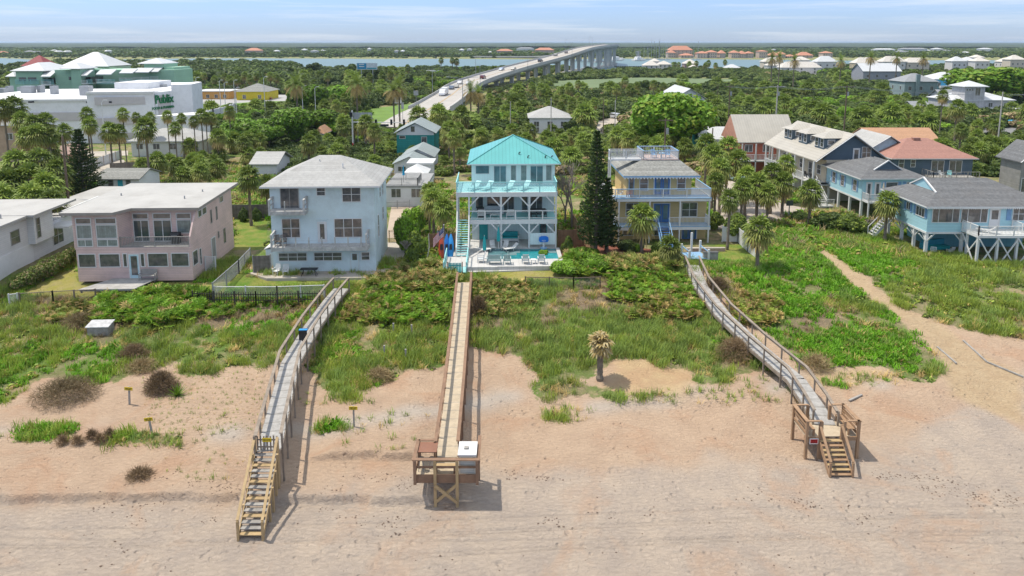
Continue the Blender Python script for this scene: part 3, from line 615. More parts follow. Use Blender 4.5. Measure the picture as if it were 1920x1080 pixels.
h.win('F',BW,3.3,3.7,4.7,5.05); h.win('F',BW,5.0,3.25,6.35,5.05,2,name='sliding_door'); h.win('F',BW,7.3,3.25,7.9,5.05); h.win('F',BW,8.3,3.25,9.6,5.05,2,name='sliding_door'); h.win('F',BW,2.0,3.7,2.8,5.05)
h.door('F',BW,2.35,-.35,3.35,1.85,m=TQD); h.win('F',BW,9.4,.6,10.1,1.9,fr=TQD); 
m = MB(); steps(m, (.67,.1,3.25),(.67,-3.1,0),(1.2,0,0),16); h.part('stair', m, TQP)
m = MB()
for x in (.02,1.32): m.beam((x,.05,4.3),(x,-3.1,1.0),.1,.07); m.beam((x,.05,3.1),(x,-3.1,-.1),.09,.24); m.box(x-.06,-3.15,-.1,x+.06,-3.03,1.05); m.box(x-.05,-1.55,1.0,x+.05,-1.45,2.7)
h.part('stair_railing', m, WHITE)
m = MB(); m.prism([(-1.3,-7.2),(11.35,-6.2),(11.0,-.25),(11.0,3.3),(1.4,3.3),(-1.3,.5)],-.5,-.35); h.part('patio_base', m, CONCW)
# pool deck of pavers with the pool let in
h.part('patio', MB().box(1.35,-6.55,-.34,4.4,-3.9,0).box(4.4,-6.4,-.34,11.3,-4.0,0).box(1.35,-3.9,-.34,3.4,-.1,0).box(3.4,-.6,-.34,5.6,3.3,-.0).box(1.35,-.1,-.34,3.4,3.3,0).box(5.6,-.1,-.34,11,3.3,0).box(10.9,-4.0,-.34,11.3,-.1,0).box(-.9,-6.3,-.34,1.34,-3.1,0), CONCW)
m = MB().box(5.6,-4.0,-.33,10.9,-.1,-.14); h.part('pool', m, POOLW)
h.part('spa', MB().box(3.4,-3.9,-.33,5.6,-.6,-.1), mat('spa_water',(.10,.22,.24),.08,.3,1.5,spec=.6))
m = MB(); m.box(5.62,-1.5,-.32,6.9,-.2,-.11); m.box(5.62,-2.3,-.32,6.5,-1.5,-.12); m.box(9.9,-1.6,-.32,10.88,-.5,-.12); m.box(3.4,-.75,-.3,5.6,-.6,.1); m.box(5.5,-3.9,-.3,5.62,-.6,.05); h.part('pool_steps', m, mat('grey_tile',(.16,.26,.27),.4))
# gate platform at the head of the boardwalk
m = MB(); m.box(-.95,-8.0,-.12,1.3,-6.32,-.02); h.part('landing', m, TQP)
m = MB()
for x in (-.95,1.3): m.beam((x,-8.0,1.0),(x,-3.2,1.0),.1,.06); m.beam((x,-8,.15),(x,-3.2,.15),.06,.06)
for y in (-8,-6.4,-4.8,-3.3):
    for x in (-.95,1.3): m.box(x-.05,y-.05,-1.3,x+.05,y+.05,1.02)
for y in [ -7.8+.22*i for i in range(20)]: m.box(-.97,y-.02,.15,-.93,y+.02,1.0)
h.part('landing_railing', m, TQP)
t = empty('boardwalk_gate', place(h,-.45,-8.15,0), h.rz, "turquoise slatted gate at the head of the middle boardwalk", 'gate')
m = MB()
for i in range(9): m.box(i*.145,-.02,-.25,i*.145+.11,.02,1.0)
m.box(0,-.04,.7,1.28,.03,.8); m.box(0,-.04,0,1.28,.03,.1); m.build('gate_panel', TQD, t)
MB().box(-.12,-.06,-1.4,-.02,.06,1.1).build('gate_post', RAILB, t); MB().box(1.31,-.06,-1.4,1.41,.06,1.1).build('gate_post', RAILB, t)
# furniture
def sunlounger(loc, rz, label, m1, m2, group=None, sc=1):
    t = empty('sun_lounger', loc, rz, label, 'lounger', group); t.scale = (sc,)*3
    MB().box(-.32,-.95,.28,.32,.3,.34).build('seat', m1, t); MB().extr([(-.32,.3,.3),(-.32,.95,.85),(-.32,.98,.8),(-.32,.35,.25)],(.64,0,0)).build('backrest', m1, t)
    for s in (-1,1):
        for y in (-.85,.25): MB().box(s*.3-.03,y-.03,0,s*.3+.03,y+.03,.28).build('leg', m2, t)
    return t
for i,x in enumerate((1.9,3.3,5.7,7.5)):
    sunlounger(place(h,x,1.5,6.3), h.rz-.55, ["pale turquoise sun lounger at the stair end of the roof deck","pale turquoise sun lounger second from the stair end of the roof deck","pale turquoise sun lounger below the narrow upper window on the roof deck","pale turquoise sun lounger at the right of the row on the roof deck"][i], TQP, TQP, "sun loungers on the roof deck")
def deckchair(loc, rz, label, m1, w=.62, lat=False, group=None, name='pool_chair', cat='chair'):
    t = empty(name, loc, rz, label, cat, group)
    MB().box(-w/2,-.35,.32,w/2,.25,.38).build('seat', m1, t)
    m = MB(); n = max(5, int(w/.12))
    for i in range(n): x = -w/2+w*(i+.5)/n; m.beam((x,.25,.38),(x,.48,1.05),w/n*.72,.03,up=(0,1,0))
    m.beam((-w/2,.48,1.05),(w/2,.48,1.05),.05,.06); m.build('backrest', m1, t)
    for s in (-1,1): MB().box(s*(w/2+.03)-.03,-.36,0,s*(w/2+.03)+.03,-.3,.6).box(s*(w/2+.03)-.03,.24,0,s*(w/2+.03)+.03,.3,.6).box(s*(w/2+.04)-.05,-.38,.6,s*(w/2+.04)+.05,.35,.64).build('armrest', m1, t)
    return t
GRW = mat('grey_white_plastic',(.50,.53,.54),.6,.08)
deckchair(place(h,7.3,-5.4,0), h.rz+math.pi, "pale pool chair left of the small side table facing the pool", GRW)
deckchair(place(h,8.95,-5.4,0), h.rz+math.pi, "pale pool chair right of the small side table facing the pool", GRW)
t = empty('side_table', place(h,8.12,-5.5,0), h.rz, "small white side table between two pale pool chairs", 'table'); MB().box(-.25,-.25,.4,.25,.25,.45).build('tabletop', WHITE, t)
for sx in (-1,1):
    for sy in (-1,1): MB().box(sx*.2-.03,sy*.2-.03,0,sx*.2+.03,sy*.2+.03,.4).build('leg', WHITE, t)
deckchair(place(h,4.05,-5.45,0), h.rz+math.pi, "wide grey lattice backed loveseat facing the pool", mat('grey_green_wood',(.33,.42,.42),.7), 1.35, name='loveseat', cat='sofa')
deckchair(place(h,5.4,-5.45,0), h.rz+math.pi, "grey lattice backed armchair right of the loveseat by the pool", MATS['grey_green_wood'], .65)
deckchair(place(h,2.7,-4.9,0), h.rz-math.pi*.5, "white and turquoise armchair beside the closed umbrella at the pool's left", GRW, .62)
for i,(x,y,r) in enumerate(((2.9,-1.3,1.9),(3.9,-.1,0.1),(5.3,-.2,-.2),(5.9,-.9,-1.1))):
    sunlounger(place(h,x,y,0), h.rz+r, ["white lounger behind the left closed umbrella","white lounger left of the tall closed umbrella by the post","white lounger right of the tall closed umbrella by the post","white angled lounger nearest the pool corner"][i], WHITE, WHITE, "white loungers around the spa", .85)
def umbrella(loc, label, ht=2.4):
    t = empty('closed_umbrella', loc, 0, label, 'umbrella'); MB().cyl((0,0,0),(0,0,ht),.03).build('pole', WHITE, t)
    m = MB(); n=12; lv=[(.9,.2),(1.3,.22),(1.9,.17),(2.3,.08),(ht,.01)]
    for a,b in zip(lv,lv[1:]):
        for i in range(n):
            q=lambda k,l:(math.cos(2*math.pi*k/n)*l[1]*(1 if k%2 else .68), math.sin(2*math.pi*k/n)*l[1]*(1 if k%2 else .68), l[0])
            m.poly([q(i,a),q(i+1,a),q(i+1,b),q(i,b)])
    m.build('canopy', TQD, t); MB().cyl((0,0,0),(0,0,.08),.25,n=12).build('base', WHITE, t)
umbrella(place(h,3.05,-3.7,0), "closed turquoise umbrella at the front left corner of the spa", 2.5); umbrella(place(h,4.55,-.45,0), "closed turquoise umbrella in front of the central veranda post", 2.7)
t = empty('outdoor_sofa', place(h,5.9,2.6,-.0), h.rz, "turquoise cushioned sofa against the ground floor wall behind the pool", 'sofa')
MB().box(-.95,-.4,.1,.95,.4,.4).build('frame', WHITE, t); MB().box(-.9,-.38,.4,.9,.2,.55).build('cushion', TQD, t); MB().box(-.9,.2,.4,.9,.4,1.05).build('backrest', TQD, t)
for s in (-1,1): MB().box(s*.95-.06,-.4,0,s*.95+.06,.4,.7).build('armrest', WHITE, t)
t = empty('pool_basketball_hoop', place(h,9.55,-.35,0), h.rz, "bright blue toy basketball hoop at the back edge of the pool", 'basketball hoop')
MB().cyl((0,0,0),(0,0,.7),.12,.1).build('pole', WHITE, t); MB().cyl((0,-.1,0),(0,-.1,.15),.38,n=14).build('base', BLUEP, t)
m = MB(); m.extr([(-.55,-.1,.95),(-.45,-.1,.75),(.45,-.1,.75),(.55,-.1,.95),(.5,-.1,1.3),(.25,-.1,1.42),(-.25,-.1,1.42),(-.5,-.1,1.3)],(0,.06,0)); m.build('backboard', mat('bright_blue',(.01,.16,.6),.4), t)
m = MB()
for i in range(12): a,b=2*math.pi*i/12,2*math.pi*(i+1)/12; m.beam((.2*math.cos(a),-.32+.2*math.sin(a),.98),(.2*math.cos(b),-.32+.2*math.sin(b),.98),.02,.02)
m.build('hoop', WHITE, t)
grill(place(h,2.55,1.2,3.2), h.rz, "black covered grill on the middle veranda behind the left post")
for i,(x,w_) in enumerate(((2.7,.8),(5.9,.8))):
    deckchair(place(h,x,.75,3.2), h.rz+(math.pi if i else math.pi), ["white veranda armchair behind the left rail bay","white veranda armchair right of the white coffee table"][i], WHITE, w_)
t = empty('coffee_table', place(h,4.2,.9,3.2), h.rz, "low white table on the middle veranda", 'table'); MB().box(-.6,-.3,.35,.6,.3,.42).build('tabletop', WHITE, t)
for sx in (-1,1): MB().box(sx*.52-.04,-.28,0,sx*.52+.04,.28,.35).build('leg', WHITE, t)
t = empty('veranda_sofa', place(h,4.1,2.5,3.2), h.rz, "pale grey sofa at the back of the middle veranda", 'sofa'); MB().box(-1.1,-.4,.1,1.1,.4,.45).build('seat', GRW, t); MB().box(-1.1,.25,.45,1.1,.4,.9).build('backrest', GRW, t)
t = empty('dining_table', place(h,9.0,1.6,3.2), h.rz, "dark dining table on the right of the middle veranda", 'table'); MB().box(-.9,-.45,.72,.9,.45,.77).build('tabletop', DARK, t)
for sx in (-1,1):
    for sy in (-1,1): MB().box(sx*.8-.04,sy*.38-.04,0,sx*.8+.04,sy*.38+.04,.72).build('leg', DARK, t)
for i,x in enumerate((8.5,9.1,9.7)): plastic_chair(place(h,x,.85,3.2), h.rz+math.pi, ["dark dining chair nearest the central post on the middle veranda","middle one of three dark dining chairs on the middle veranda","dark dining chair nearest the right corner post of the middle veranda"][i], DARK)
# flag, kayaks, boat at the left
t = empty('flag_pole', place(h,-.95,-6.9,-.5), h.rz, "thin flag pole rising beside the landing of the turquoise roofed house", 'flag pole')
MB().cyl((0,0,0),(0,0,5.0),.03).build('pole', STEEL, t); MB().cyl((0,0,5.0),(0,0,5.08),.05).build('finial', WHITE, t)
def flag(loc, rz):
    t = empty('flag', loc, rz, "red white and blue striped flag drooping from the thin pole", 'flag')
    nx, ny, w_, h_ = 16, 13, 1.7, 1.0; me_ = MB()
    P_ = lambda i,j: (-w_*i/nx*.62, .07*math.sin(i*.9+j*.2), -h_*j/ny-1.15*(i/nx)**1.2)
    for i in range(nx):
        for j in range(ny): me_.mat(2 if (i < 7 and j < 7) else (0 if j % 2 == 0 else 1)).poly([P_(i,j),P_(i,j+1),P_(i+1,j+1),P_(i+1,j)])
    me_.build('cloth', [mat('flag_red',(.5,.03,.04),.7), mat('flag_white',(.7,.7,.7),.7), mat('flag_blue',(.03,.05,.2),.7)], t)
    s_ = MB()
    for i in range(6):
        for j in range(5):
            c=Vector(P_(i+.7,j+.9)); 
            for dy in (-.012,.012): s_.poly([c+Vector((0,dy,.03)),c+Vector((-.02,dy,0)),c+Vector((0,dy,-.03)),c+Vector((.02,dy,0))])
    s_.build('stars', MATS['flag_white'], t)
flag(place(h,-.98,-6.9,4.3), h.rz)
t = empty('feather_banner', place(h,-2.3,.5,-.4), h.rz, "upright turquoise cloth leaning on the brown fence left of the stairs", 'banner'); MB().extr([(0,0,.3),(.55,0,.5),(.5,0,1.7),(.1,0,2.3)],(0,.05,0)).build('cloth', TQD, t); MB().cyl((0,0,0),(.05,0,2.4),.02).build('pole', WHITE, t)
def kayak(loc, rot, label, mtl):
    t = empty('kayak', loc, 0, label, 'kayak'); t.rotation_euler = rot
    m = MB(); n=10; L_=3.0; prev=None
    for i in range(n+1):
        s_=i/n; w_=.36*math.sin(math.pi*min(max(s_,.02),.98))**.6; z_=L_*s_; ring=[(w_*math.cos(a)*.9,w_*.45*math.sin(a),z_) for a in [k*math.pi/4 for k in range(8)]]
        if prev:
            for k in range(8): m.poly([prev[k],prev[(k+1)%8],ring[(k+1)%8],ring[k]])
        prev=ring
    m.build('hull', mtl, t, smooth=True); MB().cyl((0,-.17,1.3),(0,-.19,1.9),.16,.14,n=10).build('cockpit', BLACK, t)
for i,(x,c,lab) in enumerate(((-1.6,(.45,.07,.03),"orange red kayak standing by the brown fence"),(-1.05,(.02,.16,.5),"darker blue kayak standing next to the orange red one"),(-.6,(.03,.3,.7),"bright blue kayak standing nearest the white stairs"))):
    kayak(place(h,x,-2.4,-.8), (R(-18),0,h.rz), lab, mat('kayak%d'%i,c,.35))
t = empty('covered_jet_ski', place(h,-1.0,1.2,-.3), h.rz, "white covered water scooter beside the stairs of the turquoise roofed house", 'jet ski')
m = MB(); prev=None
for i in range(9):
    s_=i/8; y_=-1.3+2.6*s_; w_=.2+.4*math.sin(math.pi*(.15+.8*s_)); hh_=.5+.5*math.sin(math.pi*(.2+.7*s_))
    ring=[(-w_,y_,.2),(-w_,y_,hh_*.7),(-w_*.4,y_,hh_),(w_*.4,y_,hh_),(w_,y_,hh_*.7),(w_,y_,.2)]
    if prev:
        for k in range(6): m.poly([prev[k],prev[(k+1)%6],ring[(k+1)%6],ring[k]])
    else: m.poly(ring)
    prev=ring
m.poly(prev[::-1]); m.build('cover', WHITE, t, smooth=True); MB().box(-.3,-1,0,.3,1,.22).build('hull', BLUET, t)
# ---------------------------------------------------------------- yellow house
h = House('yellow_house', (11.95, 76.4, 2.95), 1.5, "yellow three storey beach house with white porches, blue doors and a rooftop terrace"); HY = h
W = 10.9
m = MB(); m.box(.3,1.7,-.3,W+.1,9.5,4.7); m.box(1.5,1.72,4.7,9.1,9.4,7.65); h.part('wall', m, YEL_)
BTRIM = [TRIM, BLUEP]
m = MB(); m.box(0,0,1.58,W+.1,1.7,1.95); m.mat(1).box(-.03,-.03,1.95,W+.12,1.7,2.02); h.part('porch_floor', m, BTRIM)
m = MB(); m.box(-.1,0,4.95,W+.1,1.7,5.28); m.box(-.9,.9,4.95,-.1,7,5.28); m.mat(1).box(-.13,-.03,5.28,W+.12,1.7,5.36); m.mat(0).box(9.1,1.7,4.96,W+.1,6,5.28); h.part('upper_deck', m, BTRIM)
for x in (.35,3.9,7.42,10.8):
    h.part('post', MB().box(x-.08,.02,-.5,x+.08,.18,1.58), TRIM); h.part('post', MB().box(x-.08,.02,2.02,x+.08,.18,4.95), TRIM)
rr = MB(); rail(rr,(.05,.05,2.0),(4.75,.05,2.0),1.05,.15,3.4); rail(rr,(6.2,.05,2.0),(W,.05,2.0),1.05,.15,3.4); rail(rr,(.05,.05,2),(.05,1.7,2),1.05,.15,2); rail(rr,(W,.05,2),(W,1.7,2),1.05,.15,2); h.part('porch_railing', rr, TRIM)
rr = MB(); rail(rr,(-.1,.05,5.34),(W,.05,5.34),1.05,.15,2.7); rail(rr,(W,.05,5.34),(W,6,5.34),1.05,.15,2.7); rail(rr,(-.85,.95,5.34),(-.1,.05,5.34),1.05,.15,3); rail(rr,(-.85,.95,5.34),(-.85,6.5,5.34),1.05,.15,3); r_=h.part('upper_railing', rr, TRIM)
MB().beam((W,.05,6.42),(W,6,6.42),.11,.05).beam((-.1,.05,6.42),(W,.05,6.42),.11,.05).build('handrail', BLUEP, r_)
m = MB(); x0,y0,x1,y1 = .9,.75,9.85,10.2; z=7.6; a0,b0,a1,b1=3.6,3.9,8.3,8.0; zt=9.05
lo=[(x0,y0),(x1,y0),(x1,y1),(x0,y1)]; hi=[(a0,b0),(a1,b0),(a1,b1),(a0,b1)]
for i in range(4): j=(i+1)%4; m.poly([(*lo[i],z+.2),(*lo[j],z+.2),(*hi[j],zt),(*hi[i],zt)])
m.poly([(*p,zt) for p in hi]); m.mat(1)
for i in range(4): j=(i+1)%4; m.poly([(*lo[i],z),(*lo[j],z),(*lo[j],z+.2),(*lo[i],z+.2)])
m.poly([(*p,z) for p in lo][::-1]); h.part('roof', m, [SHMID, BLUEP])
m = MB(); n=24
for i in range(n):
    xa=x0+(x1-x0)*i/n; xb=x0+(x1-x0)*(i+1)/n; m.extr([(xa,y0-.02,z+.02),(xb,y0-.02,z+.02),((xa+xb)/2,y0-.02,z-.2)],(0,.03,0))
h.part('scalloped_trim', m, TRIM)
m = MB(); m.box(3.8,4.0,9.06,8.2,7.9,9.16); h.part('terrace_floor', m, mat('pinkish_boards',(.45,.36,.33),.8,lines=('Y',.14,.4,.02)))
rr = MB(); pts=[(3.9,4.05),(8.1,4.05),(8.1,7.8),(3.9,7.8)]
for i in range(4): rail(rr,(*pts[i],9.16),(*pts[(i+1)%4],9.16),1.0,.2,2.1)
rt=h.part('terrace_railing', rr, TRIM); mm=MB()
for i in range(4): mm.beam((*pts[i],10.2),(*pts[(i+1)%4],10.2),.11,.05)
mm.build('handrail', BLUEP, rt)
m = MB(); m.box(-.1,4.2,9.0,3.7,5.6,9.18); m.box(-.1,4.2,5.3,.05,4.35,9.0); m.box(-.1,5.5,5.3,.05,5.6,9.0); h.part('terrace_walkway', m, TRIM)
rr = MB(); rail(rr,(-.05,4.25,9.18),(3.7,4.25,9.18),1.0,.16,1.9); rail(rr,(-.05,5.55,9.18),(3.7,5.55,9.18),1.0,.16,1.9); rail(rr,(-.05,4.25,9.18),(-.05,5.55,9.18),1,.2,1.3)
for k in range(3): rr.beam((1.9+.2*k,4.25,9.35+k*.2),(3.3-.2*k,4.25,10.05-k*.2),.05,.05)
h.part('walkway_railing', rr, TRIM)
def french(h, c, x0, x1, z0, z1):
    f = h.part('french_door_frame', MB().box(x0-.1,c-.06,z0,x0,c+.01,z1+.1).box(x1,c-.06,z0,x1+.1,c+.01,z1+.1).box(x0,c-.058,z1,x1,c+.01,z1+.1), TRIM)
    xm=(x0+x1)/2
    for a,b in ((x0+.01,xm-.02),(xm+.02,x1-.01)):
        d = MB().box(a,c-.04,z0+.02,b,c+.01,z1-.01).build('door', BLUET, f); MB().box(a+.18,c-.055,z0+.35,b-.18,c-.0,z1-.18).build('pane', GLASSB, f)
french(h,1.7,4.75,6.6,2.05,4.3); french(h,1.72,4.75,6.55,5.38,7.45); french(h,1.7,8.2,9.9,-.2,1.5)
h.win('F',1.7,1.5,2.9,3.2,4.35,2,2); h.win('F',1.7,8.1,2.75,9.85,4.35,2,2); h.win('F',1.72,3.05,5.9,3.95,7.45,1,2); h.win('F',1.72,7.45,5.9,8.35,7.45,1,2); h.win('F',1.72,1.8,5.4,2.3,7.4,1,1,fr=BLUEP)
h.win('F',1.7,1.2,.5,2.4,1.05,2); h.win('F',1.7,4.7,.5,5.8,1.05,2); h.win('L',-.3,3,.5,4.4,1.5,1,1) if False else None
m = MB(); steps(m,(5.5,0,1.95),(5.5,-2.3,0.1),(1.15,0,0),9); h.part('stair', m, BLUET)
m = MB()
for x in (4.88,6.12): m.beam((x,0,2.95),(x,-2.3,1.1),.07,.06); m.beam((x,0,1.85),(x,-2.35,-.05),.07,.22); m.box(x-.05,-2.36,-.1,x+.05,-2.26,1.15)
h.part('stair_railing', m, BLUEP)
h.part('left_stair', steps(MB(),(-.9,3,5.2),(-.9,8,2.2),(1.,0,0),12), TRIM)
for i,(x,y,z,r,lab,c) in enumerate(((4.9+.5,5.2,9.16,.2,"left blue chair on the rooftop terrace of the yellow house",BLUEP),(7.1,5.2,9.16,-.2,"right blue chair on the rooftop terrace of the yellow house",BLUEP),(.5,.6,5.36,2.9,"white chair at the left end of the yellow house's upper deck",TRIM),(1.6,.6,5.36,3.4,"reddish chair at the left end of the yellow house's upper deck",mat('terracotta',(.4,.17,.12))))):
    plastic_chair(place(h,x,y,z), h.rz+r, lab, mtl=c)
t = empty('patio_table', place(h,6.3,4.9,9.16), 0, "small blue table between the chairs on the rooftop terrace", 'table'); MB().cyl((0,0,.6),(0,0,.65),.4,n=12).build('tabletop', BLUEP, t); MB().cyl((0,0,0),(0,0,.6),.05).build('leg', BLUEP, t)
# low brick wall, white posts, deck gate, fences round the yellow house
t = empty('brick_garden_wall', place(h,7.4,-3.3,-.2), h.rz, "low pinkish brick wall in front of the yellow house's ground floor doors", 'wall'); MB().box(0,0,0,4.3,.35,.55).build('wall', mat('pink_stone',(.42,.3,.25),.9,.2,4), t); MB().box(-.03,-.03,.55,4.33,.38,.6).build('coping', CONC, t)
t = empty('blue_gate_landing', tuple(GT(1305,487)), .12, "bright blue landing with white and blue posts at the head of the right boardwalk", 'landing')
MB().box(-1.1,-.9,.35,1.0,1.4,.42).build('floor', BLUEP, t)
for x,y,hh in ((-1.1,-.9,1.4),(1.0,-.9,1.4),(-1.1,1.4,1.4),(1.0,1.4,1.7),(.4,2.4,2.3)): MB().box(x-.1,y-.1,-.3,x+.1,y+.1,hh).build('post', TRIM, t)
MB().box(-1.08,-.8,1.1,-1.0,1.3,1.18).build('railing', BLUEP, t); MB().box(.95,-.8,1.1,1.03,1.3,1.18).build('railing', BLUEP, t)
for lab,(xa,ya),(xb,yb) in (("grey timber retaining wall left of the blue landing",(1240,495),(1272,497)),("grey timber retaining wall right of the blue landing",(1318,490),(1345,490))):
    a,b=GT(xa,ya),GT(xb,yb); t=empty('retaining_wall',a,math.atan2(b.y-a.y,b.x-a.x),lab,'wall'); L_=(b-a).length; MB().box(0,-.2,-.3,L_,.2,1.0).build('wall', OLDW, t); MB().box(-.05,-.25,1.0,L_+.05,.25,1.06).build('cap', mat('dark_cap',(.1,.1,.1)), t)
def fence(label, pts, ht, m_panel, m_post, name='fence', postgap=2.2, th=.05, cap=False, zfix=None, cat='fence', posth=.12, pr=.06):
    """pts: ground positions; panels follow the ground"""
    a0 = Vector(pts[0]); t = empty(name, a0, 0, label, cat); pm = MB(); posts = []
    for a,b in zip(pts,pts[1:]):
        a,b = Vector(a)-a0, Vector(b)-a0; n = max(1, round((b-a).length/postgap))
        for i in range(n):
            p,q = a+(b-a)*i/n, a+(b-a)*(i+1)/n; pm.beam(p+Vector((0,0,ht/2+.03)),q+Vector((0,0,ht/2+.03)),th,ht)
            posts.append(p)
        posts.append(b)
    pm.build('panel', m_panel, t)
    for p in posts[:100]: MB().box(p.x-pr,p.y-pr,p.z-.3,p.x+pr,p.y+pr,p.z+ht+posth).build('fence_post', m_post, t)
    return t
def open_fence(label, pts, ht, m_, name='picket_fence', gap=.16, pw=.08, postgap=2.2, tint=None, cat='fence'):
    a0=Vector(pts[0]); t=empty(name,a0,0,label,cat); pk=MB(); rl=MB()
    for a,b in zip(pts,pts[1:]):
        a,b=Vector(a)-a0,Vector(b)-a0; L_=(b-a).length; up=Vector((0,0,1)); n=max(1,int(L_/gap))
        for i in range(n+1): c=a+(b-a)*i/n; pk.beam(c+up*.02,c+up*(ht*(1+.03*((i*7)%5-2))),pw,.02,up=(b-a))
        rl.beam(a+up*ht*.25,b+up*ht*.25,.04,.07); rl.beam(a+up*ht*.8,b+up*ht*.8,.04,.07)
        k=max(1,round(L_/postgap))
        for i in range(k+1): c=a+(b-a)*i/k; MB().box(c.x-.05,c.y-.05,c.z-.2,c.x+.05,c.y+.05,c.z+ht+.1).build('fence_post', m_, t)
    pk.build('pickets', m_, t); rl.build('rails', m_, t); return t
def lattice(label, pts, ht, m_, name='lattice_fence', gap=.22, cap=None, cat='fence', wire=.02, postgap=2.4):
    a0=Vector(pts[0]); t=empty(name,a0,0,label,cat); lm=MB()
    for a,b in zip(pts,pts[1:]):
        a,b=Vector(a)-a0,Vector(b)-a0; L_=(b-a).length; d=(b-a)/L_; up=Vector((0,0,1)); s=-ht
        while s<L_:
            for sg in (0,1):
                u0,z0,u1,z1=(s,0,s+ht,ht) if sg==0 else (s+ht,0,s,ht)
                def clipu(u0,z0,u1,z1):
                    du=u1-u0; ta=(0-u0)/du; tb=(L_-u0)/du; lo,hi=min(ta,tb),max(ta,tb); lo=max(0,lo); hi=min(1,hi); 
                    return None if hi<=lo else (u0+du*lo,z0+(z1-z0)*lo,u0+du*hi,z0+(z1-z0)*hi)
                c=clipu(u0,z0,u1,z1)
                if c: lm.beam(a+d*c[0]+up*c[1],a+d*c[2]+up*c[3],.012,wire,up=(d.y,-d.x,0))
            s+=gap
        k=max(1,round(L_/postgap))
        for i in range(k+1): c=a+(b-a)*i/k; MB().box(c.x-.05,c.y-.05,c.z-.3,c.x+.05,c.y+.05,c.z+ht+.08).build('fence_post', cap or m_, t)
        lm.mat(0)
        MB().beam(a+up*ht,b+up*ht,.08,.05).build('top_rail', cap or m_, t)
    lm.build('lattice', m_, t); return t
P3 = lambda x,y,z=3.0: G(x,y,z)
fence("white vinyl fence panel facing the beach right of the yellow house",[P3(1354,453),P3(1383,454)],1.75,TRIM,TRIM,'vinyl_fence')
fence("long white vinyl fence stepping down towards the beach beside the yellow house lawn",[P3(1383,454),P3(1402,472),P3(1422,487,2.9)],1.75,TRIM,TRIM,'vinyl_fence')
fence("tan wooden fence running back along the yellow house's left side",[P3(1112,478),P3(1085,445),P3(1070,420)],1.7,FENO,FENO,'wooden_fence')
fence("brown wooden fence behind the pool's right end",[P3(1046,463),P3(1093,460)],1.9,FENW,FENW,'wooden_fence')
fence("brown wooden fence left of the turquoise roofed house's stairs",[P3(806,470),P3(858,468)],1.9,FENW,FENW,'wooden_fence')
fence("old grey board fence crossing behind the pink and pale blue houses",[P3(436,411),P3(505,410)],1.9,FENG,FENG,'wooden_fence')
open_fence("grey picket fence in front of the white cottage behind the pale blue house",[P3(722,392),P3(768,390)],1.1,mat('grey_picket',(.38,.38,.38),.8))
lattice("tan lattice gate across the driveway right of the pale blue house",[P3(730,455),P3(782,453)],1.4,NEWW,'lattice_gate',.2,cat='gate')
lattice("white lattice fence with a white rope topped rail below the pale blue house lawn",[P3(402,556,2.6),P3(520,556,2.6),P3(608,553,2.7)],.95,mat('pale_lattice',(.5,.55,.5),.8),gap=.16,cap=TRIM)
open_fence("dark rotting picket fence buried in scrub in front of the white lattice fence",[G(362,566,2.4),G(480,568,2.4),G(600,566,2.4)],1.0,mat('dark_picket',(.07,.06,.05),.95,.3),gap=.22,pw=.1)
lattice("green chain link fence in front of the garden strip below the pool",[G(985,538,2.6),G(1075,540,2.6),G(1125,538,2.6)],1.0,mat('green_wire',(.12,.2,.13),.6),'chain_link_fence',.13,wire=.012,cap=mat('brown_pipe',(.15,.11,.08),.7))
lattice("grey chain link fence between the pink house and the pale blue house patio",[G(400,556,2.7),G(448,512,3),G(470,488,3)],1.3,STEEL,'chain_link_fence',.16,wire=.012)
lattice("grey chain link fence at the foot of the pink house lawn",[G(38,570,2.4),G(100,566,2.4),G(180,562,2.4)],1.0,mat('rust_wire',(.2,.16,.13),.7),'chain_link_fence',.16,wire=.012)
lattice("white lattice panel standing at the left end of the dune fence",[G(18,572,2.3),G(34,570,2.3)],1.0,TRIM,'lattice_screen',.13,wire=.03)
lattice("white lattice screen against the right wall of the pink house",[P3(386,508),P3(405,508)],1.5,TRIM,'lattice_screen',.13,wire=.03)
# ---------------------------------------------------------------- front light blue stilt house
h = House('blue_stilt_house', (45.05, 72.0, 3.0), 0, "light blue clapboard house on white stilts with a big front deck at the right edge"); HR = h
def stilts(h, pts, z1, r=.14, z0=-.6, brace=1):
    for x,y in pts:
        h.part('stilt', MB().box(x-r,y-r,z0,x+r,y+r,z1), WHITE)
        if brace:
            for dx,dy in ((1,0),(0,1),(-1,0),(0,-1)): h.part('brace', MB().beam((x,y,z1-.95),(x+dx*.85,y+dy*.85,z1-.02),.1,.1), WHITE)
W, Dp = 13.0, 8.0
h.part('wall', MB().box(0,0,2.6,W,Dp,5.5), LBLUE); h.part('floor_beam', MB().box(-.05,-.05,2.38,W,Dp,2.6), WHITE)
h.part('lower_room', MB().box(2.6,3.2,-.4,W,7.9,2.38), mat('teal_panel',(.16,.36,.40),.7,.1,lines=('X',.4,.2,.02)))
stilts(h, [(.15,.15),(.15,2.4),(.15,4.8),(.15,7.6),(4.0,.15)], 2.38)
x0,y0,x1,y1=-.6,-.6,W+.5,Dp+.7; z=5.38
m=MB(); hip(m,x0,y0,x1,y1,z,2.25,.16); h.part('roof', m, [SHGREY, WHITE])
g=MB(); ym=(y0+y1)/2; xr=x0+(y1-y0)/2; zr=z+.16+2.25
xg=1.7; zb=z+.16+2.25*(xg-x0)/(xr-x0); hw=(zr-zb)/2.25*(xr-x0)
g.poly([(xg,ym-hw,zb),(xr,ym,zr),(xg,ym,zr+.02)]); g.poly([(xg,ym+hw,zb),(xg,ym,zr+.02),(xr,ym,zr)])
h.part('gable_roof', g, SHGREY)
h.part('gable_vent', MB().extr([(xg+.02,ym-hw,zb),(xg+.02,ym,zr),(xg+.02,ym+hw,zb)],(.1,0,0)), LBLUE)
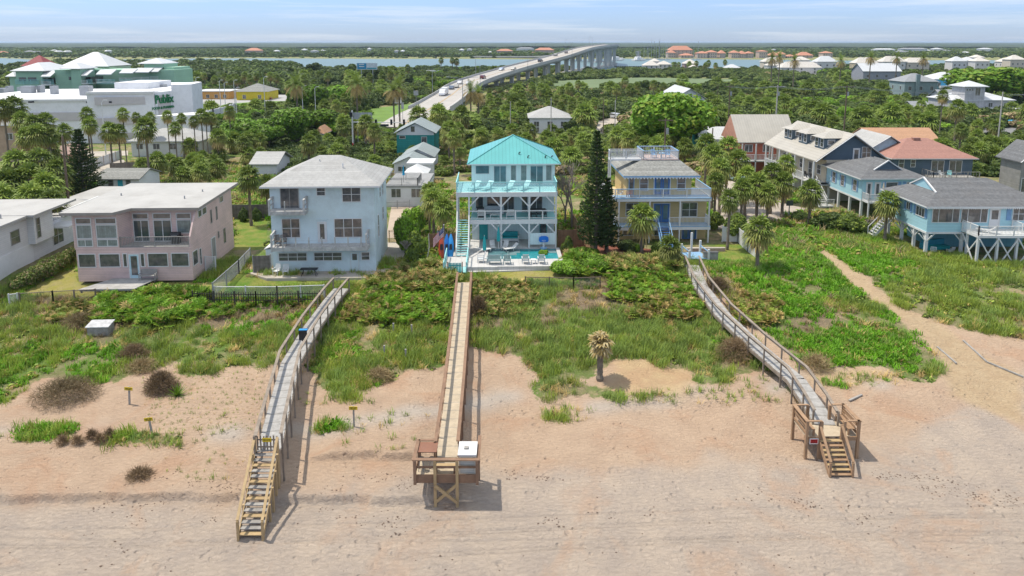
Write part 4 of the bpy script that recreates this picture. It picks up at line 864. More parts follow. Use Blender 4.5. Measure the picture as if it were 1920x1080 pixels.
m=MB(); m.beam((xg-.05,ym-hw-.15,zb-.05),(xg-.05,ym,zr+.05),.16,.14); m.beam((xg-.05,ym+hw+.15,zb-.05),(xg-.05,ym,zr+.05),.16,.14); h.part('gable_trim', m, WHITE)
m=MB(); n=60
for i in range(n):
    xa=x0+(x1-x0)*i/n; xb=x0+(x1-x0)*(i+1)/n; m.extr([(xa,y0-.02,z),(xb,y0-.02,z),((xa+xb)/2,y0-.02,z-.13)],(0,.03,0))
h.part('scalloped_trim', m, WHITE)
h.win('F',0,.5,3.7,3.35,5.15,cuts=(1.15,2.65)); h.win('F',0,3.62,3.7,6.4,5.15,cuts=(4.3,5.7)); h.door('F',0,6.75,2.9,7.75,5.15,glass=GLASS,gz=1.1)
h.win('L',0,.6,4.05,2.1,5.0,3); h.win('L',0,3.3,4.25,3.95,5.0,2); h.win('L',0,5.6,3.95,6.4,5.0,2)
for u in (.22,2.3,3.0,4.15,5.25,6.6): h.part('shutter', MB().box(-.06,u-.05,4.0,-.001,u+.28,5.1), mat('shutter_blue',(.17,.31,.50),.6))
h.part('shutter', MB().box(8.5,-.06,3.9,9.0,-.001,5.3), MATS['shutter_blue']); h.win('F',0,9.2,3.9,10.4,5.3,2,2)
m=MB(); m.box(3.75,-2.75,2.7,W,0,2.95); h.part('deck', m, WHITE)
rr=MB(); rail(rr,(3.8,-2.7,2.95),(W,-2.7,2.95),1.0,.14,1.8); rail(rr,(3.8,-2.7,2.95),(3.8,-.05,2.95),1.0,.14,1.35); rail(rr,(9.2,-.05,2.95),(9.2,-1.6,2.95),1.0,.14,1.35); h.part('deck_railing', rr, WHITE)
for x in (3.9,5.95,8.0,10.0): h.part('deck_post', MB().box(x-.11,-2.7,-.9,x+.11,-2.48,2.7), WHITE)
h.part('deck_post', MB().box(2.65+1.2,-.9,-.6,4.05,-.7,2.7), WHITE)
for a,b in ((3.9,5.95),(5.95,8.0),(8.0,10.0)):
    h.part('cross_brace', MB().beam((a,-2.74,-.6),(b,-2.74,2.6),.1,.12), WHITE); h.part('cross_brace', MB().beam((a,-2.80,2.6),(b,-2.80,-.6),.1,.12), WHITE)
h.part('cross_brace', MB().beam((3.9,-2.6,2.6),(3.9,-.2,-.5),.1,.12), WHITE); h.part('cross_brace', MB().beam((3.84,-2.6,-.6),(3.84,-.2,2.5),.1,.12), WHITE)
m=MB(); steps(m,(-.6,6.6,2.55),(-2.5,6.6,.3),(0,1.2,0),8); 
for y in (6.0,7.2): m.beam((-.4,y,3.5),(-2.5,y,1.2),.08,.08); m.beam((-2.5,y,1.2),(-2.5,y,0),.1,.1)
for i in range(10): x=-.5-i*.2; zz=2.5-(i)*.225; m.beam((x,6.0,zz),(x,6.0,zz+.9),.05,.04)
h.part('side_stair', m, WHITE)
sunlounger(place(h,5.4,-1.5,2.95), -2.2, "white padded lounger on the stilt house front deck", WHITE, WHITE)
h.part('skylight', MB().box(1.2,1.4,5.95,1.7,1.8,6.16), WHITE)
t = empty('outdoor_sofa', place(h,2.6,2.2,-.1), 0.2, "curved teal sofa in the shade under the stilt house", 'sofa'); MB().box(-1.4,-.5,.15,1.4,.5,.5).build('seat', TQD, t); MB().box(-1.4,.35,.5,1.4,.6,1.1).box(-1.6,-.5,.15,-1.4,.6,.8).build('backrest', mat('teal_cushion',(.03,.25,.33)), t)
for i,(x,y) in enumerate(((1.4,.7),(3.2,.6))): plastic_chair(place(h,x,y,-.2), 2.6+i*.9, ["white wicker chair under the front left corner of the stilt house","white wicker chair right of the other one under the stilt house"][i])
# ---------------------------------------------------------------- second light blue house
o = GD(1614.5,376,88.0)
h = House('blue_shuttered_house', (o.x, 88.0, 2.6), 2.0, "light blue stilt house with darker blue shutters and a small deck")
W, Dp = 8.1, 9.5; zf=o.z-2.6; zt=zf+3.0
h.part('wall', MB().box(0,0,zf+.15,W,Dp,zt), LBLUE); h.part('floor_beam', MB().box(-.04,-.04,zf-.08,W+.04,Dp,zf+.15), WHITE)
stilts(h, [(.15,.15),(.15,3),(.15,6),(.15,9),(3,.15),(6.5,.15)], zf-.08, brace=0)
m=MB(); hip(m,-.6,-.6,W+.6,Dp+.6,zt-.1,1.9,.15); h.part('roof', m, [SHGREY, WHITE])
h.part('gable_vent', MB().extr([(W/2-1.7,1.4,zt+.9),(W/2+1.7,1.4,zt+.9),(W/2,1.4,zt+2.05)],(0,.1,0)), SLATEB)
m=MB(); m.beam((W/2-1.9,1.3,zt+.85),(W/2,1.3,zt+2.1),.2,.12); m.beam((W/2+1.9,1.3,zt+.85),(W/2,1.3,zt+2.1),.2,.12); h.part('gable_trim', m, WHITE)
g=MB(); g.poly([(W/2-1.9,1.3,zt+.9),(W/2,1.3,zt+2.1),(W/2,4.8,zt+2.1)]); g.poly([(W/2+1.9,1.3,zt+.9),(W/2,4.8,zt+2.1),(W/2,1.3,zt+2.1)]); h.part('gable_roof', g, SHGREY)
h.door('F',0,.6,zf+.3,1.25,zf+2.4,glass=GLASS); h.door('F',0,1.75,zf+.3,2.4,zf+2.4,glass=GLASS); h.win('F',0,3.2,zf+1.0,4.7,zf+2.4,1,2); h.win('F',0,6.0,zf+1.3,6.9,zf+2.4,1,2)
for u in (2.75,4.8,5.45,7.0): h.part('shutter', MB().box(u,-.06,zf+.9,u+.4,-.001,zf+2.5), MATS['shutter_blue'])
for u in (1.3,4.5,6.9): h.win('L',0,u,zf+1.0,u+.8,zf+2.4,1,2)
for u in (.95,2.2,4.15,5.4,6.55,7.8): h.part('shutter', MB().box(-.06,u,zf+.95,-.001,u+.3,zf+2.45), MATS['shutter_blue'])
h.part('deck', MB().box(0.1,-1.6,zf-.05,5.2,0,zf+.15), WHITE); rr=MB(); rail(rr,(.15,-1.55,zf+.15),(5.2,-1.55,zf+.15),1.,.14,1.7); rail(rr,(.15,-1.55,zf+.15),(.15,0,zf+.15),1.,.14,1.5); h.part('deck_railing', rr, WHITE)
for x in (.2,5.1): h.part('deck_post', MB().box(x-.08,-1.55,-.6,x+.08,-1.4,zf), WHITE)
t = empty('closed_umbrella', place(h,2.3,-1.0,zf+.15), 0, "closed cream umbrella on the small deck of the shuttered blue house", 'umbrella'); MB().cyl((0,0,0),(0,0,2.5),.03).build('pole', WHITE, t); MB().cyl((0,0,.9),(0,0,2.4),.26,.05,n=9).build('canopy', CREAM, t)
# ---------------------------------------------------------------- cream house with dormers
o = G(1528,362,3.0)
h = House('dormered_house', (49.2-5.2, 97.5, 2.6), 4.0, "long cream house with three roof dormers and a slate blue gable end"); HC=h
W, Dp = 10.4, 16.0; E=6.6; RZ=3.75
h.part('wall', MB().box(1.7,0,0,W,Dp,E-.1), CREAM)
h.part('gable_wall', MB().extr([(1.0,-.02,E-.1),(W-.0,-.02,E-.1),(W/2,-.02,E+RZ-.25)],(0,.12,0)), SLATEB)
m=MB(); gable(m,-.35,-.7,W+.35,Dp+.4,E-.25,RZ+.1,'Y',.16); h.part('roof', m, CREAMM)
h.part('fascia', MB().beam((-.35,-.72,E-.22),(W/2,-.72,E+RZ-.1),.06,.3,up=(0,1,0)).beam((W+.35,-.72,E-.22),(W/2,-.72,E+RZ-.1),.06,.3,up=(0,1,0)), TRIM)
for i,y in enumerate((2.2,7.2,12.0)):
    d=MB(); xa=1.6; za=E-.1+(xa+.35)*RZ/(W/2+.35); zt=za+1.75
    f=h.part('dormer', MB().box(xa,y-1.3,za-.1,W/2-.6,y+1.3,zt), SLATEB)
    m=MB(); 
    rx0=xa-.45; apex=(xa+1.4,y,zt+.85); bk=(W/2,y,zt+.85)
    c=[(rx0,y-1.7,zt),(rx0,y+1.7,zt),(W/2,y+1.7,zt),(W/2,y-1.7,zt)]
    m.poly([c[1],c[0],apex]); m.poly([c[0],c[3],bk,apex]); m.poly([c[2],c[1],apex,bk]); m.poly(c); m.build('dormer_roof', CREAMM, f)
    for (yy,) in ((y-.75,),(y+.75,)): h.win('L',xa,yy-.4,za+.4,yy+.4,zt-.2,1,2)
    T=h.T('F',y-1.3); g=MB(); g.box(xa+.5,y-1.36,za+.7,xa+1.6,y-1.28,zt-.25); h.part('window', g, TRIM); MB().box(xa+.6,y-1.38,za+.8,xa+1.5,y-1.30,zt-.35).build('pane', GLASS, f)
h.door('F',0,5.6,E-.9,6.5,E+1.5,glass=GLASS); h.win('F',0,6.9,E+.1,8.2,E+1.7,2,2,fr=TRIM)
h.part('stair_landing', MB().box(4.9,-1.4,E-1.05,7.6,0,E-.9), WHITE); rr=MB(); rail(rr,(4.9,-1.35,E-.9),(7.6,-1.35,E-.9),1,.16,1.3); rail(rr,(7.6,-1.35,E-.9),(7.6,0,E-.9),1,.16,1.3); h.part('landing_railing', rr, WHITE)
m=MB(); steps(m,(4.9,-.8,E-1.0),(1.6,-.8,3.3),(0,1.1,0),12)
for yy in (-1.35,-.25): m.beam((4.9,yy,E),(1.6,yy,4.3),.07,.07); m.beam((4.9,yy,E-.5),(1.6,yy,3.8),.05,.05)
h.part('outside_stair', m, WHITE)
h.win('F',0,2.0,3.4,3.3,5.4,1,1,name='sliding_door'); h.win('F',0,8.0,3.7,9.2,5.2,2,2)
h.part('porch_floor', MB().box(-.3,-1.2,2.95,1.7,Dp,3.15).box(-.3,-1.2,2.95,4,-.001,3.15), WHITE)
rr=MB(); rail(rr,(-.25,2.8,3.15),(-.25,Dp,3.15),1,.16,2.6,bw=.05); rail(rr,(-.25,Dp,3.15),(1.7,Dp,3.15),1,.16,2); h.part('porch_railing', rr, WHITE)
for y in (.0,3.,5.6,8.2,10.8,13.4,15.8): h.part('post', MB().box(-.33,y-.1,-.2,-.13,y+.1,E-.15), WHITE)
for u in (1.5,4,6.8,9.5,12.5): h.win('L',1.7,u,3.3+(.0 if u in(4,9.5) else .8),u+1.0,5.4,1,2)
m=MB(); steps(m,(-.2,.4,3.1),(-.2,-3.0,.6),(1.3,0,0),12); 
for xx in (-.85,.45): m.beam((xx,.4,4.1),(xx,-3,1.6),.07,.07); m.beam((xx,.4,3.6),(xx,-3,1.1),.05,.3)
h.part('front_stair', m, WHITE); h.part('stair_base', MB().box(-1.2,-4.2,.5,.9,-3,.65), WHITE); rr=MB(); rail(rr,(-1.15,-4.15,.6),(.85,-4.15,.6),1,.15,1); rail(rr,(-1.15,-4.15,.6),(-1.15,-3.1,.6),1,.15,1); h.part('stair_railing', rr, WHITE)
for i,y in enumerate((2.2,4.0,9.6)): plastic_chair(place(h,.9,y,3.15), 1.8, ["dark porch chair nearest the front of the dormered house porch","second dark porch chair from the front of the dormered house","dark porch chair farthest back on the dormered house porch"][i], DARK)
# ---------------------------------------------------------------- generic houses set by their eave line
def ehouse(name, label, pxL, pxR, pye, D, depth, wall, roof, kind='hip', rise=2.0, rz=0., over=.5, rows=((.35,.8,3),), side=None, wmat=None, cat='house', extra=None, fas=None, th=.15, base=None, group=None, wname='window'):
    a, b = GD(pxL, pye, D), GD(pxR, pye, D); z0 = max(.3, hz((a.x+b.x)/2, D+2)) if base is None else base
    Wd = (b.x-a.x)-2*over; H_ = a.z-z0
    h = House(name, (a.x+over, D+over, z0), rz, label, cat, group)
    h.part('wall', MB().box(0,0,-.3,Wd,depth,H_+.02), wall)
    m = MB(); F_ = fas or TRIM
    if kind == 'hip': hip(m,-over,-over,Wd+over,depth+over,H_,rise,th); h.part('roof', m, [roof, F_])
    elif kind == 'gx': gable(m,-over,-over,Wd+over,depth+over,H_-.05,rise,'X',th); h.part('roof', m, roof); h.part('gable_wall', MB().extr([(.01,0,H_),(.01,depth,H_),(.01,depth/2,H_+rise-.1)],(Wd-.02,0,0)), wall)
    elif kind == 'gy': gable(m,-over,-over,Wd+over,depth+over,H_-.05,rise,'Y',th); h.part('roof', m, roof); h.part('gable_wall', MB().extr([(0,.01,H_),(Wd,.01,H_),(Wd/2,.01,H_+rise-.1)],(0,depth-.02,0)), wall); h.part('fascia', MB().beam((-over,-over-.02,H_+.03),(Wd/2,-over-.02,H_+rise+.05),.05,.28,up=(0,1,0)).beam((Wd+over,-over-.02,H_+.03),(Wd/2,-over-.02,H_+rise+.05),.05,.28,up=(0,1,0)), F_)
    else: h.part('roof', MB().box(-over,-over,H_+.021,Wd+over,depth+over,H_+.3), roof)
    for zf, zh, n in rows:      # fraction of height, window height, count
        for i in range(n):
            u = Wd*(i+.5)/n; ww = min(1.3, Wd/n*.5)/2; z_ = H_*zf; h.win('F',0,u-ww,z_,u+ww,z_+zh,2 if ww>.5 else 1,1,glass=wmat,name=wname)
    if side:
        for zf, zh, n in rows:
            for i in range(max(1,n-1)):
                u = depth*(i+.5)/max(1,n-1); z_ = H_*zf; h.win(side, Wd if side=='R' else 0, u-.5,z_,u+.5,z_+zh,1,1)
    h.W, h.D_, h.H_ = Wd, depth, H_
    if extra: extra(h)
    return h
# ---------------------------------------------------------------- boardwalks
WALKS = []
def boardwalk(label, path, w, m_deck, m_rail, post_gap=2.3, rh=1.05, rail_from=0.0, ph=.1):
    """path: deck centre line, list of (x,y,z)"""
    WALKS.append([tuple(p) for p in path]); a0 = Vector(path[0]); t = empty('boardwalk', a0, 0, label, 'boardwalk')
    P = [Vector(p)-a0 for p in path]; seg = [(b-a).length for a,b in zip(P,P[1:])]; L_ = sum(seg)
    def at(s):
        for a,b,l in zip(P,P[1:],seg):
            if s <= l+1e-6: return a+(b-a)*(s/l), (b-a).normalized()
            s -= l
        return P[-1], (P[-1]-P[-2]).normalized()
    d = MB(); s = 0.0; k = 0; bw = .14
    while s < L_-bw:
        c, t_ = at(s+bw/2); n = Vector((t_.y, -t_.x, 0)).normalized(); j = (k*37 % 11)/11*.03-.015; hw = w/2+j
        d.mat(0 if (k*53 % 7) else 1); d.extr([c-n*hw-t_*bw*.46, c+n*hw-t_*bw*.46, c+n*hw+t_*bw*.46, c-n*hw+t_*bw*.46], (0,0,.035)); s += bw; k += 1
    d.build('deck', m_deck, t)
    n_of = lambda t_: Vector((t_.y, -t_.x, 0)).normalized()
    for sd in (-1, 1):
        st = MB(); rl = MB(); q = None
        for i in range(len(P)):
            _, t_ = at(min(L_, sum(seg[:i])+ (1e-3 if i < len(P)-1 else -1e-3))); 
            if 0 < i < len(P)-1: _, t2 = at(sum(seg[:i])-.01); t_ = (t_+t2).normalized()
            p = P[i]+n_of(t_)*sd*(w/2+.03)
            if q is not None:
                st.beam(q-Vector((0,0,.13)), p-Vector((0,0,.13)), .05, .24); rl.beam(q+Vector((0,0,rh)), p+Vector((0,0,rh)), .2, .045); rl.beam(q+Vector((0,0,rh-.12)), p+Vector((0,0,rh-.12)), .045, .14)
                if post_gap < 2.5: rl.beam(q+Vector((0,0,rh*.5)), p+Vector((0,0,rh*.5)), .035, .07) if False else None
            q = p
        st.build('stringer', m_rail, t); rl.build('handrail', m_rail, t)
        n_ = int(L_/post_gap)
        for i in range(n_+1):
            s_ = L_*i/n_; c, t_ = at(s_); p = c+n_of(t_)*sd*(w/2+.09); gz = hz(p.x+a0.x, p.y+a0.y)-a0.z
            MB().box(p.x-ph/2, p.y-ph/2, min(gz-.4, p.z-.3), p.x+ph/2, p.y+ph/2, p.z+rh).build('rail_post', m_rail, t)
    return t, at, L_
DKG = [mat('grey_board', (.40,.385,.36), .9, .22, 2.5, bump=.03, bscale=20), mat('grey_board_darker', (.31,.295,.27), .9, .25, 2.5)]
DKT = [mat('tan_board', (.50,.41,.29), .9, .16, 2.5, bump=.03, bscale=20), mat('tan_board_greyer', (.43,.36,.27), .9, .2, 2.5)]
# left
A = G(504,846,2.5)
tL, _, _ = boardwalk("long grey boardwalk at the left ending in new yellow timber stairs", [A, G(524,762,2.55), G(545,680,2.65), G(585,613,2.8), G(622,562,2.95), G(640,541,3.05)], 1.35, DKG, RAILG, 2.0)
def beach_stairs(label, top, bot, w, n, m1, m2, rail_h=.95, hw=None, name='beach_stairs', up_to=None, extra_posts=True):
    top, bot = Vector(top), Vector(bot); t = empty(name, (bot.x,bot.y,bot.z), 0, label, 'stairs'); P, Q = top-bot, Vector((0,0,0))
    d = Vector((0,1,0)); nrm = Vector((1,0,0))
    for i in range(n):
        c = Q+(P-Q)*(i+.6)/n; m = MB(); m.extr([c-nrm*w/2-d*.14, c+nrm*w/2-d*.14, c+nrm*w/2+d*.13, c-nrm*w/2+d*.13], (0,0,.045)); m.build('tread', m2 if i%3 else m1, t)
    for s in (-1,1):
        o = nrm*s*(w/2+.03)
        MB().beam(P+o-Vector((0,0,.1)), Q+o-Vector((0,0,.02)), .05, .28).build('stringer', m1, t)
        MB().beam(P+o+Vector((0,0,rail_h)), Q+o+Vector((0,0,rail_h+.05)), .15, .05).beam(P+o+Vector((0,0,rail_h-.1)), Q+o+Vector((0,0,rail_h-.05)), .05, .14).build('handrail', m1, t)
        for f in (0.0, 1.0): c = Q+(P-Q)*f+o; MB().box(c.x-.06,c.y-.06,-.4,c.x+.06,c.y+.06,c.z+rail_h).build('rail_post', m1, t)
        if extra_posts:
            for f in (.35,.55,.75,.9): c = Q+(P-Q)*f+o*1.08; MB().box(c.x-.06,c.y-.06,-.4,c.x+.06,c.y+.06,c.z+(.1 if f<.8 else .4)).build('support_post', m1, t)
    return t, d, nrm, P
b0 = G(470,1008,.02); t0 = G(500,849,2.45)
tS, d, nrm, P = beach_stairs("new yellow timber stairs dropping to the sand from the left boardwalk", t0, b0, 1.25, 15, NEWW, [OLDW][0])
g = empty('picket_gate', tuple(t0+d*.15), math.atan2(nrm.y,nrm.x), "small dark picket gate with a yellow notice across the left boardwalk stairs", 'gate')
m = MB()
for i in range(7): m.box(-.6+i*.19,-.02,.0,-.52+i*.19,.02,.95+(.05 if i%2 else 0))
m.box(-.6,-.03,.25,.62,.0,.33); m.box(-.6,-.03,.7,.62,.0,.78); m.build('gate_panel', RAILG, g)
YS = mat('yellow_sign',(.62,.45,.02),.6,.1)
def textobj(txt, size, loc, rot, m_, parent, ext=.004, name='lettering', sx=1.0, bold=.0):
    cu = bpy.data.curves.new(name,'FONT'); cu.body = txt; cu.size = size; cu.extrude = ext; cu.align_x='CENTER'; cu.align_y='CENTER'; cu.offset = bold
    o = bpy.data.objects.new(name, cu); COL.objects.link(o); dg = bpy.context.evaluated_depsgraph_get(); me_ = bpy.data.meshes.new_from_object(o.evaluated_get(dg)); bpy.data.objects.remove(o)
    me_.materials.clear(); me_.materials.append(m_); o = bpy.data.objects.new(name, me_); COL.objects.link(o); o.parent = parent; o.location = loc; o.rotation_euler = rot; o.scale = (sx,1,1); CH.setdefault(parent.name,[]).append(o); return o
MB().box(-.25,-.06,.62,.28,-.035,.86).build('notice', YS, g)
textobj("PRIVATE", .11, (.015,-.066,.74), (R(90),0,0), BLACK, g)
# towel hung on the rail
p = G(568,620,3.75); t = empty('hanging_towel', p, 0, "black and blue towel draped over the left boardwalk's rail", 'towel'); m=MB()
for i in range(4):
    x=-.3+i*.16; m.extr([(x,-.1,.05),(x+.16,-.1,.05),(x+.16,-.14,-.75-(i%2)*.12),(x,-.14,-.7)],(0,.03,0))
m.build('cloth', BLACK, t); MB().box(-.3,-.12,.05,.34,.16,.1).build('fold', mat('towel_blue',(.03,.25,.55)), t)
# middle
M0 = G(838,858,1.8)
boardwalk("straight tan boardwalk with brown rails leading to the turquoise gate", [M0, G(843,815,1.85), G(852,735,1.95), G(861,640,2.3), G(866,585,2.7), G(871,530,3.3)], 1.25, DKT, RAILB, 1.9)
t = empty('viewing_platform', (M0.x+.12, M0.y, 0), 0.0, "brown viewing platform on stilts over the sand at the middle boardwalk's end", 'platform')
X0,X1,Y0,Y1 = -1.78,1.78,-1.68,.1; zd = 1.8
d = MB()
for i in range(12): y = Y0+.02+i*.144; d.box(X0+.05,y,zd-.04,X1-.05,y+.13,zd)
d.build('deck', DKT[0], t)
m = MB(); m.box(X0,Y0-.06,zd-.42,X1,Y0,zd+.08); m.build('fascia', RAILB, t)
MB().box(X0-.05,Y0,zd-.35,X0,Y1,zd+.05).build('fascia', RAILB, t); MB().box(X1,Y0,zd-.35,X1+.05,Y1,zd+.05).build('fascia', RAILB, t)
for x in (X0+.03,-.62,.62,X1-.03):
    inner = abs(x) < 1; MB().box(x-.08,Y0-.2,-.5 if inner else zd-.45,x+.08,Y0-.06,zd+1.0).build('post', NEWW if inner else RAILB, t)
for x in (X0+.03,-.72,.72,X1-.03): MB().box(x-.07,Y1-.1,-.5,x+.07,Y1+.04,zd+(1.0 if abs(x)>1 else .0)).build('post', RAILB, t)
MB().beam((-.62,Y0-.14,.25),(.62,Y0-.14,zd-.45),.1,.16).build('cross_brace', NEWW, t); MB().beam((-.62,Y0-.25,zd-.45),(.62,Y0-.25,.3),.1,.16).build('cross_brace', NEWW, t)
MB().box(X0-.12,Y0-.18,zd+1.0,X1+.12,Y0+.06,zd+1.05).build('handrail', RAILB, t); MB().box(X0-.12,Y0+.06,zd+1.0,X0+.08,Y1+.1,zd+1.05).build('handrail', RAILB, t); MB().box(X1-.08,Y0+.06,zd+1.0,X1+.12,Y1+.5,zd+1.05).build('handrail', RAILB, t)
MB().box(X0,Y0-.02,zd+.45,X1,Y0+.02,zd+.58).build('mid_rail', RAILB, t); MB().box(-.62,Y0-.05,zd+.84,.62,Y0+.02,zd+.98).build('crossbar', NEWW, t)
MB().box(X0,Y1-.05,zd+1.0,-.75,Y1+.12,zd+1.05).build('handrail', RAILB, t)
t2 = empty('bar_table', (M0.x-1.05, M0.y-.45, zd), 0, "brown slatted bar table on the left side of the middle viewing platform", 'table'); m=MB()
for i in range(8): m.box(-.62,-.5+i*.125,.92,.55,-.5+i*.125+.115,.97)
m.build('tabletop', mat('red_brown_wood',(.25,.12,.075),.75,.15), t2)
for sx in (-.5,.45):
    for sy in (-.4,.4): MB().box(sx-.04,sy-.04,0,sx+.04,sy+.04,.92).build('leg', RAILB, t2)
for i,x in enumerate((-1.55,-.95)):
    s_ = empty('bar_stool', (M0.x+x+.2, M0.y-1.2, zd), 0, ["left dark metal bar stool in front of the slatted bar table","right dark metal bar stool in front of the slatted bar table"][i], 'stool'); MB().cyl((0,0,.72),(0,0,.77),.17,n=10).build('seat', BLACK, s_)
    for a in range(4): MB().beam((.2*math.cos(a*1.571+.78),.2*math.sin(a*1.571+.78),0),(.1*math.cos(a*1.571+.78),.1*math.sin(a*1.571+.78),.72),.03,.03).build('leg', STEEL, s_)
b = empty('storage_cabinet', (M0.x+1.3, M0.y-.95, zd), 0, "white louvred storage box on the right corner of the middle viewing platform", 'cabinet')
MB().box(-.48,-.6,0,.48,.6,1.15).build('body', mat('cream_plastic',(.62,.58,.50),.6,.05,lines=('Z',.12,.35,.03)), b); MB().box(-.53,-.66,1.15,.53,.65,1.22).build('lid', WHITE, b); MB().box(-.38,-.62,.1,.38,-.6,1.0).build('door', mat('louvre',(.5,.5,.46),.6,.05,lines=('Z',.12,.5,.05)), b)
MB().box(-.2,-.15,1.221,.05,.1,1.3).build('vent', OLDW, b)
m = MB(); 
bb = empty('plank_bench', (M0.x+.05, M0.y-1.4, zd), 0, "low plank bench at the front rail of the middle viewing platform", 'bench'); MB().box(-.6,-.18,.4,.6,.18,.45).build('seat', NEWW, bb); MB().box(-.55,-.15,0,-.47,.15,.4).build('leg', RAILB, bb); MB().box(.47,-.15,0,.55,.15,.4).build('leg', RAILB, bb)
# right
path = [G(1547,797,1.62), G(1527,762,1.7), G(1493,712,1.85), G(1418,649,2.15), G(1356,591,2.45), G(1314,537,2.8), G(1297,497,3.25)]
boardwalk("angled grey boardwalk at the right descending to a platform with benches", path, 1.35, DKG, RAILG, 2.0, 1.0)
t = empty('bench_platform', (19.98,40.45,0), R(1), "timber beach platform with two built in benches at the right boardwalk's end", 'platform')
RB_ = mat('warm_brown_wood',(.34,.215,.125),.8,.2,2,bump=.03); zd=1.62
d = MB()
for i in range(13): y=-.9+i*.144; d.box(-1.62,y,zd-.04,1.62,y+.13,zd)
d.build('deck', DKT[0], t)
MB().box(-1.62,-1.0,zd-.25,-.7,-.94,zd-.0).build('fascia', RB_, t); MB().box(.7,-1.0,zd-.25,1.62,-.94,zd).build('fascia', RB_, t)
for x in (-1.62,-.72,.72,1.62):
    for y in (-.98,.95): MB().box(x-.08,y-.08,-.4,x+.08,y+.08,zd+1.05).build('post', RB_, t)
for s in (-1,1):
    MB().box(s*1.62-.12,-1.06,zd+1.05,s*1.62+.12,1.03,zd+1.1).build('handrail', RB_, t)
    for yy in (-.98,.95): MB().box(min(s*1.62,s*.75)+.12,yy-.08,zd+1.05,max(s*1.62,s*.75)+.04,yy+.08,zd+1.1).build('handrail', RB_, t)
    MB().box(s*1.60-.03,-.9,zd+.1,s*1.60+.03,0.9,zd+.28).build('side_board', RB_, t); MB().box(s*1.60-.03,-.9,zd+.62,s*1.60+.03,0.9,zd+.8).build('side_board', RB_, t)
    m=MB()
    for k in range(4): m.box(s*(1.52-k*.14)-.065,-.85,zd+.42,s*(1.52-k*.14)+.065,0.85,zd+.46)
    m.build('bench_seat', RB_, t); m=MB()
    for k in range(3): m.beam((s*(1.46+.04*k),-.85,zd+.6+.14*k),(s*(1.46+.04*k),0.85,zd+.6+.14*k),.03,.11)
    m.build('bench_back', RB_, t)
    for yy in (-.8,.8): MB().box(s*1.1-.05,yy-.05,zd,s*1.1+.05,yy+.05,zd+.42).build('bench_leg', RB_, t)
sg = MB().box(-1.45,-1.07,zd-.42,-.9,-1.03,zd-.05).build('notice', TRIM, t); MB().box(-1.4,-1.075,zd-.36,-.95,-1.071,zd-.1).build('notice_face', mat('sign_red',(.5,.02,.02),.5), sg)
textobj("PRIVATE", .1, (-1.175,-1.08,zd-.19), (R(90),0,0), BLACK, sg); textobj("PROPERTY", .08, (-1.175,-1.08,zd-.3), (R(90),0,0), BLACK, sg)
top = Vector((19.86,39.45,1.5)); beach_stairs("short yellow timber stairs from the bench platform to the sand", top, G(1577,895,.05), 1.3, 8, RB_, NEWW, .95, extra_posts=False)
# sign posts on the dune
def dune_sign(px, py, pyt, label, lean=0., txt="KEEP OFF"):
    g_ = GT(px,py); ht = max(1.0,(py-pyt)/27.0); t = empty('dune_sign', g_, 0, label, 'sign'); t.rotation_euler=(0,lean,0)
    MB().box(-.05,-.05,-.3,.05,.05,ht).build('sign_post', OLDW, t); b = MB().box(-.28,-.09,ht-.25,.28,-.06,ht-.02).build('sign_board', YS, t)
    textobj(txt, .11, (0,-.093,ht-.1), (R(90),0,0), BLACK, b); textobj("DUNES", .11, (0,-.093,ht-.19), (R(90),0,0), BLACK, b)
dune_sign(243,758,722,"yellow dune sign on a leaning post beside the brown brush mounds",.05); dune_sign(285,812,781,"yellow dune sign on the tilted post in the lower grass strip",-.12); dune_sign(664,800,760,"yellow dune sign between the left and middle boardwalks",0)
# crate / cover in the left scrub
g_ = GT(190,625); t = empty('well_cover', g_, .05, "weathered white box in the scrub below the pink house lawn", 'box'); MB().box(-.85,-.5,-.2,.85,.5,.75).build('body', OLDW, t); MB().extr([(-.95,-.62,.75),(.95,-.62,.75),(.95,.5,.95),(-.95,.5,.95)],(0,0,.06)).build('lid', mat('peeling_white',(.5,.5,.49),.85,.25,3), t)
for i,(px,py) in enumerate(((738,625),(772,628),(721,668),(761,675))):
    g_ = GT(px,py); o = MB().box(-.06,-.06,-.2,.06,.06,.85).box(-.07,-.07,.85,.07,.07,.9).build('fence_stake', OLDW); o.location=g_; tag(o,"short grey stake standing in the grass left of the middle boardwalk",'stake',"old stakes left of the middle boardwalk")
# drift boards by the path
for i,(xa,ya,xb,yb,lab) in enumerate(((1757,652,1793,683,"weathered plank lying at the left edge of the sandy path"),(1806,640,1850,680,"upper weathered log edging the right side of the sandy path"),(1850,680,1918,708,"lower weathered log edging the right side of the sandy path"),(1592,753,1616,742,"thin driftwood branch on the sand right of the bench platform"),(1091,596,1130,602,"pale board lying in the grass above the dead palm"),(720,562,742,557,"grey plank lying in the scrub"),(250,618,268,612,"grey driftwood log in the scrub beside the white box"))):
    a,b=GT(xa,ya),GT(xb,yb); o=MB().beam((0,0,.08),tuple(Vector(b)-Vector(a)+Vector((0,0,.08))),.13,.1).build('driftwood_plank', OLDW); o.location=a; tag(o,lab,'plank')
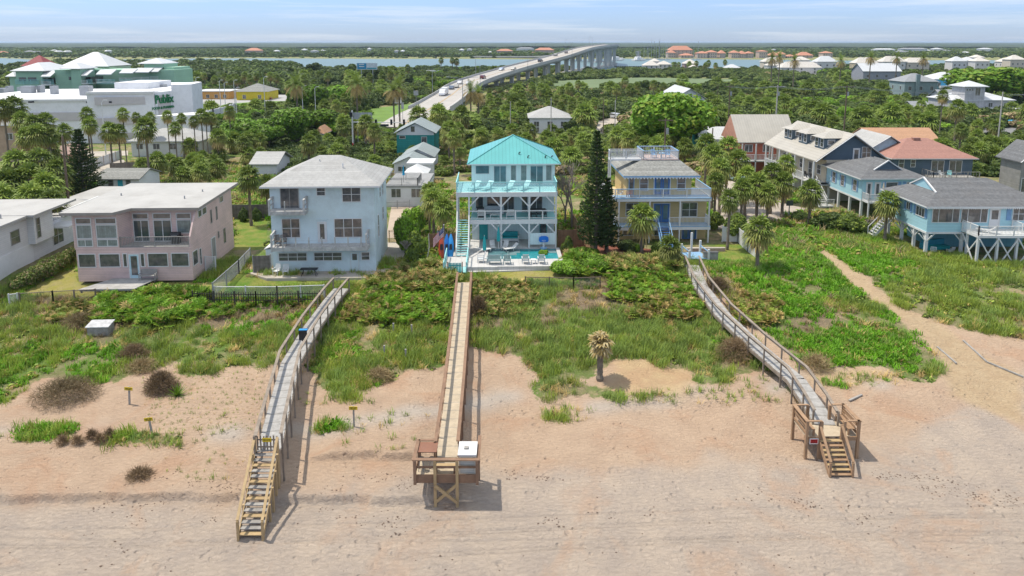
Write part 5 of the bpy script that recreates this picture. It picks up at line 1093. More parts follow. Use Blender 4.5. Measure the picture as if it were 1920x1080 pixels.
# ---------------------------------------------------------------- bridge
BP = [(-31,190,2.4),(-31,215,2.5),(-28,243,3.2),(-25.5,285,4.0),(-21,355,5.7),(.7,431,9.6),(35,521,15.2),(68,640,20.4),(95,712,22.6),(112,775,23.0),(118,850,19.5),(86,980,10),(40,1075,3.5),(-60,1120,2.6)]
def catmull(P, n=14):
    P=[Vector(p) for p in P]; out=[]
    for i in range(len(P)-1):
        p0=P[max(0,i-1)];p1=P[i];p2=P[i+1];p3=P[min(len(P)-1,i+2)]
        for k in range(n):
            t=k/n; out.append(.5*((2*p1)+(-p0+p2)*t+(2*p0-5*p1+4*p2-p3)*t*t+(-p0+3*p1-3*p2+p3)*t**3))
    out.append(P[-1]); return out
def sweep(mb, path, prof, closed=True):
    """prof: list of (lateral, up)"""
    rings=[]
    for i,p in enumerate(path):
        d=(path[min(i+1,len(path)-1)]-path[max(i-1,0)]); n=Vector((d.y,-d.x,0)).normalized(); rings.append([p+n*a+Vector((0,0,b)) for a,b in prof])
    k=len(prof)
    for a,b in zip(rings,rings[1:]):
        for i in range(k if closed else k-1): j=(i+1)%k; mb.poly([a[j],a[i],b[i],b[j]])
    if closed: mb.poly(rings[0]); mb.poly(rings[-1][::-1])
    return mb
BPath = catmull(BP); hw = 7.4
t = empty('road_bridge', (0,0,0), 0, "long curving concrete road bridge rising over the river on tall piers", 'bridge')
bp = [p for p in BPath if p.y > 262]
sweep(MB(), bp, [(-hw,0),(hw,0),(hw,-.9),(hw-1.6,-1.0),(hw-2.2,-2.5),(-hw+2.2,-2.5),(-hw+1.6,-1.0),(-hw,-.9)]).build('deck', CONCG, t)
for s in (-1,1): sweep(MB(), [p for p in BPath if p.y>236], [(s*hw-.25,0),(s*hw-.12,1.05),(s*hw+.12,1.05),(s*hw+.25,-.9)]).build('barrier', CONCG, t)
rs = empty('road', (0,0,0)); bpy.data.objects.remove(rs)
ROADM = mat('bridge_road', (.40,.375,.34), .9, .12, .06, coord='World', dirt=.2)
road = sweep(MB(), [p+Vector((0,0,.05)) for p in BPath], [(-hw+.3,0),(hw-.3,0)], closed=False).build('road', ROADM); tag(road,"pale concrete road running up over the bridge",kind='structure')
m = MB()
for off,m_ in ((-.15,0),(.15,0),(-hw+1.9,1),(hw-1.9,1)):
    m.mat(m_); sweep(m, [p+Vector((0,0,.07)) for p in BPath], [(off-.09,0),(off+.09,0)], closed=False)
rm = m.build('road_markings', [mat('yellow_line',(.45,.28,.08),.8),mat('white_line',(.6,.6,.58),.8)]); tag(rm,"yellow centre lines and white edge lines along the bridge road",kind='structure')
acc=0; last=None; npier=0
for a,b in zip(bp,bp[1:]):
    acc+=(b-a).length
    if acc>27 and a.y>300 and a.y<1080:
        acc=0; d=(b-a); n=Vector((d.y,-d.x,0)).normalized(); z1=a.z-2.5; dd=d.normalized()
        pr=MB(); gz=-1.5
        for s in (-1,1):
            c=a+n*s*3.2; pr.extr([c+n*1.1+dd*.8+Vector((0,0,gz-a.z)),c-n*1.1+dd*.8+Vector((0,0,gz-a.z)),c-n*1.1-dd*.8+Vector((0,0,gz-a.z)),c+n*1.1-dd*.8+Vector((0,0,gz-a.z))],(0,0,max(.5,z1-1.6-gz)))
        c=Vector((a.x,a.y,z1-1.6)); q=[c-n*4.2-dd*.9,c+n*4.2-dd*.9,c+n*6.2-dd*.9+Vector((0,0,1.58)),c-n*6.2-dd*.9+Vector((0,0,1.58))]; pr.extr(q, dd*1.8)
        if a.z>17: c=Vector((a.x,a.y,-1)); pr.extr([c-n*6-dd*3,c+n*6-dd*3,c+n*6+dd*3,c-n*6+dd*3],(0,0,2.8))
        pr.build('pier', CONCG, t); npier+=1
# fender by the main channel
fd=MB(); 
for k in range(14): x=104+k*2.2; fd.box(x-.3,684,-1,x+.3,684.6,2.6)
fd.box(102,683.6,1.4,135,684.6,2.2); o=fd.build('channel_fender', mat('dark_timber',(.06,.06,.055),.9)); tag(o,"dark timber fender wall in the water under the bridge's tallest piers",'fender')
# lamps on the bridge
def lamp(loc, ht, rz, label, group, arms=1, m_=STEEL, arm=2.2):
    t=empty('street_lamp', loc, rz, label, 'street lamp', group); MB().cyl((0,0,0),(0,0,ht),.13,.08,6).build('pole', m_, t)
    for s in ([1] if arms==1 else [1,-1]):
        MB().beam((0,0,ht-.15),(s*arm,0,ht+.35),.09,.09).build('arm', m_, t); MB().box(min(s*arm,s*(arm+.8)),-.14,ht+.28,max(s*arm,s*(arm+.8)),.14,ht+.42).build('lamp_head', WHITE, t)
    return t
def along(dist):
    acc=0
    for a,b in zip(BPath,BPath[1:]):
        l=(b-a).length
        if acc+l>=dist: return a+(b-a)*((dist-acc)/l),(b-a).normalized()
        acc+=l
    return BPath[-1],(BPath[-1]-BPath[-2]).normalized()
for i in range(9):
    p,d=along(95+i*52); s=-1 if i%2==0 else 1; n=Vector((d.y,-d.x,0)).normalized(); q=p+n*s*(hw+.3)
    lamp(q-Vector((0,0,.5)), 10.5, math.atan2(-n.y*s,-n.x*s), "tall thin lamp post on the "+("left" if s<0 else "right")+" barrier of the bridge", "bridge lamps on the "+("left" if s<0 else "right"), 1)
# ---------------------------------------------------------------- cars
def carmesh(kind, col, label, loc, rz, sc=1.0, group=None, tilt=0., name=None):
    t = empty(name or ('pickup_truck' if kind=='pickup' else 'van' if kind=='van' else 'car'), loc, rz, label, {'pickup':'pickup truck','van':'van'}.get(kind,'car'), group)
    t.rotation_euler=(tilt,0,rz); t.scale=(sc,)*3
    pm = mat('car_paint_%s'%('_'.join('%d'%int(c*100) for c in col)), col, .3, .03, spec=.6)
    prof = {'car':[(-2.2,.35),(-2.25,.75),(-2.0,.95),(-1.5,1.0),(-.9,1.42),(.55,1.45),(1.25,1.0),(2.0,.85),(2.25,.6),(2.2,.35)],
            'suv':[(-2.3,.4),(-2.35,1.0),(-2.1,1.7),(.5,1.75),(1.1,1.15),(2.1,1.0),(2.3,.7),(2.25,.4)],
            'van':[(-2.6,.4),(-2.65,2.0),(-2.5,2.25),(1.3,2.25),(2.0,1.3),(2.6,1.1),(2.7,.4)],
            'pickup':[(-2.7,.5),(-2.7,1.1),(-.6,1.1),(-.5,1.75),(.7,1.75),(1.2,1.15),(2.4,1.05),(2.6,.8),(2.55,.5)]}[kind]
    w_=.9 if kind!='van' else 1.0
    MB().extr([(-w_,y,z) for y,z in prof],(2*w_,0,0)).build('body', pm, t)
    gp = {'car':[(-1.35,1.03),(-.88,1.36),(.5,1.38),(1.05,1.03)],'suv':[(-2.0,1.15),(-1.95,1.6),(.45,1.65),(.9,1.15)],'van':[(.3,1.4),(.3,2.0),(1.35,2.0),(1.8,1.4)],'pickup':[(-.5,1.15),(-.45,1.65),(.65,1.65),(1.0,1.15)]}[kind]
    MB().extr([(-w_-.01,y,z) for y,z in gp],(2*w_+.02,0,0)).build('window', GLASS, t)
    f=gp[-1]; g_=gp[-2]; MB().extr([(-w_+.1,f[0]+.02,f[1]+.02),(w_-.1,f[0]+.02,f[1]+.02),(w_-.15,g_[0]+.03,g_[1]+.02),(-w_+.15,g_[0]+.03,g_[1]+.02)],(0,.03,.03)).build('windscreen', GLASS, t)
    for sx in (-1,1):
        for y in (-1.4,1.4):
            wl=MB().cyl((sx*(w_-.18),y,.34),(sx*(w_+.02),y,.34),.34,n=12).build('wheel', BLACK, t)
        MB().box(sx*.62-.18,2.18 if kind=='car' else prof[-2][0]-.04,.6,sx*.62+.18,prof[-2][0]+.03,.75).build('headlight', WHITE, t)
    return t
def on_bridge(px, py):
    best=None
    for k in range(0,700,2):
        p,d=along(k); n=Vector((d.y,-d.x,0)).normalized()
        for off in (-3.2,-1.9,1.9,3.2):
            q=p+n*off; x,y=to_px(q.x,q.y,q.z+.7); e=(x-px)**2+(y-py)**2*1.5
            if best is None or e<best[0]: best=(e,q,d,off)
    return best[1:]
for px,py,kind,col,lab in ((823,169,'van',(.7,.7,.7),"white van towing a trailer down the foot of the bridge"),(844,162,'car',(.06,.09,.14),"dark blue car just behind the white van on the bridge"),(858,164,'car',(.3,.29,.26),"beige car climbing the bridge beside the dark blue car"),(862,154,'car',(.5,.5,.5),"silver car on the lower bridge ahead of the red one"),(877,155,'car',(.45,.45,.46),"grey car climbing the lower bridge next to the silver one"),(904.5,145,'suv',(.14,.03,.03),"dark red vehicle alone on the lower bridge"),(941,130,'car',(.25,.32,.42),"light blue car halfway up the bridge"),(963,129,'car',(.3,.28,.26),"brownish car beside the light blue one halfway up the bridge"),(1014,114,'suv',(.05,.05,.06),"black vehicle on the upper part of the bridge"),(1041,102.5,'suv',(.07,.08,.09),"dark vehicle second from the bridge crest"),(1061.5,99,'suv',(.05,.04,.05),"dark vehicle nearest the bridge crest")):
    q,d,off=on_bridge(px,py); rz=math.atan2(d.y,d.x)-math.pi/2; tilt=math.atan2(d.z,math.hypot(d.x,d.y))
    if off<0: rz+=math.pi; tilt=-tilt
    t=carmesh(kind,col,lab,q+Vector((0,0,.05)),rz,1.15,tilt=tilt)
    if kind=='van':
        q2=q+d*5.6; tr=empty('trailer', q2+Vector((0,0,.05)), rz, "white box trailer behind the white van on the bridge", 'trailer'); MB().extr([(-1.2,-2.2,.6),(-1.2,2.2,.6),(-1.2,2.4,2.9),(-1.2,-2.2,3.0)],(2.4,0,0)).build('body', WHITE, tr)
        for sx in (-1,1): MB().cyl((sx*1.0,0,.4),(sx*1.22,0,.4),.4,n=10).build('wheel', BLACK, tr)
# approach lamps, sign gantry, signals
lamp(GD(868,226,185), 11.5, 0, "two armed street lamp at the foot of the bridge by the date palms", None, 2, arm=3.6)
t=empty('traffic_signal_mast', GD(662,262,150)-Vector((0,0,0)), 0, "long white signal mast with three black traffic lights over the junction", 'traffic light')
z0=hz(t.location.x,150); t.location.z=z0; zt=GD(690,229,150).z-z0
MB().cyl((0,0,0),(0,0,zt+2.6),.22,.16,8).build('pole', WHITE, t); MB().cyl((0,0,zt),(12.6,0,zt-.1),.14,.08,6).build('mast_arm', WHITE, t)
for x in (5.2,8.6,11.4): MB().box(x-.22,-.2,zt-.6,x+.22,.15,zt+.6).build('signal_head', BLACK, t)
MB().box(5.6,-.1,zt-.95,8.0,-.05,zt-.45).build('name_board', mat('dark_board',(.02,.03,.03),.6), t)
MB().box(-.5,-.25,zt+1.2,.1,.2,zt+2.2).build('signal_head', BLACK, t); MB().box(-.15,-.3,.9,.15,-.2,1.5).build('call_box', mat('signal_red',(.5,.03,.02)), t)
# billboard and road signs
p=GD(688,128,360); z0=hz(p.x,360); t=empty('billboard', (p.x,360,z0), 0, "wide blue and white billboard above the trees before the river", 'billboard')
ztop=GD(688,118,360).z-z0; zb=GD(688,130.5,360).z-z0; wB=5.6
MB().box(-wB*.97,0,zb,wB*.97,.3,ztop).build('panel', mat('board_white',(.55,.6,.62),.6), t)
MB().box(-wB*.9,-.05,zb+.3,-wB*.05,-.01,ztop-.2).build('panel_print', mat('board_blue',(.02,.24,.42),.6), t); textobj("Visit us", 1.3, (-wB*.48,-.08,(zb+ztop)/2), (R(90),0,0), TRIM, t)
bpy.data.objects.remove(CH[t.name].pop())
MB().box(wB*.0,-.05,zb+.3,wB*.9,-.01,zb+1.0).build('panel_print', mat('board_teal',(.05,.3,.35),.6), t)
for i in range(2): MB().box(-wB*.75,-.08,ztop-1.0-i*1.1,-wB*.25,-.055,ztop-.55-i*1.1).build('panel_stripe', TRIM, t)
for x in (-3,3): MB().box(x-.2,.1,0,x+.2,.3,zb).build('post', STEEL, t)
def road_sign(px,py0,py1,D,w_,h_,label,m_=None,posts=2,cat='sign'):
    b=GD(px,py0,D); z0=hz(b.x,D); zt=GD(px,py1,D).z-z0; t=empty('road_sign',(b.x,D,z0),0,label,cat)
    MB().box(-w_/2,-.03,zt-h_,w_/2,.03,zt).build('sign_panel', m_ or mat('sign_back',(.42,.43,.44),.4,metal=.3), t)
    for i in range(posts): x=(-w_*.3+w_*.6*i) if posts>1 else 0; MB().box(x-.06,.03,0,x+.06,.12,zt-.1).build('sign_post', STEEL, t)
road_sign(681,238,211,152,4.2,1.5,"large grey backed road sign beside the traffic signal mast"); road_sign(683,246,231,150,1.6,.7,"small white sign below the large grey backed road sign",WHITE,1)
road_sign(747,203,182.5,215,2.2,1.9,"square white sign on a single post left of the bridge road",WHITE,1); road_sign(755,215,192,205,.8,2.0,"narrow grey sign on a post right of the square white sign",None,1); road_sign(780,184,170,235,1.6,1.6,"diamond shaped pale sign near the left barrier of the bridge",STEEL,1)
# ---------------------------------------------------------------- background buildings
# supermarket
h = House('supermarket', (0,0,0), 0, "huge windowless white supermarket with tan wall bands and green lettering", 'supermarket')
zg=1.7; D0=161.0
def wallseg(a, b, zb, zt, m_, name='wall', depth=1.0):
    a,b=Vector(a),Vector(b); d=(b-a).normalized(); n=Vector((-d.y,d.x,0))*depth; MB().extr([(a.x,a.y,zb),(b.x,b.y,zb),(b.x+n.x,b.y+n.y,zb),(a.x+n.x,a.y+n.y,zb)],(0,0,zt-zb)).build(name,m_,h.e)
zT=GD(100,186,161).z
FA=[(-160,146),(-97,148),(-36,152)]      # front facade plan
P0=(-135,158); c1=(GD(165,190,161).x,161.0); c2=(GD(290,180,163).x,163.0); c3=(GD(322,180,168).x,168.0); c4=(GD(360,170,170).x,170.0)
zT2=GD(200,172,162).z; zT3=GD(340,158,170).z
m=MB(); m.prism([P0,(c1[0],c1[1]),(c1[0]+1,200),(P0[0],196)],0,zT); m.build('wall', STUC, h.e)
m=MB(); m.prism([(c1[0],c1[1]-.4),(c2[0],c2[1]-.4),(c2[0]-6,200),(c1[0],200)],0,zT2); m.build('wall', STUC, h.e)
m=MB(); m.prism([(c2[0],c2[1]),(c3[0],c3[1]),(c3[0]-4,186),(c2[0]-6,190)],0,zT2-.2); m.build('wall', STUC, h.e)
m=MB(); m.prism([(c3[0],c3[1]),(c4[0],c4[1]),(c4[0]-2,180),(c3[0]+.01,182)],0,zT3); m.build('wall', STUC, h.e)
BAND=mat('tan_band',(.50,.47,.455),.85,.05)
for (xa,xb,ya,yb,zs) in ((P0[0]+1,c1[0]-2,157.7,160.7,((9.6,7.6),(5.4,3.6))),(c1[0]+2,c2[0]-2,160.3,162.3,((zT2-1.2,zT2-3.0),(8.2,6.6),(4.6,3.2)))):
    for z1,z0_ in zs: 
        m=MB(); m.extr([(xa,ya-.06,z0_),(xb,yb-.06,z0_),(xb,yb+.3,z0_),(xa,ya+.3,z0_)],(0,0,z1-z0_)); m.build('tan_band', BAND, h.e)
for (xa,ya,xb,yb) in ((P0[0],158,c1[0],161),(c1[0],160.6,c2[0],162.6)):
    zt=zT if ya<159 else zT2
    MB().extr([(xa,ya-.3,zt-.5),(xb,yb-.3,zt-.5),(xb,yb+.5,zt-.5),(xa,ya+.5,zt-.5)],(0,0,.55)).build('parapet', WHITE, h.e)
# sign wall panel + lettering facing the photo
mx_,my_=(c2[0]+c3[0])/2,(c2[1]+c3[1])/2; ang=math.atan2(c3[1]-c2[1],c3[0]-c2[0])
nv=Vector((math.sin(ang),-math.cos(ang),0))
sc_=MB(); q0=Vector((c2[0],c2[1],0)); q1=Vector((c3[0],c3[1],0)); dv=(q1-q0).normalized()
sc_.extr([q0+dv*.8+nv*.1+Vector((0,0,2)),q1-dv*.5+nv*.1+Vector((0,0,2)),q1-dv*.5+nv*.1+Vector((0,0,zT2-1)),q0+dv*.8+nv*.1+Vector((0,0,zT2-1))],tuple(-nv*.3)); sc_.build('tan_band', BAND, h.e)
GRN=mat('sign_green',(.015,.17,.06),.5)
zc_=GD(311,187,164).z
# lettering hung on the panel
textobj("Publix", 2.9, tuple((q0+q1)/2+nv*.25+Vector((0,0,zc_))), (R(90),0,ang), GRN, h.e, .1, sx=.8, bold=.05)
textobj("FOOD & PHARMACY", .85, tuple((q0+q1)/2+nv*.25+Vector((0,0,zc_-2.0))), (R(90),0,ang), GRN, h.e, .05, bold=.03)
m=MB(); zR=zT-.35; 
MB().box(-60-30,170,zT2-1,-60,171,zT2-.2)
x_=GD(215,165,172).x; zt_=GD(230,155,172).z; MB().box(x_,172,zT-1,GD(277,165,172).x,184,zt_).build('roof_house', STUC, h.e)
for px,py,D,wd in ((48,168,180,2.8),(97,168,176,1.0),(157,168,172,2.4),(0,172,182,2),(72,167,182,.9),(300,165,178,1.8),(13,168,184,.8)):
    p=GD(px,py,D); MB().box(p.x-wd/2,D,zT-.2,p.x+wd/2,D+2,p.z+.9).build('rooftop_unit', STEEL, h.e)
for px in (59,167,209): p=GD(px,191,158.6 if px<160 else 161.4); MB().box(p.x-.35,p.y-.6,p.z-.2,p.x+.35,p.y+.4,p.z+.2).build('wall_lamp', BLACK, h.e)
# lower service wall to the right
a=GD(285,215,157); b=GD(372,214,160); MB().prism([(a.x,157),(b.x,160),(b.x-1,168),(a.x+2,162.5)],0,GD(330,216,159).z).build('wall', STUC, h.e)
ft=lambda px,py: tuple(GT(px,py))
def posts_fence(lab, pxs, ht, tall=False):
    pts=[GT(*p) for p in pxs]; return fence(lab, pts, ht, WSID, TRIM, 'boundary_wall', 4.5, .3, cat='wall', posth=.25, pr=.3)
posts_fence("tall white boundary wall stepping away beside the supermarket car park", [(372,250),(400,240),(428,232),(440,226)], 5.2)
b_=GT(404,244); MB().box(-.6,-.6,0,.6,.6,7).build
# green apartments
GRNW=mat('green_siding',(.32,.50,.37),.8,.08,.3,lines=('Z',.3,.15,.02)); GRNL=mat('pale_green_siding',(.36,.47,.32),.8,.06)
RW=mat('white_ribbed_roof',(.52,.53,.53),.45,.05,.3,lines=('X',.9,.12,.01))
h = House('green_apartment_building', (0,0,0), 0, "three storey green apartment block with white metal roofs behind the supermarket", 'building')
D=232.; X=lambda px,D=D: (px-960)/1280*(D*CP+20*SP); Zp=lambda py,D=D: GD(200,py,D).z
def blk(pxa,pxb,pyt,D_,dep,m_,name='wall'): MB().box(X(pxa,D_),D_,0,X(pxb,D_),D_+dep,Zp(pyt,D_)).build(name,m_,h.e)
def rf(pxa,pxb,pye,D_,dep,rise,name='roof'): m=MB(); hip(m,X(pxa,D_),D_-.9,X(pxb,D_),D_+dep+.9,Zp(pye,D_),rise,.2); m.build(name,[RW,TRIM],h.e)
blk(22,110,142,238,14,GRNW); blk(35,84,133.5,232,16,GRNW); blk(108,157,131,233,14,GRNW); blk(138,156,128,231,8,GRNW); blk(157,330,131,240,14,GRNW); blk(155,210,124,250,14,GRNL); blk(275,312,120,243,10,GRNW); blk(310,331,126,243,12,GRNW)
rf(28,92,133.5,232,16,2.6); rf(121,160,129.5,231,8,1.8); rf(120,210,125,250,14,5.0); rf(265,312,120,243,10,1.8); rf(18,36,144,238,6,1.5)
for a_,b_,y0_,y1_,D_ in ((82,108,134,144,232),(157,176,133,142,232),(184,220,132,140,234),(227,260,130.5,137.5,236),(254,290,129,136,238),(285,307,128,135,240)):
    zt,zb=Zp(y0_,D_),Zp(y1_,D_); x0_,x1_=X(a_,D_),X(b_,D_); MB().extr([(x0_,D_+3,zt),(x1_-1,D_+3,zt),(x1_,D_-2.5,zb),(x0_+1.5,D_-2.5,zb)],(0,0,.25)).build('awning_roof',RW,h.e)
    MB().box(x0_+1,D_-1.8,Zp(y1_+14,D_)-.3,x1_-.5,D_+3,Zp(y1_+14,D_)).build('balcony',WHITE,h.e)
    rr=MB(); rail(rr,(x0_+1,D_-1.8,Zp(y1_+14,D_)),(x1_-.5,D_-1.8,Zp(y1_+14,D_)),1.1,.35,2.5,bw=.08); rr.build('balcony_railing',WHITE,h.e)
    n_=3
    for k in range(n_): u=x0_+1.5+(x1_-x0_-3)*(k+.5)/n_; MB().box(u-.7,D_-.08+ (8 if D_>233 else .9),Zp(y1_+12,D_),u+.7,D_+.1+8,Zp(y1_+3,D_)).build('window',GLASS,h.e)
MB().box(X(38),231.0,Zp(163),X(80),231.9,Zp(143)-8).build('balcony',WHITE,h.e)
for a_,b_,y0_,y1_,D_ in ((40,53,145,152,231.9),(57,72,145,152,231.9),(83,98,147,153,232.9),(133,137,144,150,232.9),(158,161,145,152,239.9),(321,329,134,142,242.9),(323,330,147,152,242.9)): MB().box(X(a_,D_),D_-.05,Zp(y1_,D_),X(b_,D_),D_+.2,Zp(y0_,D_)).build('window',GLASS,h.e)
for a_,b_ in ((33,76),(82,104),(166,176),(186,218),(228,250),(258,288),(290,305)):
    rr=MB(); rail(rr,(X(a_,231.5),231.5,Zp(158,231.5)),(X(b_,231.5),231.5,Zp(158,231.5)),1.6,.4,3,bw=.1); rr.build('balcony_railing',TQP,h.e)
ehouse('red_roof_house',"dark red hip roof showing behind the green apartment block",38,84,124.5,330,10,GRNL,mat('dark_red_roof',(.26,.05,.05),.7),rise=5,rows=())
YW=mat('bright_yellow_wall',(.6,.48,.03),.8); OW=mat('orange_wall',(.6,.33,.10),.8)
ehouse('yellow_shop',"low bright yellow building beyond the supermarket car park",440,502,172,290,14,YW,SHMID,rise=3,rows=((.2,1.5,2),),cat='building'); ehouse('orange_shop',"long low orange walled building left of the bright yellow one",362,430,172,295,12,OW,WHITE,'flat',rows=((.2,1.4,4),),cat='building')
# left near white house
h = House('white_modern_house', (-57.9,57.0,3.0), 3.0, "white flat roofed house cut off by the photo's left edge")
m=MB(); m.box(0,0,-1,7.8,13.4,5.0); m.box(1.0,13.4,-.8,7.7,26,3.3); m.box(7.8,12.0,2.0,8.5,15.2,4.9); h.part('wall',m,WSID)
h.part('roof', MB().extr([(-.5,-.9,5.02),(8.5,-.9,5.02),(8.5,11.0,5.1),(-.5,11.0,5.1)],(0,0,.22)), FLATR); h.part('roof', MB().box(-.5,11.0,5.14,9.2,18.6,5.36), FLATR); h.part('roof', MB().box(1.0,18.6,3.32,8.0,26.3,3.5), FLATR)
h.part('porch_roof', MB().box(7.7,15.4,2.75,10.0,18.0,2.95), WHITE); h.part('parapet', MB().box(7.55,18.2,3.3,7.75,26,4.0), WHITE)
h.win('R',7.8,9.4,2.7,10.6,4.0,1,2,fr=GREYT); h.win('R',8.5,12.4,2.6,12.9,4.6,1,3,fr=GREYT); h.win('R',7.7,16.2,.6,18.0,2.5,2,2); h.part('lower_panel', MB().box(7.8,4,-.9,7.86,12.5,2.0), STUC)
for x,y in ((5,6),(5.6,8),(4.6,12),(6.6,10)): h.part('roof_vent', MB().cyl((x,y,5.2),(x,y,5.75),.08), STEEL)
ehouse('small_white_house',"low white flat roofed building behind the left white house",100,215,384,86,9,WSID,FLATR,'flat',rows=(),cat='house')
# others, left to right
h=ehouse('tan_house',"tan building with a white balcony at the photo's left edge",-60,30,236,132,9,mat('tan_siding',(.42,.30,.21),.8),SHMID,rise=1.6,rows=((.62,1.2,3),)); 
h.part('balcony', MB().box(h.W,1,3.6,h.W+2.3,4,3.8), WHITE); rr=MB(); rail(rr,(h.W,1,3.8),(h.W+2.3,1,3.8),1.1,.18,2.2,bw=.07); rail(rr,(h.W+2.3,1,3.8),(h.W+2.3,4,3.8),1.1,.18,2); h.part('balcony_railing', rr, WHITE)
h=ehouse('pink_garage',"small pink garage with two white doors and a gable roof",66,121,292,126,7,mat('salmon_wall',(.5,.30,.2),.8),mat('salmon_roof',(.40,.27,.22),.9),'gy',1.3,rows=(),over=.3,cat='garage')
h.part('door', MB().box(.4,-.06,0,2.0,.02,2.3), WHITE); h.part('door', MB().box(2.9,-.06,0,4.2,.02,2.3), WHITE); h.win('F',0,2.2,1.2,2.7,2.2)
h=ehouse('hip_roof_cottage',"low white cottage with a pale grey hip roof in front of the supermarket",237,374,266,139,9,WSID,SHING,rise=2.1,rows=((.5,1.1,4),),over=.6)
h=ehouse('turquoise_door_cottage',"low white cottage with a bright turquoise door behind the pink house",177,262,337,101,6,WSID,SHMID,'gx',1.1,rows=(),over=.3); h.win('F',0,1.6,1.5,2.3,2.4,1,2,fr=GREYT); h.win('F',0,4.3,1.5,4.9,2.4,1,2,fr=GREYT); h.door('F',0,3.0,.3,3.8,2.4,m=mat('bright_turquoise',(.05,.40,.50),.5))
h=ehouse('teal_gable_house',"teal house with a white gable front near the bridge approach",738,818,250,135,9,mat('teal_siding',(.03,.27,.25),.8,lines=('Z',.2,.15,.02)),mat('grey_green_roof',(.27,.31,.31),.9),'gy',2.1,rows=()); 
h.part('gable_panel', MB().extr([(-.01,-.05,h.H_),(h.W+.01,-.05,h.H_),(h.W/2,-.05,h.H_+1.9)],(0,.04,0)), WSID); h.part('gable_panel', MB().box(0,-.05,h.H_-.4,h.W,.0,h.H_), WSID); h.win('F',0,.6,h.H_-1.1,1.7,h.H_-.6); h.win('F',0,5.0,h.H_-2.4,6.0,h.H_-.8,1,1); h.win('F',-.05,2.95,h.H_+.3,3.6,h.H_+1.3,fr=GREYT)
ehouse('grey_cottage',"small grey green roofed cottage just in front of the teal gable house",750,816,295,123,8,WSID,mat('grey_green_roof',(.27,.31,.31)),'gy',1.5,rows=((.4,.8,2),),over=.4); ehouse('grey_cottage',"low grey green roofed cottage behind the white box room",735,800,308,117,7,WSID,mat('grey_green_roof',(.27,.31,.31)),'gy',1.3,rows=((.4,.8,2),),over=.3)
h=ehouse('flat_roof_cottage',"small white box room with a flat roof above the grey picket fence",762,812,309,111,4,WSID,WHITE,'flat',rows=((.45,1.1,2),),over=.3)
h=ehouse('patio_house',"white single storey house with a railed roof deck and closed blue umbrella",722,800,352,94,9,WSID,mat('deck_grey',(.3,.3,.29)),'flat',rows=((.5,1.2,2),),over=.1)
rr=MB(); z_=h.H_+.3
for a_,b_ in (((0,.1,z_),(h.W-1.2,.1,z_)),((h.W-1.2,.1,z_),(h.W-1.2,4,z_)),((0,4,z_),(h.W-1.2,4,z_))): rail(rr,a_,b_,1.05,.16,2,bw=.03)
h.part('roof_railing', rr, GREYT); ehouse('hip_roof_shed',"small white hip roof just behind the railed roof deck",753,800,331,104,5,WSID,WHITE,rise=1.2,rows=(),over=.4,cat='shed')
t=empty('closed_umbrella', place(h,2.2,2,z_), 0, "closed bright blue umbrella on the railed roof deck", 'umbrella'); MB().cyl((0,0,0),(0,0,2.6),.04).build('pole',STEEL,t); MB().cyl((0,0,1.1),(0,0,2.5),.2,.04,n=8).build('canopy',mat('sky_blue_cloth',(.02,.3,.5)),t)
ehouse('shingle_roof_house',"pale grey roofed house half hidden by palms behind the pale blue house",466,522,309,116,7,WSID,SHING,'gx',1.6,rows=())
ehouse('orange_roof_hut',"small orange brown roofed hut among the trees left of the signal mast",585,610,252,157,6,mat('grey_green_wall',(.2,.25,.23)),SHORG,rise=1.6,rows=())
ehouse('grey_hip_house',"white house with a grey hip roof between the bridge and the palms",990,1073,222,179,10,WSID,SHING,rise=2.6,rows=((.45,1.3,3),(.1,1.2,3)))
h=ehouse('white_roof_house',"tall narrow house with a white metal roof seen over the big bright tree",1262,1326,186,212,20,WSID,WHITEM,'gy',3.2,rows=((.55,1.5,2),(.2,1.5,2)))
h=ehouse('teal_white_cottage',"low cottage with a white metal roof and teal end wall",1312,1392,262,141,7,mat('teal_wall',(.02,.30,.25)),WHITEM,'gx',2.2,rows=(),over=.4); h.part('sunroom', MB().box(1.8,-.3,0,h.W,-.01,h.H_), WSID)
for i in range(6): u=2.2+i*.85; h.win('F',-.3,u,.9,u+.6,2.0)
h=ehouse('orange_motel',"two storey orange red house with a broad cream metal roof and white railed gallery",1384,1496,268,118,9,BRICK,CREAMM,'gx',4.4,rows=((.72,1.2,3),),over=.4)
h.part('gallery', MB().box(-.3,-1.6,h.H_*.45,h.W,0,h.H_*.45+.2), WHITE); rr=MB(); rail(rr,(-.3,-1.55,h.H_*.45+.2),(h.W,-1.55,h.H_*.45+.2),1.1,.22,2.6,bw=.06); h.part('gallery_railing', rr, WHITE)
for i in range(5): h.part('post', MB().box(i*2.4-.1,-1.6,0,i*2.4+.1,-1.45,h.H_), WHITE)
h.part('gable_trim', MB().extr([(-.42,-.42,h.H_),(-.42,4.5,h.H_+4.35),(-.42,9.42,h.H_)],(.05,0,0)), mat('salmon_gable',(.5,.25,.18)))
ehouse('orange_shingle_house',"low house with a plain orange shingle roof behind the blue gable",1632,1765,265,139,8,CREAM,SHORG,'gx',2.2,rows=((.45,1.0,4),))
ehouse('pale_blue_gable_house',"pale blue house with a wide gable between the slate gable and the red roof",1618,1718,287,117,9,mat('pale_blue_wall',(.42,.55,.63),.8,lines=('X',.4,.1,.01)),SHING,'gy',2.9,rows=())
h=ehouse('red_roof_slate_house',"slate blue house with a dusty red hip roof and a railed wooden deck",1672,1836,299,112,10,SLATEB,SHRED,rise=2.7,rows=(),over=.6)
h.win('F',0,1,2.2,1.8,3.8,1,2); h.win('F',0,3,2.4,3.7,3.6,1,2); h.win('F',0,6.5,1.4,8.5,3.4,2); h.win('F',0,9.5,1.4,11.5,3.4,2)
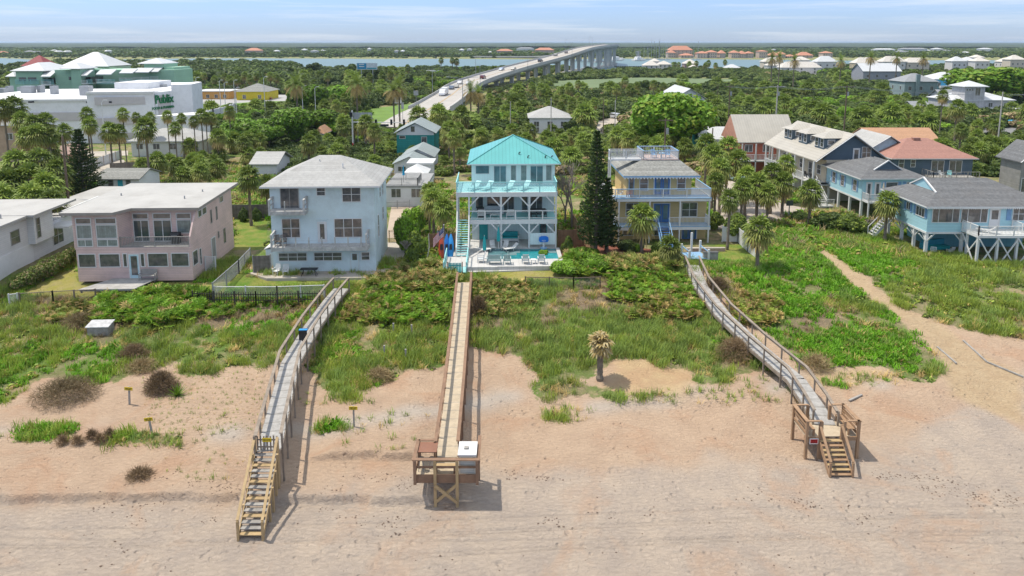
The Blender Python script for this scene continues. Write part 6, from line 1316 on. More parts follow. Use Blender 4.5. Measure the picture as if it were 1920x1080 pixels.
h.part('deck', MB().box(5.0,-3.2,.9,12.5,0,1.1), OLDW); rr=MB(); rail(rr,(5.0,-3.15,1.1),(12.5,-3.15,1.1),1,.5,2); rail(rr,(5,-3.15,1.1),(5,0,1.1),1,.5,1.5); h.part('deck_railing', rr, OLDW); h.part('chimney_cap', MB().box(5.6,4.2,h.H_+2.5,6.8,4.9,h.H_+2.95), SHRED)
for i,x in enumerate((7.0,8.3)): plastic_chair(place(h,x,-2,1.1), .4-i, ["white chair on the wooden deck below the red roof","pale teal chair on the wooden deck below the red roof"][i], mtl=[WHITE,TQP][i])
ehouse('grey_clapboard_house',"grey clapboard house cut off by the photo's right edge",1914,1990,305,93,4,mat('grey_siding',(.27,.26,.24),.8,lines=('Z',.17,.25,.03)),SHGREY,'gy',2.5,rows=((.35,1.9,4),))
# far right group
ehouse('grey_gable_building',"long grey two storey house with a white roof above the scrub",1618,1692,134,400,14,mat('grey_blue_siding',(.3,.31,.34),.8),RW,'gx',4.5,rows=((.55,1.6,4),),over=.6)
h=ehouse('green_grey_house',"slate green house with a grey hip roof and chimney",1696,1762,153.5,290,12,mat('sage_siding',(.24,.31,.31),.8),mat('slate_roof',(.26,.27,.28),.9),rise=3.2,rows=((.55,1.6,3),(.15,1.6,3)),side='L'); h.part('chimney', MB().box(4.4,-.8,0,6.0,.0,h.H_+3.2), MATS['sage_siding'])
h=ehouse('bright_blue_house',"bright blue house with twin white hip roofs",1752,1828,149,335,14,mat('bright_blue_wall',(.07,.40,.62),.7),RW,rise=3.2,rows=((.5,1.8,4),)); h.part('balcony', MB().box(2,-2,h.H_*.35,10,0,h.H_*.35+1.2), WHITE)
h=ehouse('tower_house',"white metal roofed house with a square lookout tower",1785,1906,188.5,222,13,mat('warm_white',(.48,.47,.47),.8,lines=('X',.5,.12,.01)),RW,rise=2.4,rows=((.6,1.3,4),)); 
tw=h.part('tower', MB().box(3.6,-.4,0,10.0,6.4,h.H_+4.4), MATS['warm_white']); m=MB(); hip(m,2.8,-1.2,10.8,7.2,h.H_+4.4,1.7,.2); m.build('tower_roof',[RW,TRIM],tw); h.win('F',-.4,6.9,h.H_+1.6,8.5,h.H_+4.0,2)
for i in range(3): h.win('F',-.4,3.9+i*.9,h.H_+3.2,4.4+i*.9,h.H_+3.8)
h.part('lower_roof', MB().extr([(-2,-4,h.H_*.42),(h.W+8,-4,h.H_*.42),(h.W+8,0,h.H_*.55),(-2,0,h.H_*.55)],(0,0,.2)), RW)
for x in (-1.5,1.5,h.W+1,h.W+6): h.part('post', MB().box(x-.2,-3.8,0,x+.2,-3.4,h.H_*.42), WHITE)
ehouse('grey_wing_house',"grey roofed house just behind the lookout tower house",1768,1822,186,240,9,MATS['warm_white'],mat('slate_roof',(.26,.27,.28)),'gx',3.0,rows=()); ehouse('grey_roof_shed',"low grey roofed shed in the scrub left of the tower house",1714,1750,203,210,7,GREYT,mat('slate_roof',(.26,.27,.28)),'gx',1.8,rows=(),cat='shed')
# houses along the near river bank
CRM=mat('cream_wall',(.55,.49,.40),.8); OFFW=mat('off_white_wall',(.58,.57,.55),.8)
for k,(a_,b_,py,D_,hh,wl,ro,lab) in enumerate(((1207,1237,123,590,5,OFFW,0,"twin peaked cream house at the left end of the river front row"),(1234,1260,121,610,4,OFFW,0,"white house second in the river front row, beside the marina"),(1221,1238,115,620,3,OFFW,0,"tower of the river front row left of the marina view"),(1283,1309,119.5,610,5,mat('rose_wall',(.4,.28,.25)),0,"rose walled house with a white hip roof on the river bank"),(1296,1309,127,590,3,CRM,0,"small cream annex in front of the rose walled house"),(1361,1390,127.5,600,4,OFFW,1,"white pavilion with a pale blue white roof at the water's edge"),
    (1432,1470,116,590,5,CRM,0,"cream house behind the date palms on the river bank"),(1440,1478,123,570,4,OFFW,0,"low white house in front of the cream one by the date palms"),(1465,1542,127,540,6,OFFW,0,"long white hall with a white roof beside the road"),(1492,1520,113,590,4,OFFW,0,"white roofed house behind the long white hall"),(1532,1572,116,560,6,OFFW,1,"white two storey house right of the long white hall"),(1604,1648,118.5,560,6,mat('sand_wall',(.5,.42,.28)),0,"sand coloured house with a cream roof on the river bank"),(1655,1702,116,560,6,OFFW,0,"large white house with several roofs above the long grey house"),(1698,1745,117.5,560,5,CRM,0,"cream roofed house right of the large white one"),(1786,1815,115,560,5,OFFW,1,"white tiled house left of the lookout roof at far right"),(1808,1832,113.5,590,4,OFFW,1,"low white house below the small lookout roof"),(1829,1858,115,580,4,OFFW,0,"white house right of the small lookout roof"),(1829,1848,108,600,3,OFFW,0,"small square lookout roof standing above its neighbours"),(1895,1925,112,570,5,CRM,0,"cream roofed house at the photo's right edge by the river"),(1880,1900,116,590,4,OFFW,0,"small white roof just left of the right edge by the river"))):
    ehouse('riverside_house', lab, a_,b_,py,D_,10,wl,[mat('cream_tile',(.56,.52,.46),.7),RW][ro],rise=hh*.75,rows=((.6,1.5,3),(.15,1.5,3)),side='L' if k%2 else None)
# far bank
RT=mat('red_tile',(.48,.22,.14),.8); PW_=mat('peach_wall',(.50,.40,.33),.8)
def far(name,lab,a_,b_,pye,pyr,D_,wl,ro,rows=((.55,2.2,4),(.15,2.2,4)),dep=16): 
    ze=GD(a_,pye,D_).z; rise=GD(a_,pyr,D_+8).z-ze; return ehouse(name,lab,a_,b_,pye,D_,dep,wl,ro,rise=max(2,rise),rows=rows,over=1.0,base=.8,fas=wl)
far('resort_block',"big peach resort block with red tile roofs beyond the marina",1254,1300,94,86,1120,PW_,RT,((.75,2.2,6),(.5,2.2,6),(.25,2.2,6))); far('resort_wing',"lower red roofed wing in front of the big resort block",1276,1302,104,100,1090,PW_,RT); far('resort_wing',"red roofed wing at the left of the big resort block",1252,1268,99,93.5,1110,PW_,RT)
for a_,b_,e_,r_,lab in ((1307,1331,100,96,"red roofed villa just right of the big resort block"),(1327,1346,98,94,"red roofed villa second right of the resort block"),(1349,1362,100,94.5,"red roofed villa left of the dark tree on the far bank"),(1371,1388,99,94.5,"red roofed villa right of the dark tree on the far bank"),(1386,1402,101,95.5,"red roofed villa beside the brightest orange roof"),(1399,1415,100,96.5,"brightest orange roofed villa on the far bank"),(1423,1441,96.5,94,"square cream villa with a red roof standing apart"),(1444,1463,104,97,"red roofed villa in the pair right of the square one"),(1459,1475,102,96.5,"right hand villa of the pair past the square one"),(1475,1495,106,102,"low red roofed villa between two larger ones"),(1496,1526,104,97.5,"wide red roofed villa left of the lone pavilion"),(1543,1563,99.5,96,"lone red roofed pavilion at the end of the far bank row")):
    far('red_roof_villa',lab,a_,b_,e_,r_,1085,PW_,RT)
for a_,b_,e_,r_,lab in ((458,488,95,90,"pink many windowed block on the far bank at the left"),(-6,4,99,96,"red roofed villa at the photo's far left edge"),(18,34,101,97,"red and white villas on the far bank left of the green block"),(930,962,95.5,92,"long red roofed block on the far bank left of the bridge"),(1003,1040,94,89.5,"long red roofed block on the far bank beside the bridge"),(988,1017,100,99,"low pink walled block just under the bridge rails")):
    far('red_roof_block',lab,a_,b_,e_,r_,1250,PW_,RT)
WB_=[("white house",WSID,RW)]
for i,(a_,b_,e_) in enumerate(((44,55,97),(92,101,95.5),(100,108,97),(60,66,98),(118,124,97),(195,200,96),(236,248,99.5),(512,520,96),(564,573,93.5),(580,594,96),(598,608,95.5),(688,694,92),(738,746,96),(750,757,96),(860,870,93.5),(875,885,92.5),(918,935,102),(953,962,103),(968,1002,91),(915,922,98),(1100,1105,92),(1688,1705,97),(1700,1718,95.5),(1727,1750,95),(1765,1785,95.5),(1805,1827,99),(1640,1680,93),(1690,1740,92),(1752,1770,92),(1840,1863,92),(1450,1458,94),(845,856,107),(570,582,103),(640,650,103))):
    far('far_bank_house',"small pale house among the trees on the far bank",a_,b_,e_,e_-2.2,1500 if e_<96 else 1250,WSID,[RW,mat('slate_roof',(.26,.27,.28))][i%3==0],rows=())['x'] if False else far('far_bank_house',"small pale house among the trees on the far bank",a_,b_,e_,e_-2.2,1500 if e_<96 else 1250,WSID,[RW,mat('slate_roof',(.26,.27,.28))][i%3==0],rows=((.3,2,2),)).e.__setitem__('group','pale houses on the far bank')
# marina
for i in range(38):
    px=1156+ (i*37%74)*1.12+rnd.uniform(-2,2); D_=1010+rnd.uniform(-50,50); p=GD(px,120,D_); L_=rnd.uniform(14,24); lab="white motor yacht moored in the crowded marina beyond the bridge"
    t=empty('motor_yacht',(p.x,D_,0),rnd.uniform(-.9,.9)+1.0,lab,'boat','motor yachts in the marina')
    MB().extr([(-L_/2,-1.8,.2),(L_/2-2,-1.8,.2),(L_/2,-1.8,2.2),(-L_/2,-1.8,1.8)],(0,3.6,0)).build('hull',WHITE,t); MB().extr([(-L_*.3,-1.3,1.9),(L_*.2,-1.3,1.9),(L_*.1,-1.3,4.2),(-L_*.25,-1.3,5.2)],(0,2.6,0)).build('cabin',WHITE,t)
    if i%2: MB().beam((-L_*.1,0,4.2),(-L_*.25,0,13),.35,.35).build('tower',STEEL,t)
for i in range(14):
    px=(1207,1213,1216,1235,1236,1239,1248,1251,1226,1221,1243,1230,1300,1308)[i]; D_=1030; p=GD(px,115,D_); t=empty('sailing_boat',(p.x,D_,0),rnd.uniform(-.5,.5),"moored sailing boat with a tall bare mast in the marina",'boat','sailing boats in the marina')
    MB().extr([(-5,-1.3,.2),(4,-1.3,.2),(5.5,-1.3,1.5),(-5,-1.3,1.3)],(0,2.6,0)).build('hull',WHITE,t); MB().cyl((0,0,1.3),(0,0,19+i%5*3),.35,.25,5).build('mast',STEEL,t)
t=empty('moored_yacht',GD(813,122,520)*1,0.4,"white yacht moored on the near bank left of the bridge",'boat'); t.location.z=0; MB().extr([(-9,-2,.3),(8,-2,.3),(10,-2,2.6),(-9,-2,2.4)],(0,4,0)).build('hull',WHITE,t); MB().extr([(-6,-1.5,2.5),(3,-1.5,2.5),(1,-1.5,5),(-5,-1.5,5)],(0,3,0)).build('cabin',WHITE,t)
# utility poles and wires
def upole(px,pyb,pyt,D_,label,m_=POLEW,arms=1,r=.16,armw=2.4):
    b=GD(px,pyb,D_); z0=hz(b.x,D_); zt=GD(px,pyt,D_).z-z0; t=empty('utility_pole',(b.x,D_,z0),0,label,'utility pole'); MB().cyl((0,0,-.2),(0,0,zt),r,r*.7,8).build('pole',m_,t)
    for k in range(arms): MB().box(-armw/2,-.07,zt-.4-k*1.1,armw/2,.07,zt-.25-k*1.1).build('crossarm',m_,t)
    MB().cyl((.3,-.2,zt-2.6),(.3,-.2,zt-1.6),.22,n=8).build('transformer',STEEL,t) if arms else None
    return Vector((b.x,D_,z0+zt-.3))
q1=upole(1366,222,160,175,"brown utility pole left of the pale concrete one",arms=1); q2=upole(1455,221,160,172,"pale concrete utility pole with a wide crossarm over the scrub",POLEC,1,.22,4.2); q3=upole(1583,235,160,168,"utility pole with a wide crossarm behind the dormered house",POLEW,1,.2,4.2)
q4=GD(2000,175,160); q0=upole(1346,168,158,250,"thin distant utility pole at the left end of the wires",POLEW,0,.12)
upole(128,372,255,84,"dark brown leaning utility pole beside the tall Norfolk pine",POLEW,0,.17); upole(1246,290,222,112,"utility pole with a grey transformer behind the yellow house",POLEW,1); upole(1334,300,240,106,"short utility pole in front of the teal white cottage",POLEW,0,.14); upole(957,246,190,170,"slim pole left of the grey hip roofed house",POLEC,0,.12); upole(1033,240,183,150,"slim white pole standing before the grey hip roofed house",POLEC,0,.12); upole(1131,240,185,165,"utility pole among the palms left of the parked cars",POLEW,0,.13); upole(1153,235,187,170,"white utility pole beside the parked vehicle",POLEC,0,.13)
upole(1873,245,172,140,"pale utility pole beside the light blue pickup",POLEC,0,.15)
def wire(a,b,label,sag=1.2,r=.035,group="overhead wires"):
    a,b=Vector(a),Vector(b); m=MB(); n=14; pr=None
    for i in range(n+1):
        t_=i/n; p=a+(b-a)*t_-Vector((0,0,4*sag*t_*(1-t_)))
        if pr is not None: m.beam(pr-a,p-a,r,r)
        pr=p
    o=m.build('overhead_wire',STEEL); o.location=a; tag(o,label,'wire',group)
for dx in (-1.6,0,1.6):
    s=Vector((dx,0,.1)); wire(q1+s*.6,q2+s,"thin wire between the brown pole and the pale concrete pole",.5,group="wires left of the pale pole"); wire(q2+s,q3+s,"thin wire between the pale concrete pole and the pole behind the dormers",.8,group="wires right of the pale pole"); wire(q3+s,q4+s,"thin wire running off to the right edge from the pole behind the dormers",1.2,group="wires at the right edge")
# car park lamps
for i,(px,py,D_,lab) in enumerate(((367,147,215,"car park lamp nearest the supermarket's right corner"),(411,152,215,"car park lamp right of the supermarket in front of the orange building"),(420,156,225,"shorter car park lamp beside the orange building"),(438,152,230,"car park lamp just left of the yellow building"),(441,166,190,"car park lamp standing before the yellow building"),(494,146,205,"car park lamp right of the yellow building"),(190,191,140,"lamp post against the supermarket's tan banded wall"),(566,163,190,"short lamp post left of the bright trees"),(590,165,190,"short lamp post in the middle of the bright trees"))):
    p=GD(px,py,D_); z0=hz(p.x,D_); lamp((p.x,D_,z0), p.z-z0, 0, lab, None, 1, WHITE, .4)
# small vehicles
def park(px,py,kind,col,rz,lab,D=None): p=GT(px,py); carmesh(kind,col,lab,(p.x,p.y,p.z+.05),rz)
park(1897,237,'pickup',(.05,.38,.6),-1.5,"light blue and white pickup parked at the right edge"); park(1916,236,'car',(.3,.1,.06),-1.5,"rusty orange machine behind the light blue pickup"); park(1893,276,'pickup',(.03,.05,.06),-1.6,"black truck parked behind the red fence"); park(1150,222,'suv',(.6,.6,.6),.6,"white car parked on the side street left of the big bright tree"); park(1136,248,'car',(.6,.6,.6),.2,"white car on the sandy side street by the tall pine"); park(1117,208,'car',(.5,.5,.5),1.2,"pale car half hidden in palms at the side street's far end")
park(374,215,'car',(.04,.05,.06),1.5,"black car parked in the supermarket car park"); park(390,214,'suv',(.3,.45,.52),1.5,"pale blue car parked in the supermarket car park"); park(378,222,'car',(.35,.45,.45),1.5,"grey green car in front of the black one by the supermarket"); park(480,208,'car',(.05,.07,.09),-1.2,"dark car driving past the bright grass verge")
for i,(px,py) in enumerate(((372,181),(388,182),(400,181),(408,184),(470,208),(500,187),(455,207))): park(px,py,'car',[(.5,.5,.5),(.04,.04,.05),(.3,.05,.04)][i%3],1.57,["silver car at the left end of the far car park row","black car second in the far car park row","dark red car third in the far car park row","silver car at the right end of the far car park row","black car on the road beside the green verge","dark red car on the road by the palms","silver car following the black one on the road"][i])
park(225,345,'car',(.35,.4,.42),1.4,"grey car parked beside the turquoise door cottage"); park(1375,338,'car',(.3,.45,.45),.3,"pale teal car parked behind the palms in the side lane"); park(1187,206,'van',(.65,.65,.62),1.4,"cream camper van left of the big bright tree"); park(1402,250+120,'suv',(.5,.5,.5),.2,"silver car in the lane below the orange house") if False else None
fence("red brown wooden fence along the yard behind the red roof",[GT(1800,285),GT(1868,280),GT(1905,278)],1.7,mat('red_fence',(.26,.11,.07),.85,.2,2,lines=('X',.2,.4,.03)),FENW,'wooden_fence')
fence("white panel wall with tan posts running back beside the pink garage",[GT(115,340),GT(170,318),GT(228,297)],1.7,WSID,FENO,'panel_wall',2.6,cat='wall')
fence("brown wooden fence beside the alley behind the hip roofed cottage",[GT(208,325),GT(262,322)],1.8,FENG,FENG,'wooden_fence')
# small street sign
road_sign(1480,394,376,88,.9,.7,"small dark sign at the end of the side lane",mat('dark_sign',(.1,.12,.1)),1)
# ---------------------------------------------------------------- paved areas
def sheet(name, pts, m_, dz=.05, label=None):
    P_=[GT(*p) for p in pts]; z=max(p.z for p in P_)+dz; mb=MB(); mb.prism([(p.x,p.y) for p in P_][::-1], z-.8, z); o=mb.build(name,m_); tag(o,label,kind='structure'); return o
def drape(name, pts, m_, dz=.05, label=None, step=3.0):
    P_=[GT(*p) for p in pts]; xs_=[p.x for p in P_]; ys_=[p.y for p in P_]; poly=[(p.x,p.y) for p in P_]
    mb=MB(); mb.poly([(p.x,p.y,p.z+dz) for p in P_]); o=mb.build(name,m_); tag(o,label,kind='structure'); return o
sheet('patio_paving',[(468,497),(500,490),(700,480),(725,455),(770,453),(752,490),(715,520),(690,524),(500,527),(470,515)],CONC,.03,"pale concrete patio and drive around the pale blue house")
sheet('side_drive',[(724,447),(782,447),(775,380),(735,380)],mat('sandy_drive',(.42,.34,.26),.95,.15,.5),.03,"sandy drive running back behind the lattice gate")
sheet('lane_paving',[(1345,430),(1400,425),(1480,420),(1600,420),(1560,400),(1480,385),(1440,360),(1380,340),(1350,340),(1330,380)],mat('lane_sand',(.42,.36,.30),.95,.15,.4),.03,"sandy parking lane right of the yellow house")
sheet('garden_mulch',[(1060,500),(1120,492),(1240,478),(1240,470),(1100,455),(1050,470)],mat('red_mulch',(.22,.08,.05),.95,.3,2),.02,"dark red mulch bed around the tall pine")
drape('side_street',[(1100,262),(1140,262),(1180,225),(1150,215),(1110,230)],mat('street_sand',(.42,.37,.31),.95,.1),.05,"pale side street leading inland among the palms")
drape('car_park',[(340,236),(372,212),(450,200),(640,192),(640,178),(350,176),(335,200)],mat('pale_asphalt',(.36,.35,.34),.9,.1,.2),.05,"pale car park beyond the supermarket"); drape('green_verge',[(375,205),(440,194),(500,190),(560,190),(560,201),(470,203),(420,212)],mat('bright_verge',(.13,.22,.03),.9,.2,.2),.12,"bright green verge beside the car park")
drape('approach_verge',[(700,240),(690,205),(770,195),(800,190),(770,225),(745,250)],mat('bright_verge',(.13,.22,.03)),.12,"mown green verge left of the bridge road"); drape('right_verge',[(862,210),(880,205),(905,225),(895,250),(870,245)],mat('dry_verge',(.2,.24,.06),.9,.2,.2),.12,"mown green verge right of the bridge road")
drape('rear_street',[(0,300),(240,292),(240,283),(0,288)],CONC,.06,"pale street in front of the supermarket"); drape('alley',[(165,345),(260,330),(232,300),(215,300),(150,330)],CONC,.05,"pale concrete alley beside the white cottage"); drape('right_street',[(1760,262),(1925,262),(1925,240),(1850,238)],ASPH,.1,"grey street at the right edge of the photo")
drape('river_road',[(1478,135),(1500,132),(1545,141),(1560,152),(1520,145)],mat('street_sand',(.42,.37,.31)),.2,"pale road among the scrub beside the river")
drape('marsh',[(1010,172),(1040,152),(1200,146),(1420,150),(1440,158),(1280,166),(1130,172)],mat('marsh_grass',(.14,.19,.085),.95,.18,.02,coord='World'),.3,"flat green marsh behind the bridge")
# ---------------------------------------------------------------- vegetation
nr = np.random.RandomState(11)
def mesh_np(name, V, F, mats, mi=None):
    V = np.asarray(V, np.float32).reshape(-1,3); k = F.shape[1]; me = bpy.data.meshes.new(name); me.vertices.add(len(V)); me.vertices.foreach_set('co', V.ravel())
    me.loops.add(F.size); me.loops.foreach_set('vertex_index', F.astype(np.int32).ravel()); me.polygons.add(len(F)); me.polygons.foreach_set('loop_start', np.arange(len(F), dtype=np.int32)*k)
    if mi is not None: me.polygons.foreach_set('material_index', mi.astype(np.int32))
    me.update(); 
    for m in (mats if isinstance(mats,(list,tuple)) else [mats]): me.materials.append(m)
    return me
def leaf(name, c, c2, tr=.28, orr=.3, rough=.55):
    k = 1.28; c = tuple(min(.7, a*b*k) for a,b in zip(c,(1.1,1.02,.68))); c2 = tuple(min(.7, a*b*k) for a,b in zip(c2,(1.05,1.0,.68)))
    return mat(name, c, rough, .1, .9, col2=c2, leaf=tr, objrand=orr, spec=.25, coord='World')
L_SAB = leaf('palm_green',(.16,.22,.055),(.09,.145,.04)); L_DRY = leaf('palm_dry',(.34,.27,.15),(.22,.17,.09),.2); L_MID = leaf('palm_olive',(.19,.22,.075),(.13,.155,.055))
L_BRI = leaf('bright_leaf',(.15,.27,.035),(.09,.19,.025)); L_SCR = leaf('scrub_leaf',(.10,.145,.04),(.07,.11,.035)); L_OAK = leaf('oak_leaf',(.065,.10,.035),(.04,.07,.028)); L_YEL = leaf('yellow_green_leaf',(.21,.27,.05),(.13,.2,.04)); L_GRY = leaf('grey_twigs',(.24,.20,.15),(.17,.13,.10),.05)
L_PIN = leaf('pine_needles',(.045,.075,.03),(.025,.05,.022)); L_MGR = leaf('mangrove_leaf',(.12,.16,.05),(.09,.13,.05)); L_VIV = leaf('vivid_grass',(.13,.30,.02),(.09,.22,.02)); L_GRS = leaf('dune_grass',(.25,.32,.075),(.18,.26,.06)); L_BLU = leaf('blue_green_grass',(.20,.28,.09),(.15,.23,.08)); L_STR = leaf('straw',(.40,.31,.17),(.28,.21,.11),.1)
BARK = mat('palm_bark',(.21,.17,.13),.95,.3,6,bump=.06,bscale=20); BARK2 = mat('tree_bark',(.16,.13,.10),.95,.3,4)
def fan(rs, org, d, up, L, nl, w, droop, V, F, MI, mi, fold=.35):
    """one fan frond: stalk along d then leaflets spread in the plane of d and side"""
    d=np.array(d,float); d/=np.linalg.norm(d); up=np.array(up,float); side=np.cross(d,up); side/=np.linalg.norm(side)+1e-9; nn=np.cross(side,d)
    st=L*.45; b=len(V); o=np.array(org,float); c=o+d*st
    V+= [o-side*.02,o+side*.02,c+side*.02,c-side*.02]; F.append((b,b+1,b+2,b+3)); MI.append(mi)
    for i in range(nl):
        a=(-1+2*(i+.5)/nl)*1.75; q=d*math.cos(a)+side*math.sin(a); ll=L*.62*(1-.22*abs(a)/1.75)*(.9+.2*rs.rand())
        t1=c+q*ll*.6+nn*fold*.12*ll*(1 if i%2 else -1)-np.array([0,0,droop*ll*.15]); t2=c+q*ll-np.array([0,0,droop*ll*.55]); s=np.cross(q,nn); s/=np.linalg.norm(s)+1e-9; s=s+nn*.35*(1 if i%2 else -1)
        b=len(V); V+=[c-s*w*.25,c+s*w*.25,t1+s*w*.5,t1-s*w*.5]; F.append((b,b+1,b+2,b+3)); MI.append(mi)
        b2=len(V); V+=[t2+s*w*.06,t2-s*w*.06]; F.append((b+3,b+2,b2,b2+1)); MI.append(mi)
def sabal_crown(seed, n=44, L=1.9, dry=.3, nl=10, droopy=.8):
    rs=np.random.RandomState(seed); V=[];F=[];MI=[]
    for i in range(n):
        u=(i+.5)/n; el=math.radians(85-u*150)+rs.uniform(-.15,.15); az=i*2.39996+rs.uniform(-.2,.2)
        d=(math.cos(az)*math.cos(el),math.sin(az)*math.cos(el),math.sin(el)+.05); mi=0 if u<1-dry-rs.uniform(0,.2) else (1 if u<1-dry*.45 else 2)
        fan(rs,(rs.uniform(-.08,.08),rs.uniform(-.08,.08),-u*.5),d,(0,0,1) if abs(el)<1.3 else (1,0,0),L*(1-.15*u)*rs.uniform(.85,1.1),nl,.17,droopy+.6*u,V,F,MI,mi)
    return mesh_np('crown',V,np.array(F),[L_SAB,L_MID,L_DRY],np.array(MI))
L_DEAD=leaf('dead_frond',(.36,.31,.24),(.22,.19,.14),.1)
def dead_crown(seed):
    rs=np.random.RandomState(seed); V=[];F=[];MI=[]
    for i in range(46):
        u=(i+.5)/46; el=math.radians(70-u*120); az=i*2.4; fan(rs,(0,0,-.3*u),(math.cos(az)*math.cos(el),math.sin(az)*math.cos(el),math.sin(el)),(0,0,1),rs.uniform(.8,1.7),8,.2,rs.uniform(.2,1.4),V,F,MI,0)
    return V,np.array(F)
def date_crown(seed, n=46, L=3.2, brown=.45):
    rs=np.random.RandomState(seed); V=[];F=[];MI=[]
    for i in range(n):
        u=(i+.5)/n; el=math.radians(80-u*125)+rs.uniform(-.1,.1); az=i*2.39996; ax=np.array([math.cos(az),math.sin(az),0]); p=np.array([0,0,-.4*u]); d=ax*math.cos(el)+np.array([0,0,math.sin(el)]); sd=np.array([-math.sin(az),math.cos(az),0]); mi=0 if u<1-brown else 1
        ns=9; step=L/ns
        for k in range(ns):
            d=d-np.array([0,0,.13+.1*u]); d/=np.linalg.norm(d); q=p+d*step; b=len(V); V+=[p-sd*.03,p+sd*.03,q+sd*.03,q-sd*.03]; F.append((b,b+1,b+2,b+3)); MI.append(mi)
            ll=.65*math.sin(math.pi*(.15+.8*(k+.5)/ns))
            for s in (-1,1):
                for h_ in (0,.5):
                    c=p+d*step*h_; t=c+(sd*s*.8+d*.55+np.array([0,0,.1]))*ll; b=len(V); V+=[c,c+d*.09,t+d*.05,t]; F.append((b,b+1,b+2,b+3)); MI.append(mi)
            p=q
    return mesh_np('crown',V,np.array(F),[L_SAB,L_DRY],np.array(MI))
def trunk_unit(seed=0, boots=True):
    rs=np.random.RandomState(seed); m=MB(); n=14; k=8; prev=None
    for i in range(n+1):
        t=i/n; r=(.19 if i%2 else .165)*(1.25 if t<.08 else 1)*(1+.15*(t>.85)); ring=[(r*math.cos(a*2*math.pi/k)+.05*math.sin(t*3),r*math.sin(a*2*math.pi/k),t) for a in range(k)]
        if prev:
            for a in range(k): m.poly([prev[a],prev[(a+1)%k],ring[(a+1)%k],ring[a]])
        prev=ring
    me=bpy.data.meshes.new('trunk'); me.from_pydata(m.v,[],m.f); me.materials.append(BARK); me.update(); return me
def leafball(seed, n, rad=(1,1,.8), size=.16, lumps=7, mats=None, hollow=.35):
    """leaf quads gathered in lumps through a crown volume"""
    rs=np.random.RandomState(seed); c=rs.normal(size=(lumps,3)); c/=np.linalg.norm(c,axis=1)[:,None]; c*=rs.uniform(.25,.72,(lumps,1)); c[:,2]=np.abs(c[:,2])*.9-.15; lr=rs.uniform(.3,.5,lumps)
    w=lr**2; idx=rs.choice(lumps,n,p=w/w.sum()); d=rs.normal(size=(n,3)); d/=np.linalg.norm(d,axis=1)[:,None]; rr=(hollow+(1-hollow)*rs.rand(n)**.5); p=c[idx]+d*(lr[idx]*rr)[:,None]; p*=np.array(rad)
    nrm=d+rs.normal(size=(n,3))*.55+np.array([0,0,.25]); nrm/=np.linalg.norm(nrm,axis=1)[:,None]; a=np.cross(nrm,rs.normal(size=(n,3))); a/=np.linalg.norm(a,axis=1)[:,None]; b=np.cross(nrm,a); s=(size*rs.uniform(.6,1.3,n))[:,None]
    V=np.stack([p-a*s-b*s*.55,p+a*s-b*s*.55,p+a*s*.9+b*s*.55,p-a*s*.9+b*s*.55],1).reshape(-1,3); F=np.arange(n*4).reshape(-1,4); mi=(rs.rand(n)<.22).astype(int)
    return mesh_np('crown',V,F,mats or [L_SCR,L_YEL],mi)
def wood(seed, hgt=1.0, n=7, r=.05, spread=.6):
    rs=np.random.RandomState(seed); m=MB(); m.cyl((0,0,0),(0,0,hgt*.5),r,r*.7,7)
    for i in range(n):
        a=2*math.pi*i/n+rs.uniform(-.4,.4); q=(spread*math.cos(a)*rs.uniform(.5,1),spread*math.sin(a)*rs.uniform(.5,1),hgt*rs.uniform(.7,1.1)); m.cyl((0,0,hgt*rs.uniform(.25,.5)),q,r*.55,r*.15,5)
    me=bpy.data.meshes.new('trunk'); me.from_pydata(m.v,[],m.f); me.materials.append(BARK2); me.update(); return me
def part_me(name, me, parent, loc=(0,0,0), scale=(1,1,1), rz=0):
    o=bpy.data.objects.new(name, me); COL.objects.link(o); o.parent=parent; o.location=loc; o.scale=scale; o.rotation_euler=(0,0,rz); CH.setdefault(parent.name,[]).append(o); return o
SAB=[sabal_crown(s,44,1.9,d) for s,d in ((1,.3),(2,.38),(3,.25),(4,.45))]; SABB=[mesh_np('crown',*(lambda m:(m[0],m[1]))(dead_crown(9)),[L_DEAD,L_DRY],np.random.RandomState(2).randint(0,2,len(dead_crown(9)[1])))]
DAT=[date_crown(5),date_crown(6,40,3.0,.6)]; TRK=[trunk_unit(1),trunk_unit(2)]
def palm(x,y,zc,label,group=None,sc=1.0,kind='sabal',name=None,rz=None,tr=1.0):
    z0=hz(x,y); h_=max(.4,zc-z0); t=empty(name or {'sabal':'cabbage_palm','date':'date_palm','dead':'dead_palm'}[kind],(x,y,z0),0,label,'palm tree',group)
    part_me('trunk',rnd.choice(TRK),t,scale=(sc*tr,sc*tr,h_),rz=rnd.uniform(0,6)); cm={'sabal':rnd.choice(SAB),'date':rnd.choice(DAT),'dead':SABB[0]}[kind]
    part_me('crown',cm,t,(.05*math.sin(3),0,h_),(sc*rnd.uniform(.92,1.08),)*3,rz if rz is not None else rnd.uniform(0,6)); return t
def palm_px(px,pyc,D_,label,group=None,sc=1.0,kind='sabal',**k):
    p=GD(px,pyc,D_); return palm(p.x,D_,p.z,label,group,sc,kind,**k)
